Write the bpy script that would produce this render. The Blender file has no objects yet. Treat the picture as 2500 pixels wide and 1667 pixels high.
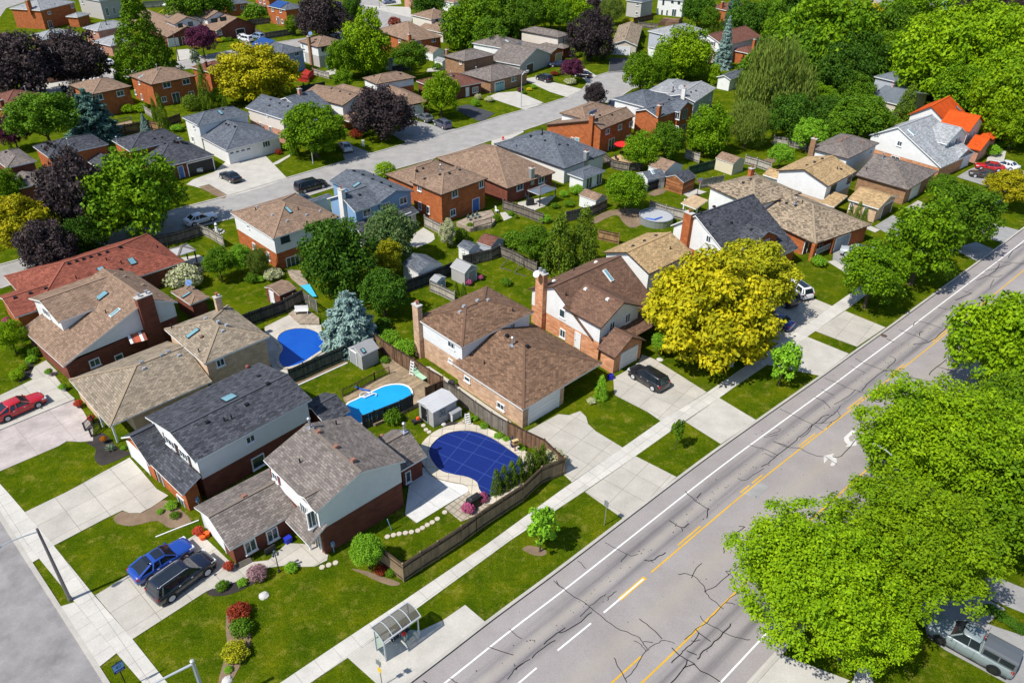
import bpy, bmesh, math, random
import numpy as np
from mathutils import Vector, Matrix
R_ = math.radians
SC = bpy.context.scene
COL = SC.collection

# ------------------------------------------------------------------ camera
FPX, PITCH, ROLL, CAMH = 1860.0, 33.44, -1.1, 48.3          # focal length in px of a 2500 px wide frame
cam_d = bpy.data.cameras.new('camera')
cam = bpy.data.objects.new('camera', cam_d); COL.objects.link(cam)
_cp, _sp, _cr, _sr = math.cos(R_(PITCH)), math.sin(R_(PITCH)), math.cos(R_(ROLL)), math.sin(R_(ROLL))
_fw = Vector((0, _cp, -_sp)); _rt0, _dn0 = Vector((1, 0, 0)), Vector((0, -_sp, -_cp))
_rt, _dn = _rt0*_cr+_dn0*_sr, _dn0*_cr-_rt0*_sr
cam.matrix_world = Matrix(((_rt.x,-_dn.x,-_fw.x,0),(_rt.y,-_dn.y,-_fw.y,0),(_rt.z,-_dn.z,-_fw.z,CAMH),(0,0,0,1)))
cam_d.sensor_fit = 'HORIZONTAL'; cam_d.sensor_width = 36.0
cam_d.lens = 36.0*FPX/2500.0
cam_d.clip_start = 0.5; cam_d.clip_end = 3000
SC.camera = cam
# ------------------------------------------------------------------ sky, sun, exposure
SUN_AZ, SUN_EL = 233.5, 53.0
w = bpy.data.worlds.new('World'); SC.world = w; w.use_nodes = True
nt = w.node_tree
bg = nt.nodes['Background']
sky = nt.nodes.new('ShaderNodeTexSky'); sky.sky_type = 'NISHITA'; sky.sun_disc = False
sky.ozone_density = 3.0; sky.dust_density = 0.6; sky.sun_elevation = R_(SUN_EL); sky.sun_rotation = R_(SUN_AZ)
nt.links.new(sky.outputs[0], bg.inputs[0]); bg.inputs[1].default_value = 0.12
sun_d = bpy.data.lights.new('sun', 'SUN'); sun_d.energy = 4.7; sun_d.angle = R_(0.5); sun_d.color = (1.0, 0.955, 0.88)
sun = bpy.data.objects.new('sun', sun_d); COL.objects.link(sun)
_sv = Vector((math.sin(R_(SUN_AZ))*math.cos(R_(SUN_EL)), math.cos(R_(SUN_AZ))*math.cos(R_(SUN_EL)), math.sin(R_(SUN_EL))))
sun.rotation_euler = _sv.to_track_quat('Z', 'Y').to_euler()
SC.view_settings.view_transform = 'Standard'; SC.view_settings.look = 'None'
SC.view_settings.exposure = 0.3; SC.view_settings.gamma = 1.0

# ------------------------------------------------------------------ photo survey: pixels of the 2500x1667 photograph to points of the place
def tile(x0, y0, s):
    return lambda x, y: (x0+x/s, y0+y/s)
ta, tb, tc = tile(0,0,3.92), tile(600,0,3.92), tile(1200,0,3.92)
td = tile(1800,0,3.3571)
te, tf, tg = tile(0,400,3.92), tile(600,400,3.92), tile(1200,400,3.92)
th = tile(1800,400,3.3571)
ti, tj, tk = tile(0,800,3.92), tile(600,800,3.92), tile(1200,800,3.92)
tl = tile(1800,800,3.3571)
tm, tn, to, tp = tile(0,1200,3.3571), tile(700,1200,3.3571), tile(1300,1200,3.3571), tile(1800,1200,3.3571)
tD = tile(0,0,0.9408)
def ray(p):
    x, y = (p[0]-1250)/FPX, (p[1]-833.5)/FPX
    return _fw+_rt*x+_dn*y
def P(p, h=0.0):
    d = ray(p); t = (CAMH-h)/-d.z
    return Vector((d.x*t, d.y*t, h))
def proj(v):
    d = Vector(v)-Vector((0,0,CAMH)); zc = d.dot(_fw)
    return (1250+FPX*d.dot(_rt)/zc, 833.5+FPX*d.dot(_dn)/zc, zc)
def zat(xy, p):
    "height above the ground point xy at which it is seen at pixel row p"
    lo, hi = -1.0, 30.0
    for _ in range(40):
        m = (lo+hi)/2
        if proj((xy[0], xy[1], m))[1] > p[1]: lo = m
        else: hi = m
    return (lo+hi)/2

# ------------------------------------------------------------------ tags
def tag(o, label=None, cat=None, group=None, kind=None):
    if label: o['label'] = label
    if cat: o['category'] = cat
    if group: o['group'] = group
    if kind: o['kind'] = kind
    return o
def empty(name, loc, rz=0.0):
    o = bpy.data.objects.new(name, None); COL.objects.link(o)
    o.location = loc; o.rotation_euler = (0,0,rz); o.empty_display_size = 0.3
    return o
def parent(o, par):
    o.parent = par
    o.matrix_parent_inverse = Matrix.LocRotScale(par.location, par.rotation_euler, None).inverted()
    return o
def copy_tree(o, loc=None, rz=None, par=None, scale=None):
    c = o.copy(); COL.objects.link(c)
    if par is not None: c.parent = par
    if loc is not None: c.location = loc
    if rz is not None: c.rotation_euler = (0,0,rz)
    if scale is not None: c.scale = scale
    for ch in list(o.children): copy_tree(ch, par=c)
    return c
def link(name, me, mats, par=None, smooth=False):
    if mats is not None:
        for m in (mats if isinstance(mats, (list, tuple)) else [mats]): me.materials.append(m)
    o = bpy.data.objects.new(name, me); COL.objects.link(o)
    if smooth:
        for p in me.polygons: p.use_smooth = True
    if par is not None: parent(o, par)
    return o

# ------------------------------------------------------------------ mesh collector
class MB:
    def __init__(s): s.v=[]; s.f=[]; s.m=[]; s.uv=[]
    def face(s, pts, mi=0, uv=None):
        i=len(s.v); s.v += [tuple(p) for p in pts]; s.f.append(tuple(range(i,i+len(pts)))); s.m.append(mi)
        s.uv.append(uv if uv else [(0,0)]*len(pts))
    def box(s, c, dx, dy, dz, rz=0.0, mi=0, taper=1.0, M=None):
        "box centred at c with full sizes; c.z is the centre"
        cs, sn = math.cos(rz), math.sin(rz); q=[]
        for z, k in ((-.5,1.0),(.5,taper)):
            for x,y in ((-.5,-.5),(.5,-.5),(.5,.5),(-.5,.5)):
                X,Y=x*dx*k,y*dy*k; p=Vector((c[0]+X*cs-Y*sn, c[1]+X*sn+Y*cs, c[2]+z*dz))
                q.append(M@p if M else p)
        for a in ((3,2,1,0),(4,5,6,7),(0,1,5,4),(1,2,6,5),(2,3,7,6),(3,0,4,7)):
            pts=[q[i] for i in a]
            d1=(pts[1]-pts[0]).length; d2=(pts[2]-pts[1]).length
            s.face(pts, mi, [(0,0),(d1,0),(d1,d2),(0,d2)])
    def bar(s, a, b, w, h=None, mi=0):
        "square bar from a to b"
        a,b=Vector(a),Vector(b); d=(b-a); L=d.length
        if L<1e-6: return
        d/=L; up=Vector((0,0,1)) if abs(d.z)<.95 else Vector((1,0,0))
        x=d.cross(up).normalized(); y=x.cross(d).normalized(); h=h or w
        q=[]
        for e in (a,b):
            for i,j in ((-.5,-.5),(.5,-.5),(.5,.5),(-.5,.5)): q.append(e+x*(i*w)+y*(j*h))
        for f in ((0,1,2,3),(7,6,5,4),(0,4,5,1),(1,5,6,2),(2,6,7,3),(3,7,4,0)): s.face([q[i] for i in f],mi)
    def tube(s, pts, r, n=8, mi=0, cap=True):
        pts=[Vector(p) for p in pts]; rs=r if isinstance(r,(list,tuple)) else [r]*len(pts); rings=[]
        for i,p in enumerate(pts):
            d=(pts[min(i+1,len(pts)-1)]-pts[max(i-1,0)]).normalized()
            up=Vector((0,0,1)) if abs(d.z)<.9 else Vector((1,0,0))
            x=d.cross(up).normalized(); y=x.cross(d).normalized()
            rings.append([p+x*(rs[i]*math.cos(k*2*math.pi/n))+y*(rs[i]*math.sin(k*2*math.pi/n)) for k in range(n)])
        b=len(s.v)
        for rg in rings: s.v += [tuple(p) for p in rg]
        for i in range(len(rings)-1):
            for k in range(n):
                k2=(k+1)%n
                s.f.append((b+i*n+k, b+i*n+k2, b+(i+1)*n+k2, b+(i+1)*n+k)); s.m.append(mi); s.uv.append([(0,0)]*4)
        if cap:
            s.f.append(tuple(b+k for k in range(n))[::-1]); s.m.append(mi); s.uv.append([(0,0)]*n)
            e=b+(len(rings)-1)*n
            s.f.append(tuple(e+k for k in range(n))); s.m.append(mi); s.uv.append([(0,0)]*n)
    def mesh(s, name):
        me=bpy.data.meshes.new(name); me.from_pydata(s.v,[],s.f)
        for p,mi in zip(me.polygons,s.m): p.material_index=mi
        ul=me.uv_layers.new(name='UVMap'); k=0; flat=[]
        for u in s.uv:
            for q in u: flat += [q[0],q[1]]
        ul.data.foreach_set('uv', flat); me.update()
        return me
    def build(s, name, mats, par=None, smooth=False):
        return link(name, s.mesh(name), mats, par, smooth)

# ------------------------------------------------------------------ materials
class NT:
    def __init__(s, name, rough=.8, spec=.3):
        s.m=bpy.data.materials.new(name); s.m.use_nodes=True; s.t=s.m.node_tree
        s.b=s.t.nodes['Principled BSDF']; s.b.inputs['Roughness'].default_value=rough
        s.b.inputs['Specular IOR Level'].default_value=spec
    def n(s, ty, **kw):
        x=s.t.nodes.new(ty)
        for k,v in kw.items():
            if k in x.inputs: x.inputs[k].default_value=v
            else: setattr(x,k,v)
        return x
    def l(s,a,b): s.t.links.new(a,b)
    def uv(s, sx=1, sy=1):
        c=s.n('ShaderNodeTexCoord'); mp=s.n('ShaderNodeMapping'); mp.inputs['Scale'].default_value=(sx,sy,1)
        s.l(c.outputs['UV'],mp.inputs[0]); return mp.outputs[0]
    def geo(s): return s.n('ShaderNodeNewGeometry').outputs['Position']
    def noise(s, vec, scale, detail=4, rough=.55):
        x=s.n('ShaderNodeTexNoise'); x.inputs['Scale'].default_value=scale; x.inputs['Detail'].default_value=detail; x.inputs['Roughness'].default_value=rough
        s.l(vec,x.inputs['Vector']); return x.outputs[0]
    def ramp(s, fac, stops):
        x=s.n('ShaderNodeValToRGB'); e=x.color_ramp.elements
        while len(e)<len(stops): e.new(.5)
        for el,(p,c) in zip(e,stops): el.position=p; el.color=(*c,1) if len(c)==3 else c
        s.l(fac,x.inputs[0]); return x.outputs[0]
    def mix(s, fac, a, b, mode='MIX'):
        x=s.n('ShaderNodeMix'); x.data_type='RGBA'; x.blend_type=mode
        for i,v in ((0,fac),(6,a),(7,b)):
            if hasattr(v,'is_linked'): s.l(v,x.inputs[i])
            else: x.inputs[i].default_value = v if not isinstance(v,tuple) else (*v,1)[:4]
        return x.outputs[2]
    def bump(s, h, strength=.3, dist=.02):
        x=s.n('ShaderNodeBump'); x.inputs['Strength'].default_value=strength; x.inputs['Distance'].default_value=dist
        s.l(h,x.inputs['Height']); s.l(x.outputs[0],s.b.inputs['Normal'])
    def col(s,c): 
        if isinstance(c,tuple): s.b.inputs['Base Color'].default_value=(*c,1)
        else: s.l(c,s.b.inputs['Base Color'])
MATS={}
def memo(fn):
    def g(*a):
        k=(fn.__name__,)+a
        if k not in MATS: MATS[k]=fn(*a)
        return MATS[k]
    return g
def sc3(c,k): return tuple(min(1,x*k) for x in c)
@memo
def plain(name, c, rough=.6, spec=.35, metal=0.0):
    t=NT(name,rough,spec); t.b.inputs['Metallic'].default_value=metal
    n=t.noise(t.geo(),3.0,3); t.col(t.mix(n,sc3(c,.86),sc3(c,1.12))); return t.m
@memo
def flat(name, c, rough=.5, spec=.4):
    t=NT(name,rough,spec); t.col(c); return t.m
@memo
def shingle(name, c, var=.45, warm=.0):
    t=NT(name,.92,.15); uv=t.uv()
    br=t.n('ShaderNodeTexBrick', offset=.5); t.l(uv,br.inputs['Vector'])
    br.inputs['Scale'].default_value=1.0; br.inputs['Brick Width'].default_value=.42; br.inputs['Row Height'].default_value=.21
    br.inputs['Mortar Size'].default_value=.018; br.inputs['Mortar Smooth'].default_value=.4
    br.inputs['Color1'].default_value=(*sc3(c,1-var*.75),1); br.inputs['Color2'].default_value=(*sc3(c,1+var*.75),1)
    br.inputs['Mortar'].default_value=(*sc3(c,.5),1)
    n2=t.noise(t.geo(),.55,5,.6); k=t.ramp(n2,[(.25,(.9,.9,.9)),(.75,(1.08,1.08,1.08))])
    a=t.mix(1.0,br.outputs[0],k,'MULTIPLY')
    n3=t.noise(uv,7.0,2); a=t.mix(.5,a,t.ramp(n3,[(.3,(.62,.62,.62)),(.7,(1.35,1.33,1.3))]),'MULTIPLY')
    mp=t.n('ShaderNodeMapping'); mp.inputs['Scale'].default_value=(1.4,.14,1); t.l(uv,mp.inputs[0])
    a=t.mix(.55,a,t.ramp(t.noise(mp.outputs[0],1.0,4,.6),[(.35,(.78,.78,.78)),(.65,(1.16,1.15,1.13))]),'MULTIPLY')
    t.col(a); t.bump(br.outputs['Fac'],.5,-.02); return t.m
@memo
def brick(name, c, c2):
    t=NT(name,.88,.2); uv=t.uv()
    br=t.n('ShaderNodeTexBrick', offset=.5); t.l(uv,br.inputs['Vector'])
    br.inputs['Scale'].default_value=1.0; br.inputs['Brick Width'].default_value=.5; br.inputs['Row Height'].default_value=.16
    br.inputs['Mortar Size'].default_value=.012; br.inputs['Bias'].default_value=-.1
    br.inputs['Color1'].default_value=(*c,1); br.inputs['Color2'].default_value=(*c2,1); br.inputs['Mortar'].default_value=(*sc3(tuple((a+b)/2 for a,b in zip(c,c2)),1.12),1)
    n2=t.noise(t.geo(),1.3,4); k=t.ramp(n2,[(.3,(.82,.82,.82)),(.7,(1.12,1.12,1.12))])
    t.col(t.mix(1.0,br.outputs[0],k,'MULTIPLY')); return t.m
@memo
def siding(name, c, pitch=.2):
    t=NT(name,.6,.3); uv=t.uv(); sp=t.n('ShaderNodeSeparateXYZ'); t.l(uv,sp.inputs[0])
    m=t.n('ShaderNodeMath',operation='MULTIPLY'); m.inputs[1].default_value=1/pitch; t.l(sp.outputs[1],m.inputs[0])
    fr=t.n('ShaderNodeMath',operation='FRACT'); t.l(m.outputs[0],fr.inputs[0])
    k=t.ramp(fr.outputs[0],[(0,(.66,.66,.66)),(.13,(.97,.97,.97)),(1,(1,1,1))])
    n=t.ramp(t.noise(t.geo(),1.2,4),[(.3,(.93,.93,.93)),(.7,(1.03,1.03,1.03))])
    t.col(t.mix(1.0,t.mix(1.0,c,k,'MULTIPLY'),n,'MULTIPLY')); t.bump(fr.outputs[0],.35,.02); return t.m
@memo
def stucco(name,c):
    t=NT(name,.9,.15); n=t.noise(t.geo(),2.0,5); t.col(t.mix(n,sc3(c,.86),sc3(c,1.1))); return t.m
@memo
def planks(name,c,wd=.14,var=.45):
    t=NT(name,.85,.2); uv=t.uv(); br=t.n('ShaderNodeTexBrick',offset=.37); t.l(uv,br.inputs['Vector'])
    br.inputs['Scale'].default_value=1.0; br.inputs['Brick Width'].default_value=3.2; br.inputs['Row Height'].default_value=wd
    br.inputs['Mortar Size'].default_value=.008; br.inputs['Color1'].default_value=(*sc3(c,1-var),1); br.inputs['Color2'].default_value=(*sc3(c,1+var),1); br.inputs['Mortar'].default_value=(*sc3(c,.25),1)
    n=t.ramp(t.noise(t.geo(),1.6,5),[(.3,(.75,.75,.75)),(.7,(1.2,1.18,1.12))])
    t.col(t.mix(1.0,br.outputs[0],n,'MULTIPLY')); return t.m
@memo
def concrete(name, c, joint=0.0, jw=.02, stain=.16):
    t=NT(name,.88,.2); g=t.geo()
    n=t.ramp(t.noise(g,.55,6,.62),[(.28,sc3(c,1-stain)),(.72,sc3(c,1+stain*.55))])
    n=t.mix(.35,n,t.ramp(t.noise(g,9,3,.7),[(.3,(.72,.72,.72)),(.7,(1.2,1.2,1.2))]),'MULTIPLY')
    sp=t.ramp(t.noise(g,1.7,6,.75),[(.60,(1,1,1)),(.78,(.80,.78,.74))]); n=t.mix(.8,n,sp,'MULTIPLY')
    if joint:
        br=t.n('ShaderNodeTexBrick',offset=0.0); t.l(t.uv(),br.inputs['Vector']); br.inputs['Scale'].default_value=1.0
        br.inputs['Brick Width'].default_value=joint; br.inputs['Row Height'].default_value=joint; br.inputs['Mortar Size'].default_value=jw
        br.inputs['Color1'].default_value=(.94,.94,.94,1); br.inputs['Color2'].default_value=(1.05,1.05,1.05,1); br.inputs['Mortar'].default_value=(.55,.53,.5,1)
        n=t.mix(1.0,n,br.outputs[0],'MULTIPLY')
    t.col(n); return t.m
@memo
def grass(name, a, b, d, dry):
    t=NT(name,1.0,.0); g=t.geo()
    n1=t.noise(g,.32,6,.68); n2=t.noise(g,2.6,6,.75); n3=t.noise(g,9.0,4,.8)
    c=t.ramp(n1,[(.3,a),(.52,b),(.72,d)])
    c=t.mix(t.ramp(t.noise(g,.9,7,.72),[(.52,(0,0,0)),(.78,(.75,.75,.75))]),c,dry)
    c=t.mix(.8,c,t.ramp(n2,[(.3,(.62,.66,.6)),(.7,(1.32,1.28,1.2))]),'MULTIPLY')
    c=t.mix(.9,c,t.ramp(n3,[(.33,(.38,.42,.32)),(.67,(1.6,1.55,1.4))]),'MULTIPLY')
    t.col(c); t.bump(n3,1.0,.12); return t.m
@memo
def leafmat(name, a, b, tl=.2):
    t=NT(name,.6,.12); at=t.n('ShaderNodeAttribute',attribute_name='tone')
    oi=t.n('ShaderNodeObjectInfo'); mr=t.n('ShaderNodeMapRange'); mr.inputs[3].default_value=.82; mr.inputs[4].default_value=1.2; t.l(oi.outputs['Random'],mr.inputs[0])
    c=t.mix(at.outputs['Fac'],a,b); hs=t.n('ShaderNodeHueSaturation'); t.l(mr.outputs[0],hs.inputs['Value']); t.l(c,hs.inputs['Color']); c=hs.outputs[0]
    t.col(c)
    tr=t.n('ShaderNodeBsdfTranslucent'); t.l(c,tr.inputs[0]); mx=t.n('ShaderNodeMixShader'); mx.inputs[0].default_value=tl
    t.l(t.b.outputs[0],mx.inputs[1]); t.l(tr.outputs[0],mx.inputs[2])
    out=[n for n in t.t.nodes if n.type=='OUTPUT_MATERIAL'][0]; t.l(mx.outputs[0],out.inputs[0]); return t.m
@memo
def water(name, c, deep):
    t=NT(name,.06,.5); t.b.inputs['IOR'].default_value=1.33; g=t.geo()
    t.col(t.mix(t.noise(g,.5,3),c,deep)); t.bump(t.noise(g,4.5,3),.12,.05); return t.m
@memo
def glass(name, c, rough=.06):
    t=NT(name,rough,.8); n=t.noise(t.geo(),.9,2); t.col(t.mix(n,sc3(c,.5),sc3(c,1.5))); return t.m
@memo
def paint(name, c):
    t=NT(name,.28,.5); t.b.inputs['Coat Weight'].default_value=.8; t.b.inputs['Coat Roughness'].default_value=.04; t.col(c); return t.m
@memo
def bark(name,c):
    t=NT(name,.95,.1); n=t.noise(t.geo(),6,5); t.col(t.mix(n,sc3(c,.6),sc3(c,1.4))); return t.m
WHITE=(.78,.78,.77); 
M_trim=flat('white_trim',(.76,.76,.75)); M_brown_trim=flat('brown_trim',(.06,.035,.025)); M_black=flat('black_metal',(.012,.012,.014))
M_glass=glass('window_glass',(.035,.06,.075)); M_grey=plain('grey_metal',(.3,.31,.33)); M_dark=flat('dark_plastic',(.025,.025,.03))
M_galv=plain('galvanised_metal',(.42,.44,.46),.4,.5,.6); M_bark=bark('tree_bark',(.10,.075,.055)); M_concrete=concrete('concrete_plain',(.5,.48,.44))
# ================================================================== builders
def rect(A, B, C, h, dirs=None):
    a,b,c = P(A,h),P(B,h),P(C,h)
    u=(b-a); v=(c-a); Lu=u.length; Lv=v.length
    if dirs: u,v=dirs; Lu=(b-a).dot(u); Lv=(c-a).dot(v)
    else:
        au=math.atan2(u.y,u.x); av=math.atan2(v.y,v.x); d=(av-au+math.pi)%(2*math.pi)-math.pi
        e=(abs(d)-math.pi/2)/2; s=1 if d>0 else -1
        au+=s*e; av-=s*e
        u=Vector((math.cos(au),math.sin(au),0)); v=Vector((math.cos(av),math.sin(av),0))
    return a,u,v,Lu,Lv

class House:
    def __init__(s, name, label, cat='house', group=None):
        s.name,s.label,s.cat,s.group=name,label,cat,group
        s.e=None; s.walls=[]; s.roofs=[]; s.dirs=None
    def block(s, A, B, C, h, wall=None, roofm=None, ax='auto', e=(None,None), pitch=.36, pk=None, rf=.5, h2=None, oh=.35,
              z0=0.0, split=None, upper=None, fascia=None, cap=True, roof_only=False, newdirs=False, zr=None, pkend=0, thick=.16, wr=None):
        a,u,v,Lu,Lv = rect(A,B,C,h, None if newdirs else s.dirs)
        if s.dirs is None: s.dirs=(u,v)
        if Lu<0: a=a+u*Lu; Lu=-Lu
        if Lv<0: a=a+v*Lv; Lv=-Lv
        if s.e is None:
            c=a+u*(Lu/2)+v*(Lv/2); s.e=empty(s.name,(c.x,c.y,0),math.atan2(u.y,u.x)); tag(s.e,s.label,s.cat,s.group)
        if ax=='auto': ax='u' if Lu>=Lv else 'v'
        if ax=='v': a_,u_,v_,Lu_,Lv_=a,v,u,Lv,Lu
        else: a_,u_,v_,Lu_,Lv_=a,u,v,Lu,Lv
        W=lambda x,y,z: Vector((a_.x+u_.x*x+v_.x*y, a_.y+u_.y*x+v_.y*y, z))
        h2=h if h2 is None else h2
        e0=Lv_/2 if e[0] is None else e[0]; e1=Lv_/2 if e[1] is None else e[1]
        if e0+e1>Lu_: k=Lu_/(e0+e1); e0*=k; e1*=k
        yr=rf*Lv_
        if zr is None:
            if pk: 
                q=W(e0,yr,0) if pkend==0 else W(Lu_-e1,yr,0); zr=zat((q.x,q.y),pk)
                zr=min(max(zr,h+.12*min(yr,Lv_-yr) if rf<1 else h+.3),h+.95*Lv_/2)
            else: zr=h+pitch*yr
        def rz(x,y):
            z=h+(zr-h)*y/max(yr,1e-6)
            if rf<.999: z=min(z,h2+(zr-h2)*(Lv_-y)/(Lv_-yr))
            if e0>.01: z=min(z,h+(zr-h)*x/e0)
            if e1>.01: z=min(z,h+(zr-h)*(Lu_-x)/e1)
            return z
        # ---- roof
        F=[[(0,0),(Lu_,0),(Lu_-e1,yr),(e0,yr)]]
        if rf<.999: F.append([(Lu_,Lv_),(0,Lv_),(e0,yr),(Lu_-e1,yr)])
        if e0>.01: F.append([(0,Lv_),(0,0),(e0,yr)])
        if e1>.01: F.append([(Lu_,0),(Lu_,Lv_),(Lu_-e1,yr)])
        rm=MB(); ed={}
        def zz(p):
            if abs(p[1]-yr)<1e-6 and e0-1e-6<=p[0]<=Lu_-e1+1e-6: return zr
            return h if p[1]<yr else h2
        for f in F:
            pts=[]
            for p in f:
                q=W(p[0],p[1],zz(p))
                if not pts or (q-pts[-1]).length>1e-4: pts.append(q)
            if (pts[0]-pts[-1]).length<1e-4: pts.pop()
            if len(pts)<3: continue
            n=(pts[1]-pts[0]).cross(pts[2]-pts[0])
            if n.z<0: pts.reverse()
            ax_=(W(f[1][0],f[1][1],0)-W(f[0][0],f[0][1],0)).normalized(); n=(pts[1]-pts[0]).cross(pts[2]-pts[0]).normalized()
            up=n.cross(ax_).normalized()
            if up.z<0: up=-up
            o=pts[0]
            rm.face(pts,0,[((p-o).dot(ax_)+o.x*.37,(p-o).dot(up)+o.y*.11) for p in pts])
            dn=[p-Vector((0,0,thick)) for p in pts]; rm.face(dn[::-1],1)
            s.roofs.append((pts,n,ax_))
            for i in range(len(pts)):
                k=tuple(sorted((tuple(round(c,3) for c in pts[i]),tuple(round(c,3) for c in pts[(i+1)%len(pts)])))); ed.setdefault(k,[]).append((pts[i],pts[(i+1)%len(pts)]))
        for k,l in ed.items():
            p,q=l[0]; dz=Vector((0,0,thick))
            if len(l)==1: rm.face([p,p-dz,q-dz,q],1)
            elif cap: rm.bar(p+Vector((0,0,.02)),q+Vector((0,0,.02)),.26,.05,2)
        capm=MATS.get(('cap',roofm)) 
        if capm is None:
            c=s.capcol(roofm); capm=plain(roofm.name+'_cap',c,.9,.1); MATS[('cap',roofm)]=capm
        rm.build('roof',[roofm,fascia or M_trim,capm],s.e)
        if roof_only: return a,u,v,Lu,Lv
        # ---- walls
        x0,x1,y0,y1=oh,Lu_-oh,oh,Lv_-oh
        lo=MB(); hi=MB()
        rr=[(x0,x1,y0,y1)] if not wr else [tuple((oh if k is None and i in(0,2) else (x1,y1)[i//2] if k is None else k) for i,k in enumerate(r)) for r in wr]
        for (p,q) in [e_ for (x0,x1,y0,y1) in rr for e_ in (((x0,y0),(x1,y0)),((x1,y0),(x1,y1)),((x1,y1),(x0,y1)),((x0,y1),(x0,y0)))]:
            _r=[r for r in rr if p[0] in r[:2] and q[0] in r[:2] and p[1] in r[2:] and q[1] in r[2:]][0]; x0,x1,y0,y1=_r
            ts=[0,1]
            for fx,ref in ((0,(e0,Lu_-e1)),(1,(yr,))):
                d=q[fx]-p[fx]
                if abs(d)>1e-6: ts += [(r-p[fx])/d for r in ref if 0<(r-p[fx])/d<1]
            ts=sorted(set(ts)); L=math.hypot(q[0]-p[0],q[1]-p[1])
            prof=[(t*L, rz(p[0]+(q[0]-p[0])*t,p[1]+(q[1]-p[1])*t)-thick-.02) for t in ts]
            wp=W(p[0],p[1],0); wd=(W(q[0],q[1],0)-wp).normalized(); nn=Vector((wd.y,-wd.x,0))
            cc=W((x0+x1)/2,(y0+y1)/2,0)
            if nn.dot(wp-cc)<0: nn=-nn
            def put(mb,poly,off):
                pts=[wp+wd*x+nn*off+Vector((0,0,z)) for x,z in poly]
                n=(pts[1]-pts[0]).cross(pts[2]-pts[0])
                if n.dot(nn)<0: pts=pts[::-1]; poly=poly[::-1]
                mb.face(pts,0,[(x+wp.x,z) for x,z in poly])
            s.walls.append((wp,wd,nn,L,prof,z0))
            if split is not None and upper is not None and max(z for _,z in prof)>split+.05:
                put(lo,[(0,z0),(L,z0),(L,min(split,prof[-1][1])),(0,min(split,prof[0][1]))],0)
                pr=[(x,max(z,split+.01)) for x,z in prof]
                put(hi,[(0,split),(L,split)]+pr[::-1],.03)
                put(hi,[(0,split),(L,split),(L,split-.001),(0,split-.001)],.03)
            else: put(lo,[(0,z0),(L,z0)]+prof[::-1],0)
        if lo.f: lo.build('wall',wall,s.e)
        if hi.f: hi.build('wall',upper,s.e)
        return a,u,v,Lu,Lv
    caps={}
    def capcol(s,m): return House.caps.get(m.name,(.16,.13,.11))
    # ---- ray hits
    def hit_wall(s,p):
        d=ray(p); o=Vector((0,0,CAMH)); best=None
        for wp,wd,nn,L,prof,z0 in s.walls:
            k=d.dot(nn)
            if k>=-1e-6: continue
            t=(wp-o).dot(nn)/k
            q=o+d*t; x=(q-wp).dot(wd)
            if -.3<=x<=L+.3 and z0-.3<=q.z<=max(z for _,z in prof)+.6 and (best is None or t<best[0]): best=(t,q,nn,wd,x,L)
        if best is None:
            print('NO WALL HIT',s.name,s.label,[round(c) for c in p]); return None
        return best[1:]
    def hit_roof(s,p):
        d=ray(p); o=Vector((0,0,CAMH)); best=None
        for pts,n,ax in s.roofs:
            k=d.dot(n)
            if k>=-1e-6: continue
            t=(pts[0]-o).dot(n)/k; q=o+d*t
            if best is not None and t>=best[0]: continue
            ins=True
            for i in range(len(pts)):
                if (pts[(i+1)%len(pts)]-pts[i]).cross(q-pts[i]).dot(n)<-.35*(pts[(i+1)%len(pts)]-pts[i]).length: ins=False
            if ins: best=(t,q,n,ax)
        if best is None:
            print('NO ROOF HIT',s.name,s.label,[round(c) for c in p]); return None
        return best[1:]
    def panel(s,name,p,w,h,mat,base=None,off=.04,th=.06,par=None,zc=None):
        r=s.hit_wall(p)
        if r is None: return None
        q,nn,wd,x,L=r
        z=q.z if zc is None else zc
        if base is not None: z=base+h/2
        c=q.copy(); c.z=z
        return c,nn,wd
    def win(s,p,w=1.2,h=1.1,frame=None,div=2,sill=True,shut=None,g=None):
        r=s.panel('w',p,w,h,None)
        if r is None: return
        c,nn,wd=r; frame=frame or M_trim; up=Vector((0,0,1)); f=.09
        m=MB()
        for sx in (-1,1): m.bar(c+wd*(sx*(w-f)/2)-up*(h/2)+nn*.05,c+wd*(sx*(w-f)/2)+up*(h/2)+nn*.05,.14,f) if False else m.box(c+wd*(sx*(w-f)/2)+nn*.03,f,.14,h,math.atan2(wd.y,wd.x))
        a=math.atan2(wd.y,wd.x)
        for sz in (-1,1): m.box(c+up*(sz*(h-f)/2)+nn*.03,w-2*f,.14,f,a)
        for i in range(1,div): m.box(c+wd*(w*(i/div-.5))+nn*.03,.06,.12,h-2*f,a)
        wo=m.build('window',frame,s.e)
        m=MB(); m.box(c+nn*.02,w-2*f,.06,h-2*f,a); link('pane',m.mesh('pane'),g or M_glass,wo)
        if sill:
            m=MB(); m.box(c-up*(h/2+.04)+nn*.08,w+.12,.2,.07,a); link('sill',m.mesh('sill'),frame,wo)
        if shut:
            for sx in (-1,1):
                m=MB(); m.box(c+wd*(sx*(w/2+.2))+nn*.03,.34,.06,h,a); m.build('shutter',shut,s.e)
    def gar(s,p,w=2.6,h=2.05,mat=None,base=.06,frame=None,lites=False):
        r=s.panel('g',p,w,h,None,base)
        if r is None: return
        c,nn,wd=r; a=math.atan2(wd.y,wd.x); up=Vector((0,0,1)); m=MB()
        k=4
        for i in range(k): m.box(c+up*(h*((i+.5)/k-.5))+nn*.02,w,.08,h/k-.025,a)
        d=m.build('garage_door',mat or M_trim,s.e)
        m=MB()
        for sx in (-1,1): m.box(c+wd*(sx*(w/2+.07))+nn*.03,.14,.12,h+.14,a)
        m.box(c+up*(h/2+.07)+nn*.03,w-.001,.12,.14,a)
        link('door_frame',m.mesh('door_frame'),frame or M_trim,d)
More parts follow.
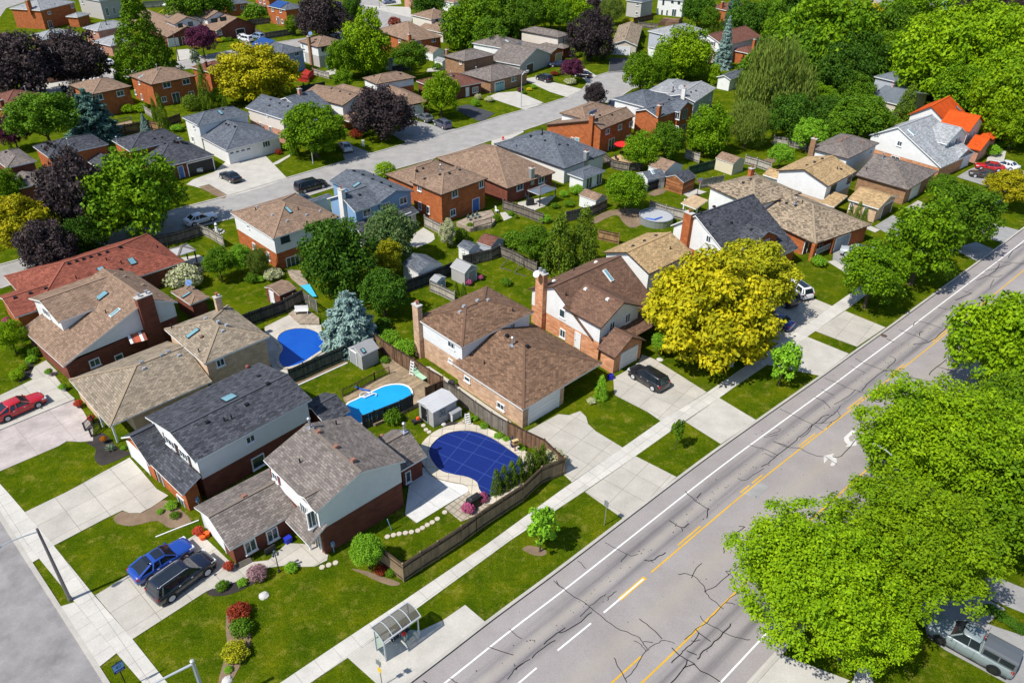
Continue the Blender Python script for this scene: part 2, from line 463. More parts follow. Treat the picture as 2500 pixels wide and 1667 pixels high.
        if lites:
            m=MB()
            for i in range(4): m.box(c+wd*(w*((i+.5)/4-.5))+up*(h*.37)+nn*.05,w/4*.6,.05,h/4*.5,a)
            link('pane',m.mesh('pane'),M_glass,d)
    def door(s,p,w=.95,h=2.05,mat=None,base=.1,frame=None,gl=False):
        r=s.panel('d',p,w,h,None,base)
        if r is None: return
        c,nn,wd=r; a=math.atan2(wd.y,wd.x); up=Vector((0,0,1)); m=MB(); m.box(c+nn*.02,w-.16,.06,h-.08,a)
        d=m.build('door',M_glass if gl else (mat or M_trim),s.e)
        m=MB()
        for sx in (-1,1): m.box(c+wd*(sx*(w/2-.04))+nn*.03,.08,.14,h,a)
        m.box(c+up*(h/2-.04)+nn*.03,w-.16,.14,.08,a)
        if gl: m.box(c+nn*.03,.07,.12,h-.1,a)
        link('door_frame',m.mesh('door_frame'),frame or M_trim,d)
        if not gl:
            m=MB(); m.box(c+wd*(w*.32)+nn*.09,.1,.08,.05,a); link('handle',m.mesh('handle'),M_galv,d)
    def vent(s,p,k='box',mat=None):
        r=s.hit_roof(p)
        if r is None: return
        q,n,ax=r; a=math.atan2(ax.y,ax.x); m=MB()
        if k=='box': m.box(q+Vector((0,0,.05)),.38,.38,.22,a,0,.8); m.build('roof_vent',mat or M_black,s.e)
        elif k=='round': m.tube([q-Vector((0,0,.1)),q+Vector((0,0,.25)),q+Vector((0,0,.34))],[.2,.2,.1],10); m.build('roof_vent',mat or M_grey,s.e)
        elif k=='pipe': m.tube([q-Vector((0,0,.1)),q+Vector((0,0,.42))],.07,8); m.build('vent_pipe',mat or M_black,s.e)
        elif k=='flue':
            m.tube([q-Vector((0,0,.1)),q+Vector((0,0,.9))],.1,8); m.tube([q+Vector((0,0,.9)),q+Vector((0,0,1.0)),q+Vector((0,0,1.1))],[.17,.17,.06],8); m.box(q,.55,.55,.06,a); m.build('flue_pipe',mat or M_galv,s.e)
    def sky(s,p,w=.62,h=1.1,mat=None):
        r=s.hit_roof(p)
        if r is None: return
        q,n,ax=r; up=n.cross(ax).normalized()
        if up.z<0: up=-up
        M=Matrix((ax,up,n)).transposed().to_4x4(); M.translation=q
        m=MB(); m.box((0,0,.05),w,h,.16,0,0,1,M); o=m.build('skylight',mat or M_dark,s.e)
        m=MB(); m.box((0,0,.14),w-.14,h-.14,.03,0,0,1,M); link('pane',m.mesh('pane'),glass('skylight_glass',(.16,.32,.36)),o)
    def solar(s,p,nx,ny,w=1.0,h=1.6):
        r=s.hit_roof(p)
        if r is None: return
        q,n,ax=r; up=n.cross(ax).normalized()
        if up.z<0: up=-up
        M=Matrix((ax,up,n)).transposed().to_4x4(); M.translation=q
        for i in range(nx):
            for j in range(ny):
                m=MB(); m.box(((i-(nx-1)/2)*w,(j-(ny-1)/2)*h,.12),w-.03,h-.03,.05,0,0,1,M); m.build('solar_panel',flat('solar_blue',(.015,.06,.22),.15,.8),s.e)
    def chim(s,p,w=.9,d=.6,up=1.1,mat=None,wall=False,ztop=None,pots=1,turn=False):
        if wall:
            r=s.hit_wall(p)
            if r is None: return
            q,nn,wd,x,L=r; a=math.atan2(wd.y,wd.x); c=q+nn*(d/2-.05); z0=0; z1=ztop
        else:
            r=s.hit_roof(p)
            if r is None: return
            q,n,ax=r; a=math.atan2(s.dirs[0].y,s.dirs[0].x)+(math.pi/2 if turn else 0); c=q; z0=q.z-1.2; z1=q.z+up
        m=MB()
        L=[(w/2,d/2),(-w/2,d/2)]
        m.box((c.x,c.y,(z0+z1)/2),w,d,z1-z0,a); o=m.build('chimney',mat,s.e)
        m=MB(); m.box((c.x,c.y,z1+.05),w+.14,d+.14,.1,a); link('chimney_cap',m.mesh('chimney_cap'),M_concrete,o)
        m=MB(); ca,sa=math.cos(a),math.sin(a)
        for i in range(pots):
            k=(i-(pots-1)/2)*w*.5; q=Vector((c.x+ca*k,c.y+sa*k,z1+.1)); m.tube([q,q+Vector((0,0,.35))],.11,8); m.box(q+Vector((0,0,.4)),.34,.34,.05,a)
        link('chimney_pot',m.mesh('chimney_pot'),M_galv if pots>1 else flat('clay_pot',(.32,.10,.05)),o)
    def post(s,p,z,w=.16,mat=None):
        q=P(p,0); m=MB(); m.box((q.x,q.y,z/2),w,w,z,math.atan2(s.dirs[0].y,s.dirs[0].x)); m.build('post',mat or M_trim,s.e)

# ------------------------------------------------------------------ ground surfaces
def poly(name, px, z, mat, uvdir=None, kind='structure', world=False, thick=0.0, par=None):
    pts=[Vector((p[0],p[1],z)) for p in px] if world else [P(p,z) for p in px]
    if uvdir is None: uvdir=(pts[1]-pts[0]).normalized()
    vd=Vector((-uvdir.y,uvdir.x,0)); o=pts[0]
    bm=bmesh.new(); vs=[bm.verts.new(p) for p in pts]
    f=bm.faces.new(vs); f.normal_update()
    if f.normal.z<0: f.normal_flip()
    if thick:
        r=bmesh.ops.extrude_face_region(bm,geom=[f]); bmesh.ops.translate(bm,verts=[g for g in r['geom'] if isinstance(g,bmesh.types.BMVert)],vec=(0,0,0))
        low=[v for v in vs]
        for v in low: v.co.z=z-thick
    bmesh.ops.triangulate(bm,faces=[f for f in bm.faces if len(f.verts)>4])
    ul=bm.loops.layers.uv.new('UVMap')
    for f in bm.faces:
        for l in f.loops: d=l.vert.co-o; l[ul].uv=(d.dot(uvdir),d.dot(vd))
    bmesh.ops.recalc_face_normals(bm,faces=bm.faces) if thick else None
    me=bpy.data.meshes.new(name); bm.to_mesh(me); bm.free()
    o=link(name,me,mat,par)
    if kind: o['kind']=kind
    return o
def smooth(pts, n=6, closed=True):
    out=[]; N=len(pts)
    for i in range(N if closed else N-1):
        g=lambda k: pts[k%N] if closed else pts[min(max(k,0),N-1)]
        p0,p1,p2,p3=[np.array(g(i+k),float) for k in (-1,0,1,2)]
        for j in range(n):
            t=j/n; out.append(tuple(.5*((2*p1)+(-p0+p2)*t+(2*p0-5*p1+4*p2-p3)*t*t+(-p0+3*p1-3*p2+p3)*t**3)))
    if not closed: out.append(tuple(pts[-1]))
    return out
def offs(pts, d):
    "offset a world polyline sideways (positive = left of travel)"
    out=[]
    for i,p in enumerate(pts):
        a=pts[max(i-1,0)]; b=pts[min(i+1,len(pts)-1)]; t=(b-a); t.z=0; t.normalize()
        out.append(Vector((p.x-t.y*d,p.y+t.x*d,p.z)))
    return out
def strip_mb(m, pts, d0, d1, z, mi=0, zside=None):
    a,b=offs(pts,d0),offs(pts,d1); L=0
    for i in range(len(pts)-1):
        l=(pts[i+1]-pts[i]).length; q=[a[i],a[i+1],b[i+1],b[i]]
        q=[Vector((p.x,p.y,z)) for p in q]
        if (q[1]-q[0]).cross(q[2]-q[0]).z<0: q=q[::-1]
        m.face(q,mi,[(p.x,p.y) for p in q]); L+=l
        if zside is not None:
            for e in ((a[i],a[i+1]),(b[i],b[i+1])): m.face([(e[0].x,e[0].y,zside),(e[1].x,e[1].y,zside),(e[1].x,e[1].y,z),(e[0].x,e[0].y,z)],mi)
def strip_px(name, px, wid, z, mat, kind='structure'):
    m=MB(); strip_mb(m,[P(p,z) for p in px],wid/2,-wid/2,z); o=m.build(name,mat)
    if kind: o['kind']=kind
    return o

# ------------------------------------------------------------------ fences
def fence(name, pts, label, h=1.75, mat=None, spacing=2.4, cap=True, gap=.012, bw=.14, group='wooden garden fences', world=False, pm=None, cat='fence', open_=False):
    Wp=[Vector((p[0],p[1],0)) for p in pts] if world else [P(p,0) for p in pts]
    e=empty(name,Wp[0],0); tag(e,label,cat,group)
    rnd=random.Random(len(pts)*7+int(pts[0][0])); bd=MB(); rl=MB()
    first=True
    for a,b in zip(Wp[:-1],Wp[1:]):
        d=(b-a); L=d.length; d.normalize(); rz=math.atan2(d.y,d.x); n=max(1,round(L/spacing))
        x=0.0; step=bw+gap if not open_ else bw*2
        while x<L-bw*.5:
            hh=h-.08+rnd.uniform(-.012,.012); c=a+d*(x+bw/2); bd.box((c.x-d.y*rnd.uniform(.005,.02),c.y+d.x*.01,hh/2+.04),bw if not open_ else bw*.5,.025,hh,rz)
            f0=len(bd.uv)-6; off=rnd.uniform(0,50)
            for k in range(f0,len(bd.uv)): bd.uv[k]=[(off+v,off+u*.02) for u,v in bd.uv[k]]
            x+=step
        for z in ((.35,h-.35)): rl.bar(a+Vector((0,0,z))+Vector((-d.y,d.x,0))*-.05,b+Vector((0,0,z))+Vector((-d.y,d.x,0))*-.05,.06,.09)
        if cap: rl.bar(a+Vector((0,0,h)),b+Vector((0,0,h)),.16,.05)
        for i in range(0 if first else 1,n+1):
            p=a+d*(L*i/n); m=MB(); m.box((p.x,p.y,(h+.12)/2),.12,.12,h+.12,rz); m.box((p.x,p.y,h+.15),.17,.17,.06,rz,0,.6); m.build('post',pm or mat,e)
        first=False
    bd.build('boards',mat,e); rl.build('rail',pm or mat,e)
    return e
# ================================================================== plants
rng=np.random.default_rng(5)
def quads_mesh(name, c, n, t, l, wd, tone):
    "leaf quads from centres c, normals n, tangents t"
    b=np.cross(n,t); N=len(c); l=np.asarray(l).reshape(-1,1); wd=np.asarray(wd).reshape(-1,1)
    v=np.empty((N,4,3)); v[:,0]=c-t*l*.5; v[:,1]=c+b*wd*.5+n*l*.08; v[:,2]=c+t*l*.5; v[:,3]=c-b*wd*.5+n*l*.08
    me=bpy.data.meshes.new(name); me.vertices.add(N*4); me.vertices.foreach_set('co',v.reshape(-1))
    me.loops.add(N*4); me.loops.foreach_set('vertex_index',np.arange(N*4,dtype=np.int32))
    me.polygons.add(N); me.polygons.foreach_set('loop_start',np.arange(0,N*4,4,dtype=np.int32)); me.polygons.foreach_set('loop_total',np.full(N,4,dtype=np.int32))
    at=me.attributes.new('tone','FLOAT','FACE'); at.data.foreach_set('value',np.clip(tone,0,1).astype(np.float32))
    me.update(); me.validate(); return me
def unit(a): return a/np.maximum(np.linalg.norm(a,axis=-1,keepdims=True),1e-9)
def perp(n):
    r=rng.normal(size=n.shape); return unit(r-n*np.sum(r*n,axis=1,keepdims=True))
def puff_crown(name, n, puffs, leaf, up=.35, flat=1.0, droop=0.0, ratio=.62):
    "puffs: (centre xyz, radius). leaves sit on the outer shells of the puffs"
    C=[];N=[];T=[];tone=[]
    tot=sum(r*r for _,r in puffs)
    for c,r in puffs:
        k=max(6,int(n*r*r/tot)); d=unit(rng.normal(size=(k*2,3))); c=np.array(c)
        o=unit(c+np.array((0,0,.25))) if np.linalg.norm(c)>.05 else np.array((0,0,1.))
        keep=(d@o)>-.12+rng.uniform(-.3,.2,size=k*2); d=d[keep][:k]; k=len(d)
        p=c+d*r*(rng.uniform(.45,1.12,size=(k,1)))*np.array((1,1,flat))
        nn=unit(d*.75+np.array((0,0,up))+rng.normal(size=(k,3))*.55)
        C.append(p);N.append(nn); t=perp(nn)
        if droop: t=unit(t*.5+np.array((0,0,-droop)))
        T.append(t); tone.append(np.full(k,rng.uniform(0,.4))+rng.uniform(0,.6,size=k)**1.3)
    C=np.concatenate(C);N=np.concatenate(N);T=np.concatenate(T);tone=np.concatenate(tone); M=len(C)
    return quads_mesh(name,C,N,T,leaf*rng.uniform(.65,1.35,M),leaf*ratio*rng.uniform(.7,1.3,M),tone)
def fib(n,zmin=-1):
    out=[];g=math.pi*(3-5**.5)
    for i in range(n):
        z=1-(i+.5)/n*(1-zmin); r=math.sqrt(max(0,1-z*z)); out.append((r*math.cos(g*i),r*math.sin(g*i),z))
    return np.array(out)
def round_puffs(k, pr=.30, zs=.9, zmin=-.55, jit=.13, lump=.16, shell=.76):
    ps=[]
    for d in fib(k,zmin):
        d=unit(d+rng.normal(size=3)*jit); q=d*shell*(1+rng.uniform(-lump,lump)); ps.append(((q[0],q[1],q[2]*zs),pr*rng.uniform(.7,1.25)))
    for d in fib(k//4): ps.append((tuple(d*.38),.34))
    return ps
def cone_puffs(k, pr=.24, H=2.3, p=.8, base=-1.0):
    ps=[]
    for i in range(k):
        t=(i+.5)/k; t=t**1.25; a=i*2.399+rng.uniform(-.3,.3); r=(1-t)**p*.82+.06; q=r*rng.uniform(.78,1.08)
        ps.append(((q*math.cos(a),q*math.sin(a),base+t*H),pr*(1.1-.55*t)*rng.uniform(.8,1.2)))
        if i%3==0: ps.append(((q*.45*math.cos(a+1),q*.45*math.sin(a+1),base+t*H),pr))
    return ps
def spruce_mesh(name, n, H=2.6, base=-1.0, leaf=.08, pw=.85):
    C=[];N=[];T=[];tone=[]
    lv=18
    for i in range(lv):
        t=i/(lv-1); R=(1-t)**pw*1.0+.05; nb=int(6+10*(1-t)); z0=base+t*H*.97
        for j in range(nb):
            a=2*math.pi*(j+rng.uniform(-.3,.3))/nb+i*.7; L=R*rng.uniform(.7,1.2); k=int(n/lv/nb*(.35+1.3*(1-t))*1.2)+4
            s=rng.uniform(.15,1,size=k)**.7*L; w=rng.normal(size=k)*.10*(1.15-s/L*.6)*(R+.25)
            dz=-.22*s-.12*s*s/max(R,.2)+rng.normal(size=k)*.025+.10*(s/L)**4
            x=s*math.cos(a)-w*math.sin(a); y=s*math.sin(a)+w*math.cos(a)
            C.append(np.stack([x,y,z0+dz],1)); nn=unit(np.stack([np.cos(a)*np.full(k,.25),np.sin(a)*np.full(k,.25),np.full(k,.8)],1)+rng.normal(size=(k,3))*.45); N.append(nn)
            o=np.array((math.cos(a),math.sin(a),-.25)); tt=unit(o+rng.normal(size=(k,3))*.5); T.append(unit(tt-nn*np.sum(tt*nn,axis=1,keepdims=True)))
            tone.append(np.full(k,rng.uniform(0,.35))+.45*(s/L)+rng.uniform(0,.2,size=k))
    C=np.concatenate(C);N=np.concatenate(N);T=np.concatenate(T);tone=np.concatenate(tone);M=len(C)
    return quads_mesh(name,C,N,T,leaf*1.7*rng.uniform(.7,1.3,M),leaf*.55*rng.uniform(.7,1.3,M),tone)
def limbs_mesh(name, H, r, nl, spread, top):
    "unit trunk with limbs; H = height of the fork"
    m=MB(); rd=random.Random(len(name)*3+nl)
    m.tube([(0,0,-.05),(0,0,.08),(.01,0,H*.5),(.02,.01,H),(.03,.02,top*.85)],[r*1.5,r*1.05,r*.85,r*.7,r*.12],8)
    for i in range(nl):
        a=i*2.4+rd.uniform(-.3,.3); z=H*.8+(top-H)*.5*i/nl; L=spread*rd.uniform(.6,1)
        p=[(0.01,0,z)]; 
        for q in (.35,.7,1.0): p.append((math.cos(a)*L*q+rd.uniform(-.04,.04),math.sin(a)*L*q+rd.uniform(-.04,.04),z+(top-z)*(.55*q+.15*q*q)))
        m.tube(p,[r*.5,r*.36,r*.22,r*.06],6)
    return m.mesh(name)
CROWNS={}
def crown(kind, i):
    k=(kind,i)
    if k in CROWNS: return CROWNS[k]
    nm=kind+'_crown'
    if kind=='round': me=puff_crown(nm,13000,round_puffs(105,pr=.205,lump=.24,jit=.3,shell=.8),.085,flat=.85)
    elif kind=='fine': me=puff_crown(nm,60000,round_puffs(240,pr=.14,lump=.26,zs=.82,jit=.35,shell=.8),.042,up=.5,flat=.75)
    elif kind=='dense': me=puff_crown(nm,12000,round_puffs(110,pr=.2,lump=.12,shell=.82),.08)
    elif kind=='oval': me=puff_crown(nm,12000,[((x*.85,y*.8,z*1.15),r) for (x,y,z),r in round_puffs(95,pr=.2,lump=.26,jit=.3,shell=.82)],.085,flat=.85)
    elif kind=='locust':
        ps=[]
        for d in fib(150,-.55):
            d=unit(d+rng.normal(size=3)*.2); q=d*.8*rng.uniform(.72,1.14); ps.append(((q[0],q[1],q[2]*.8),.19*rng.uniform(.6,1.3)))
        ps+= [(tuple(d*.42),.3) for d in fib(22)]
        me=puff_crown(nm,19000,ps,.07,up=.6,flat=.5)
    elif kind=='cone': me=puff_crown(nm,16000,cone_puffs(170,pr=.17),.07,flat=.8)
    elif kind=='spruce': me=spruce_mesh(nm,15000)
    elif kind=='shaggy': me=spruce_mesh(nm,17000,H=1.9,leaf=.095,pw=.5)
    elif kind=='cedar': me=puff_crown(nm,5000,[((x*.95,y*.95,z),r*.9) for (x,y,z),r in cone_puffs(46,pr=.34,H=2.0,p=.55)],.12,up=.5,droop=0,ratio=.5)
    elif kind=='willow': me=puff_crown(nm,13000,round_puffs(120,pr=.22,lump=.28,jit=.3),.11,up=.1,droop=1.0,ratio=.3)
    elif kind=='bush': me=puff_crown(nm,1900,round_puffs(22,pr=.42,zs=.8,zmin=-.3),.19)
    elif kind=='hedgeball': me=puff_crown(nm,2600,round_puffs(40,pr=.3,zs=.95,lump=.05),.14)
    elif kind=='sapling': me=puff_crown(nm,1500,[((x*.85,y*.85,z*1.1),r) for (x,y,z),r in round_puffs(26,pr=.26,lump=.3,jit=.3)],.2)
    elif kind=='tuft':
        k2=70; a=rng.uniform(0,6.28,k2); e=rng.uniform(.2,1.3,k2); d=np.stack([np.cos(a)*np.cos(e),np.sin(a)*np.cos(e),np.sin(e)],1)
        me=quads_mesh(nm,d*.5,perp(d),d,np.full(k2,1.1),np.full(k2,.13),rng.uniform(0,1,k2))
    CROWNS[k]=me; return me
TRUNK={}
def trunk(kind):
    if kind not in TRUNK:
        TRUNK[kind]={'tree':lambda:limbs_mesh('trunk',1.0,.055,8,.75,2.0),'low':lambda:limbs_mesh('trunk',.35,.05,7,.6,1.5),'pole':lambda:limbs_mesh('trunk',1.2,.045,4,.3,2.6)}[kind]()
    return TRUNK[kind]
# colours: (dark leaf, light leaf)
LEAF={'maple':((.055,.14,.003),(.21,.35,.006)),'lime':((.10,.215,.003),(.32,.47,.006)),'deep':((.025,.08,.006),(.10,.21,.012)),'mid':((.042,.115,.005),(.16,.29,.010)),
 'purple':((.026,.019,.023),(.095,.070,.066)),'plum':((.07,.014,.04),(.19,.045,.10)),'gold':((.20,.22,.006),(.64,.53,.010)),'olive':((.20,.23,.008),(.46,.42,.012)),'blue':((.13,.21,.19),(.36,.50,.45)),'teal':((.045,.12,.095),(.16,.30,.25)),
 'cedar':((.065,.125,.010),(.19,.28,.016)),'willow':((.11,.17,.02),(.28,.37,.06)),'grey':((.12,.18,.11),(.32,.41,.26)),'yellow':((.45,.38,.01),(.75,.62,.03)),'cream':((.30,.36,.13),(.75,.71,.48)),
 'pink':((.24,.11,.13),(.58,.38,.38)),'red':((.16,.02,.012),(.34,.06,.02)),'fresh':((.11,.26,.010),(.27,.50,.03)),'bare':((.10,.09,.07),(.2,.17,.13)),'flower':((.30,.10,.02),(.75,.05,.06)),'orange':((.3,.15,.01),(.8,.2,.02)),'magenta':((.2,.12,.06),(.75,.08,.38)),'lilac':((.045,.12,.02),(.20,.25,.10))}
def lm(c): return leafmat('leaf_'+c,*LEAF[c])
_cnt={}
def tree(cp, rpx, kind, colr, label, name='tree', asp=.95, hc=None, cat='tree', group=None, tk='tree', i=None, lift=1.0, squash=1.0, base=None):
    """cp: pixel of the crown's middle, rpx: half width of the crown in photo pixels"""
    R=4.0
    for _ in range(6):
        hz={'spruce':1.0,'shaggy':1.0,'cedar':1.0,'cone':1.15,'bush':.62,'hedgeball':.8,'tuft':.1}.get(kind,1.25 if R>2.2 else 1.5)*R*lift*(asp if kind in('spruce','shaggy','cedar','cone') else 1)
        h=hz if hc is None else hc
        if base: b0=P(base); h=max(.3,zat((b0.x,b0.y),cp))
        q=P(cp,h); z=proj(q)[2]; R=rpx*z/FPX
    n=_cnt.get(kind,0); _cnt[kind]=n+1
    v=(n%3) if kind in('round','fine','bush','oval','locust','cone','dense','sapling') else n%2
    e=empty(name,(q.x,q.y,0),random.Random(n*13+int(cp[0])).uniform(0,6.28)); tag(e,label,cat,group)
    me=crown(kind,v if i is None else i)
    o=bpy.data.objects.new('crown' if kind not in('bush','hedgeball','tuft') else 'foliage',me); COL.objects.link(o); o.parent=e
    if not me.materials: me.materials.append(lm(colr))
    o.material_slots[0].link='OBJECT'; o.material_slots[0].material=lm(colr)
    o.location=(0,0,h); o.scale=(R,R*squash,R*asp)
    if kind not in('tuft',):
        b=bpy.data.objects.new('trunk' if kind not in('bush','hedgeball') else 'stem',trunk('pole' if kind in('spruce','cedar','cone','shaggy') else 'low' if kind in('bush','hedgeball') else tk)); COL.objects.link(b); b.parent=e
        if not b.data.materials: b.data.materials.append(M_bark)
        zs=(h+R*asp*.3)/ {'tree':2.0,'low':1.5,'pole':2.6}['pole' if kind in('spruce','cedar','cone','shaggy') else 'low' if kind in('bush','hedgeball') else tk]
        b.scale=(R*1.0,R*1.0,max(zs,.1))
    return e
# ================================================================== vehicles
TYPES={ # length, width, height, hood height, belt, cabin x stations (rear base, rear roof, front roof, windscreen base) as fractions of the length from the rear, trunk height
 'sedan':dict(L=4.75,W=1.82,H=1.44,hood=.88,belt=.92,cab=(.13,.27,.54,.70),trunk=1.0,wr=.33,wb=(.215,.80)),
 'coupe':dict(L=4.85,W=1.84,H=1.42,hood=.86,belt=.92,cab=(.06,.28,.55,.71),trunk=.98,wr=.34,wb=(.21,.80)),
 'suv':dict(L=4.6,W=1.85,H=1.68,hood=1.02,belt=1.06,cab=(.015,.09,.60,.755),trunk=1.06,wr=.36,wb=(.2,.79)),
 'bigsuv':dict(L=5.1,W=1.98,H=1.76,hood=1.10,belt=1.12,cab=(.015,.08,.60,.745),trunk=1.12,wr=.40,wb=(.2,.80)),
 'wagon':dict(L=5.3,W=1.95,H=1.78,hood=1.08,belt=1.12,cab=(.01,.05,.64,.78),trunk=1.12,wr=.37,wb=(.19,.81)),
 'hatch':dict(L=4.2,W=1.76,H=1.5,hood=.92,belt=.96,cab=(.02,.13,.58,.75),trunk=.98,wr=.32,wb=(.19,.80)),
 'pickup':dict(L=5.8,W=2.0,H=1.92,hood=1.18,belt=1.2,cab=(.40,.425,.63,.745),trunk=1.2,wr=.41,wb=(.2,.815)),
}
M_tyre=flat('tyre_rubber',(.012,.012,.012),.85,.2); M_rim=flat('alloy_rim',(.45,.46,.48),.3,.6); M_cg=glass('car_glass',(.015,.02,.027),.04)
M_hl=flat('headlight_lens',(.62,.65,.68),.1,.7); M_tl=flat('tail_light_lens',(.35,.01,.012),.2,.6); M_chr=flat('chrome',(.5,.5,.52),.15,.8)
def loft(rows, closed=False):
    m=MB(); n=len(rows[0])
    for r in rows: m.v += [tuple(p) for p in r]
    for i in range(len(rows)-1):
        for k in range(n-1): m.f.append((i*n+k,i*n+k+1,(i+1)*n+k+1,(i+1)*n+k)); m.m.append(0); m.uv.append([(0,0)]*4)
    m.f.append(tuple(range(n))[::-1]); m.m.append(0); m.uv.append([(0,0)]*n)
    e=(len(rows)-1)*n; m.f.append(tuple(e+k for k in range(n))); m.m.append(0); m.uv.append([(0,0)]*n)
    return m
def car(kind, colr, p0, p1, label, name='car', cat='car', mode='wheels', group='parked cars', rails=False, glassroof=False, canopy=False, rim=None):
    """p0, p1: pixels of the rear and the front wheel on the side seen (mode wheels) or of the car's middle rear and front on the ground (mode mid)"""
    t=TYPES[kind]; L,W,H=t['L'],t['W'],t['H']; a,b=P(p0,0),P(p1,0); d=(b-a); d.z=0; d.normalize(); mid=(a+b)/2
    if mode=='wheels':
        n=Vector((-d.y,d.x,0)); s=1 if n.dot(mid)>0 else -1
        x0=(t['wb'][0]+t['wb'][1])/2-.5; mid=mid+n*s*(W/2-.12)-d*(x0*L)
    e=empty(name,(mid.x,mid.y,.03),math.atan2(d.y,d.x)); tag(e,label,cat,group)
    pm=paint('paint_%s'%'_'.join('%d'%(c*1000) for c in colr),colr)
    def add(nm,m,mt,par=e,sm=False):
        o=link(nm,m.mesh(nm),mt,None,sm); o.parent=par; return o
    X=lambda f:(f-.5)*L
    c0,c1,c2,c3=t['cab']; tr,hd,bl=t['trunk'],t['hood'],t['belt']
    st=[(0,.80,.42,tr*.80),(.012,.90,.30,tr*.93),(.05,.965,.25,tr*.985),(c0+.01 if c0>.08 else .08,.99,.22,tr),(.35,1.0,.2,bl),(.55,1.0,.2,bl),(c3,.985,.2,hd+.04),(.86,.965,.22,hd-.01),(.95,.91,.25,hd*.93),(.985,.80,.30,hd*.82),(1.0,.66,.4,hd*.66)]
    rows=[]
    for f,wf,zl,zt in sorted(st):
        w=W/2*wf; zm=zl+(zt-zl)*.5
        h=[(w*.86,zl),(w*.97,zl+.06),(w*1.0,zm),(w*.985,zt-.16),(w*.94,zt-.05),(w*.82,zt),(w*.45,zt+.035)]
        rows.append([Vector((X(f),y,z)) for y,z in h]+[Vector((X(f),0,zt+.045))]+[Vector((X(f),-y,z)) for y,z in h[::-1]])
    body=add('body',loft(rows),pm,sm=True)
    # greenhouse
    wb,wt=W/2*.90,W/2*.70; m=MB()
    zb=bl-.03
    q=[[Vector((X(c0),s*wb*.93,tr-.02 if c0>.05 else tr-.05)) for s in (1,-1)],[Vector((X(c1),s*wt*.97,H-.05)) for s in (1,-1)],[Vector((X(c2),s*wt,H-.04)) for s in (1,-1)],[Vector((X(c3),s*wb*.95,hd+.02)) for s in (1,-1)]]
    m.face([q[0][0],q[1][0],q[1][1],q[0][1]]); m.face([q[1][0],q[2][0],q[2][1],q[1][1]]); m.face([q[2][0],q[3][0],q[3][1],q[2][1]])
    mr,mf=Vector((X(c0+.02),wb,zb)),Vector((X(c3-.02),wb,zb))
    for s in (0,1):
        sg=1 if s==0 else -1; A=Vector((X(c0+.03),sg*wb,zb)); B=Vector((X(c3-.02),sg*wb,zb))
        f=[q[0][s],A,B,q[3][s],q[2][s],q[1][s]]; m.face(f if sg<0 else f[::-1])
    add('windows',m,M_cg)
    # roof panel + pillars
    m=MB(); r0,r1=X(c1)-.02,X(c2)+.03; rw=wt+.01
    rr=[]
    for x,z,wf in ((r0,H-.075,.93),(r0+.12,H-.02,.99),((r0+r1)/2,H,1.0),(r1-.15,H-.012,.99),(r1,H-.06,.95)):
        rr.append([Vector((x,rw*wf,z-.06)),Vector((x,rw*wf*.97,z-.01)),Vector((x,rw*wf*.6,z+.012)),Vector((x,0,z+.018)),Vector((x,-rw*wf*.6,z+.012)),Vector((x,-rw*wf*.97,z-.01)),Vector((x,-rw*wf,z-.06))])
    add('roof',loft(rr),pm,sm=True)
    m=MB()
    for s in (0,1):
        sg=1 if s==0 else -1; o=Vector((0,sg*.015,.0))
        m.bar(q[3][s]+o,q[2][s]+o,.10,.05); m.bar(q[0][s]+o,q[1][s]+o,.16 if kind not in('pickup',) else .1,.05)
        xm=(c1*.45+c2*.55); m.bar(Vector((X(xm-.01),sg*(wb+.005),zb)),Vector((X(xm),sg*(wt+.01),H-.06)),.08,.04)
        if kind in('suv','bigsuv','wagon','sedan','coupe'):
            xm=c1*.93+c2*.07+.03; m.bar(Vector((X(max(c0+.05,xm-.05)),sg*(wb-.01),zb)),Vector((X(xm),sg*(wt+.005),H-.06)),.16,.04)
    add('pillars',m,pm)
    if glassroof:
        m=MB(); m.box(((r0+r1)/2+L*.04,0,H+.012),(r1-r0)*.52,wt*1.45,.03); m.box(((r0+r1)/2-L*.13,0,H+.01),(r1-r0)*.25,wt*1.45,.03); add('sunroof',m,M_cg)
    if rails:
        for sg in (1,-1):
            m=MB(); m.tube([(r0+.15,sg*wt*.93,H-.02),(r0+.3,sg*wt*.93,H+.07),(r1-.4,sg*wt*.93,H+.07),(r1-.2,sg*wt*.93,H-.02)],.022,6); add('roof_rail',m,M_chr)
    for sg in (1,-1):
        for k,f in enumerate(t['wb']):
            x=X(f); y=sg*(W/2-.10)
            m=MB(); m.tube([(x,y-.11,t['wr']),(x,y+.11,t['wr'])],t['wr'],20); o=add('wheel',m,M_tyre)
            m=MB(); m.tube([(x,y+sg*.10,t['wr']),(x,y+sg*.125,t['wr'])],t['wr']*.66,16)
            r=add('rim',m,rim or M_rim,o)
            m=MB()
            for j in range(5):
                an=j*2*math.pi/5; m.bar((x,y+sg*.128,t['wr']),(x+math.cos(an)*t['wr']*.6,y+sg*.128,t['wr']+math.sin(an)*t['wr']*.6),.05,.012)
            m.tube([(x,y-sg*.05,t['wr']),(x,y+sg*.112,t['wr'])],t['wr']*1.17,20) if False else None
            ar=MB(); ar.tube([(x,y-sg*.06,t['wr']+.03),(x,sg*W/2*1.004,t['wr']+.03)],t['wr']*1.16,20); add('wheel_arch',ar,M_dark)
        m=MB(); m.box((X(.962),sg*W*.36,hd*.80),.22,.34,.13,0); m.bar((X(.94),sg*W*.43,hd*.82),(X(.90),sg*W*.455,hd*.84),.05,.1); add('headlight',m,M_hl)
        m=MB(); m.box((X(.018),sg*W*.38,tr*.84),.10,.30,.15 if kind not in('suv','bigsuv','pickup','wagon') else .3); m.box((X(.045),sg*W*.455,tr*.84),.16,.06,.14); add('tail_light',m,M_tl)
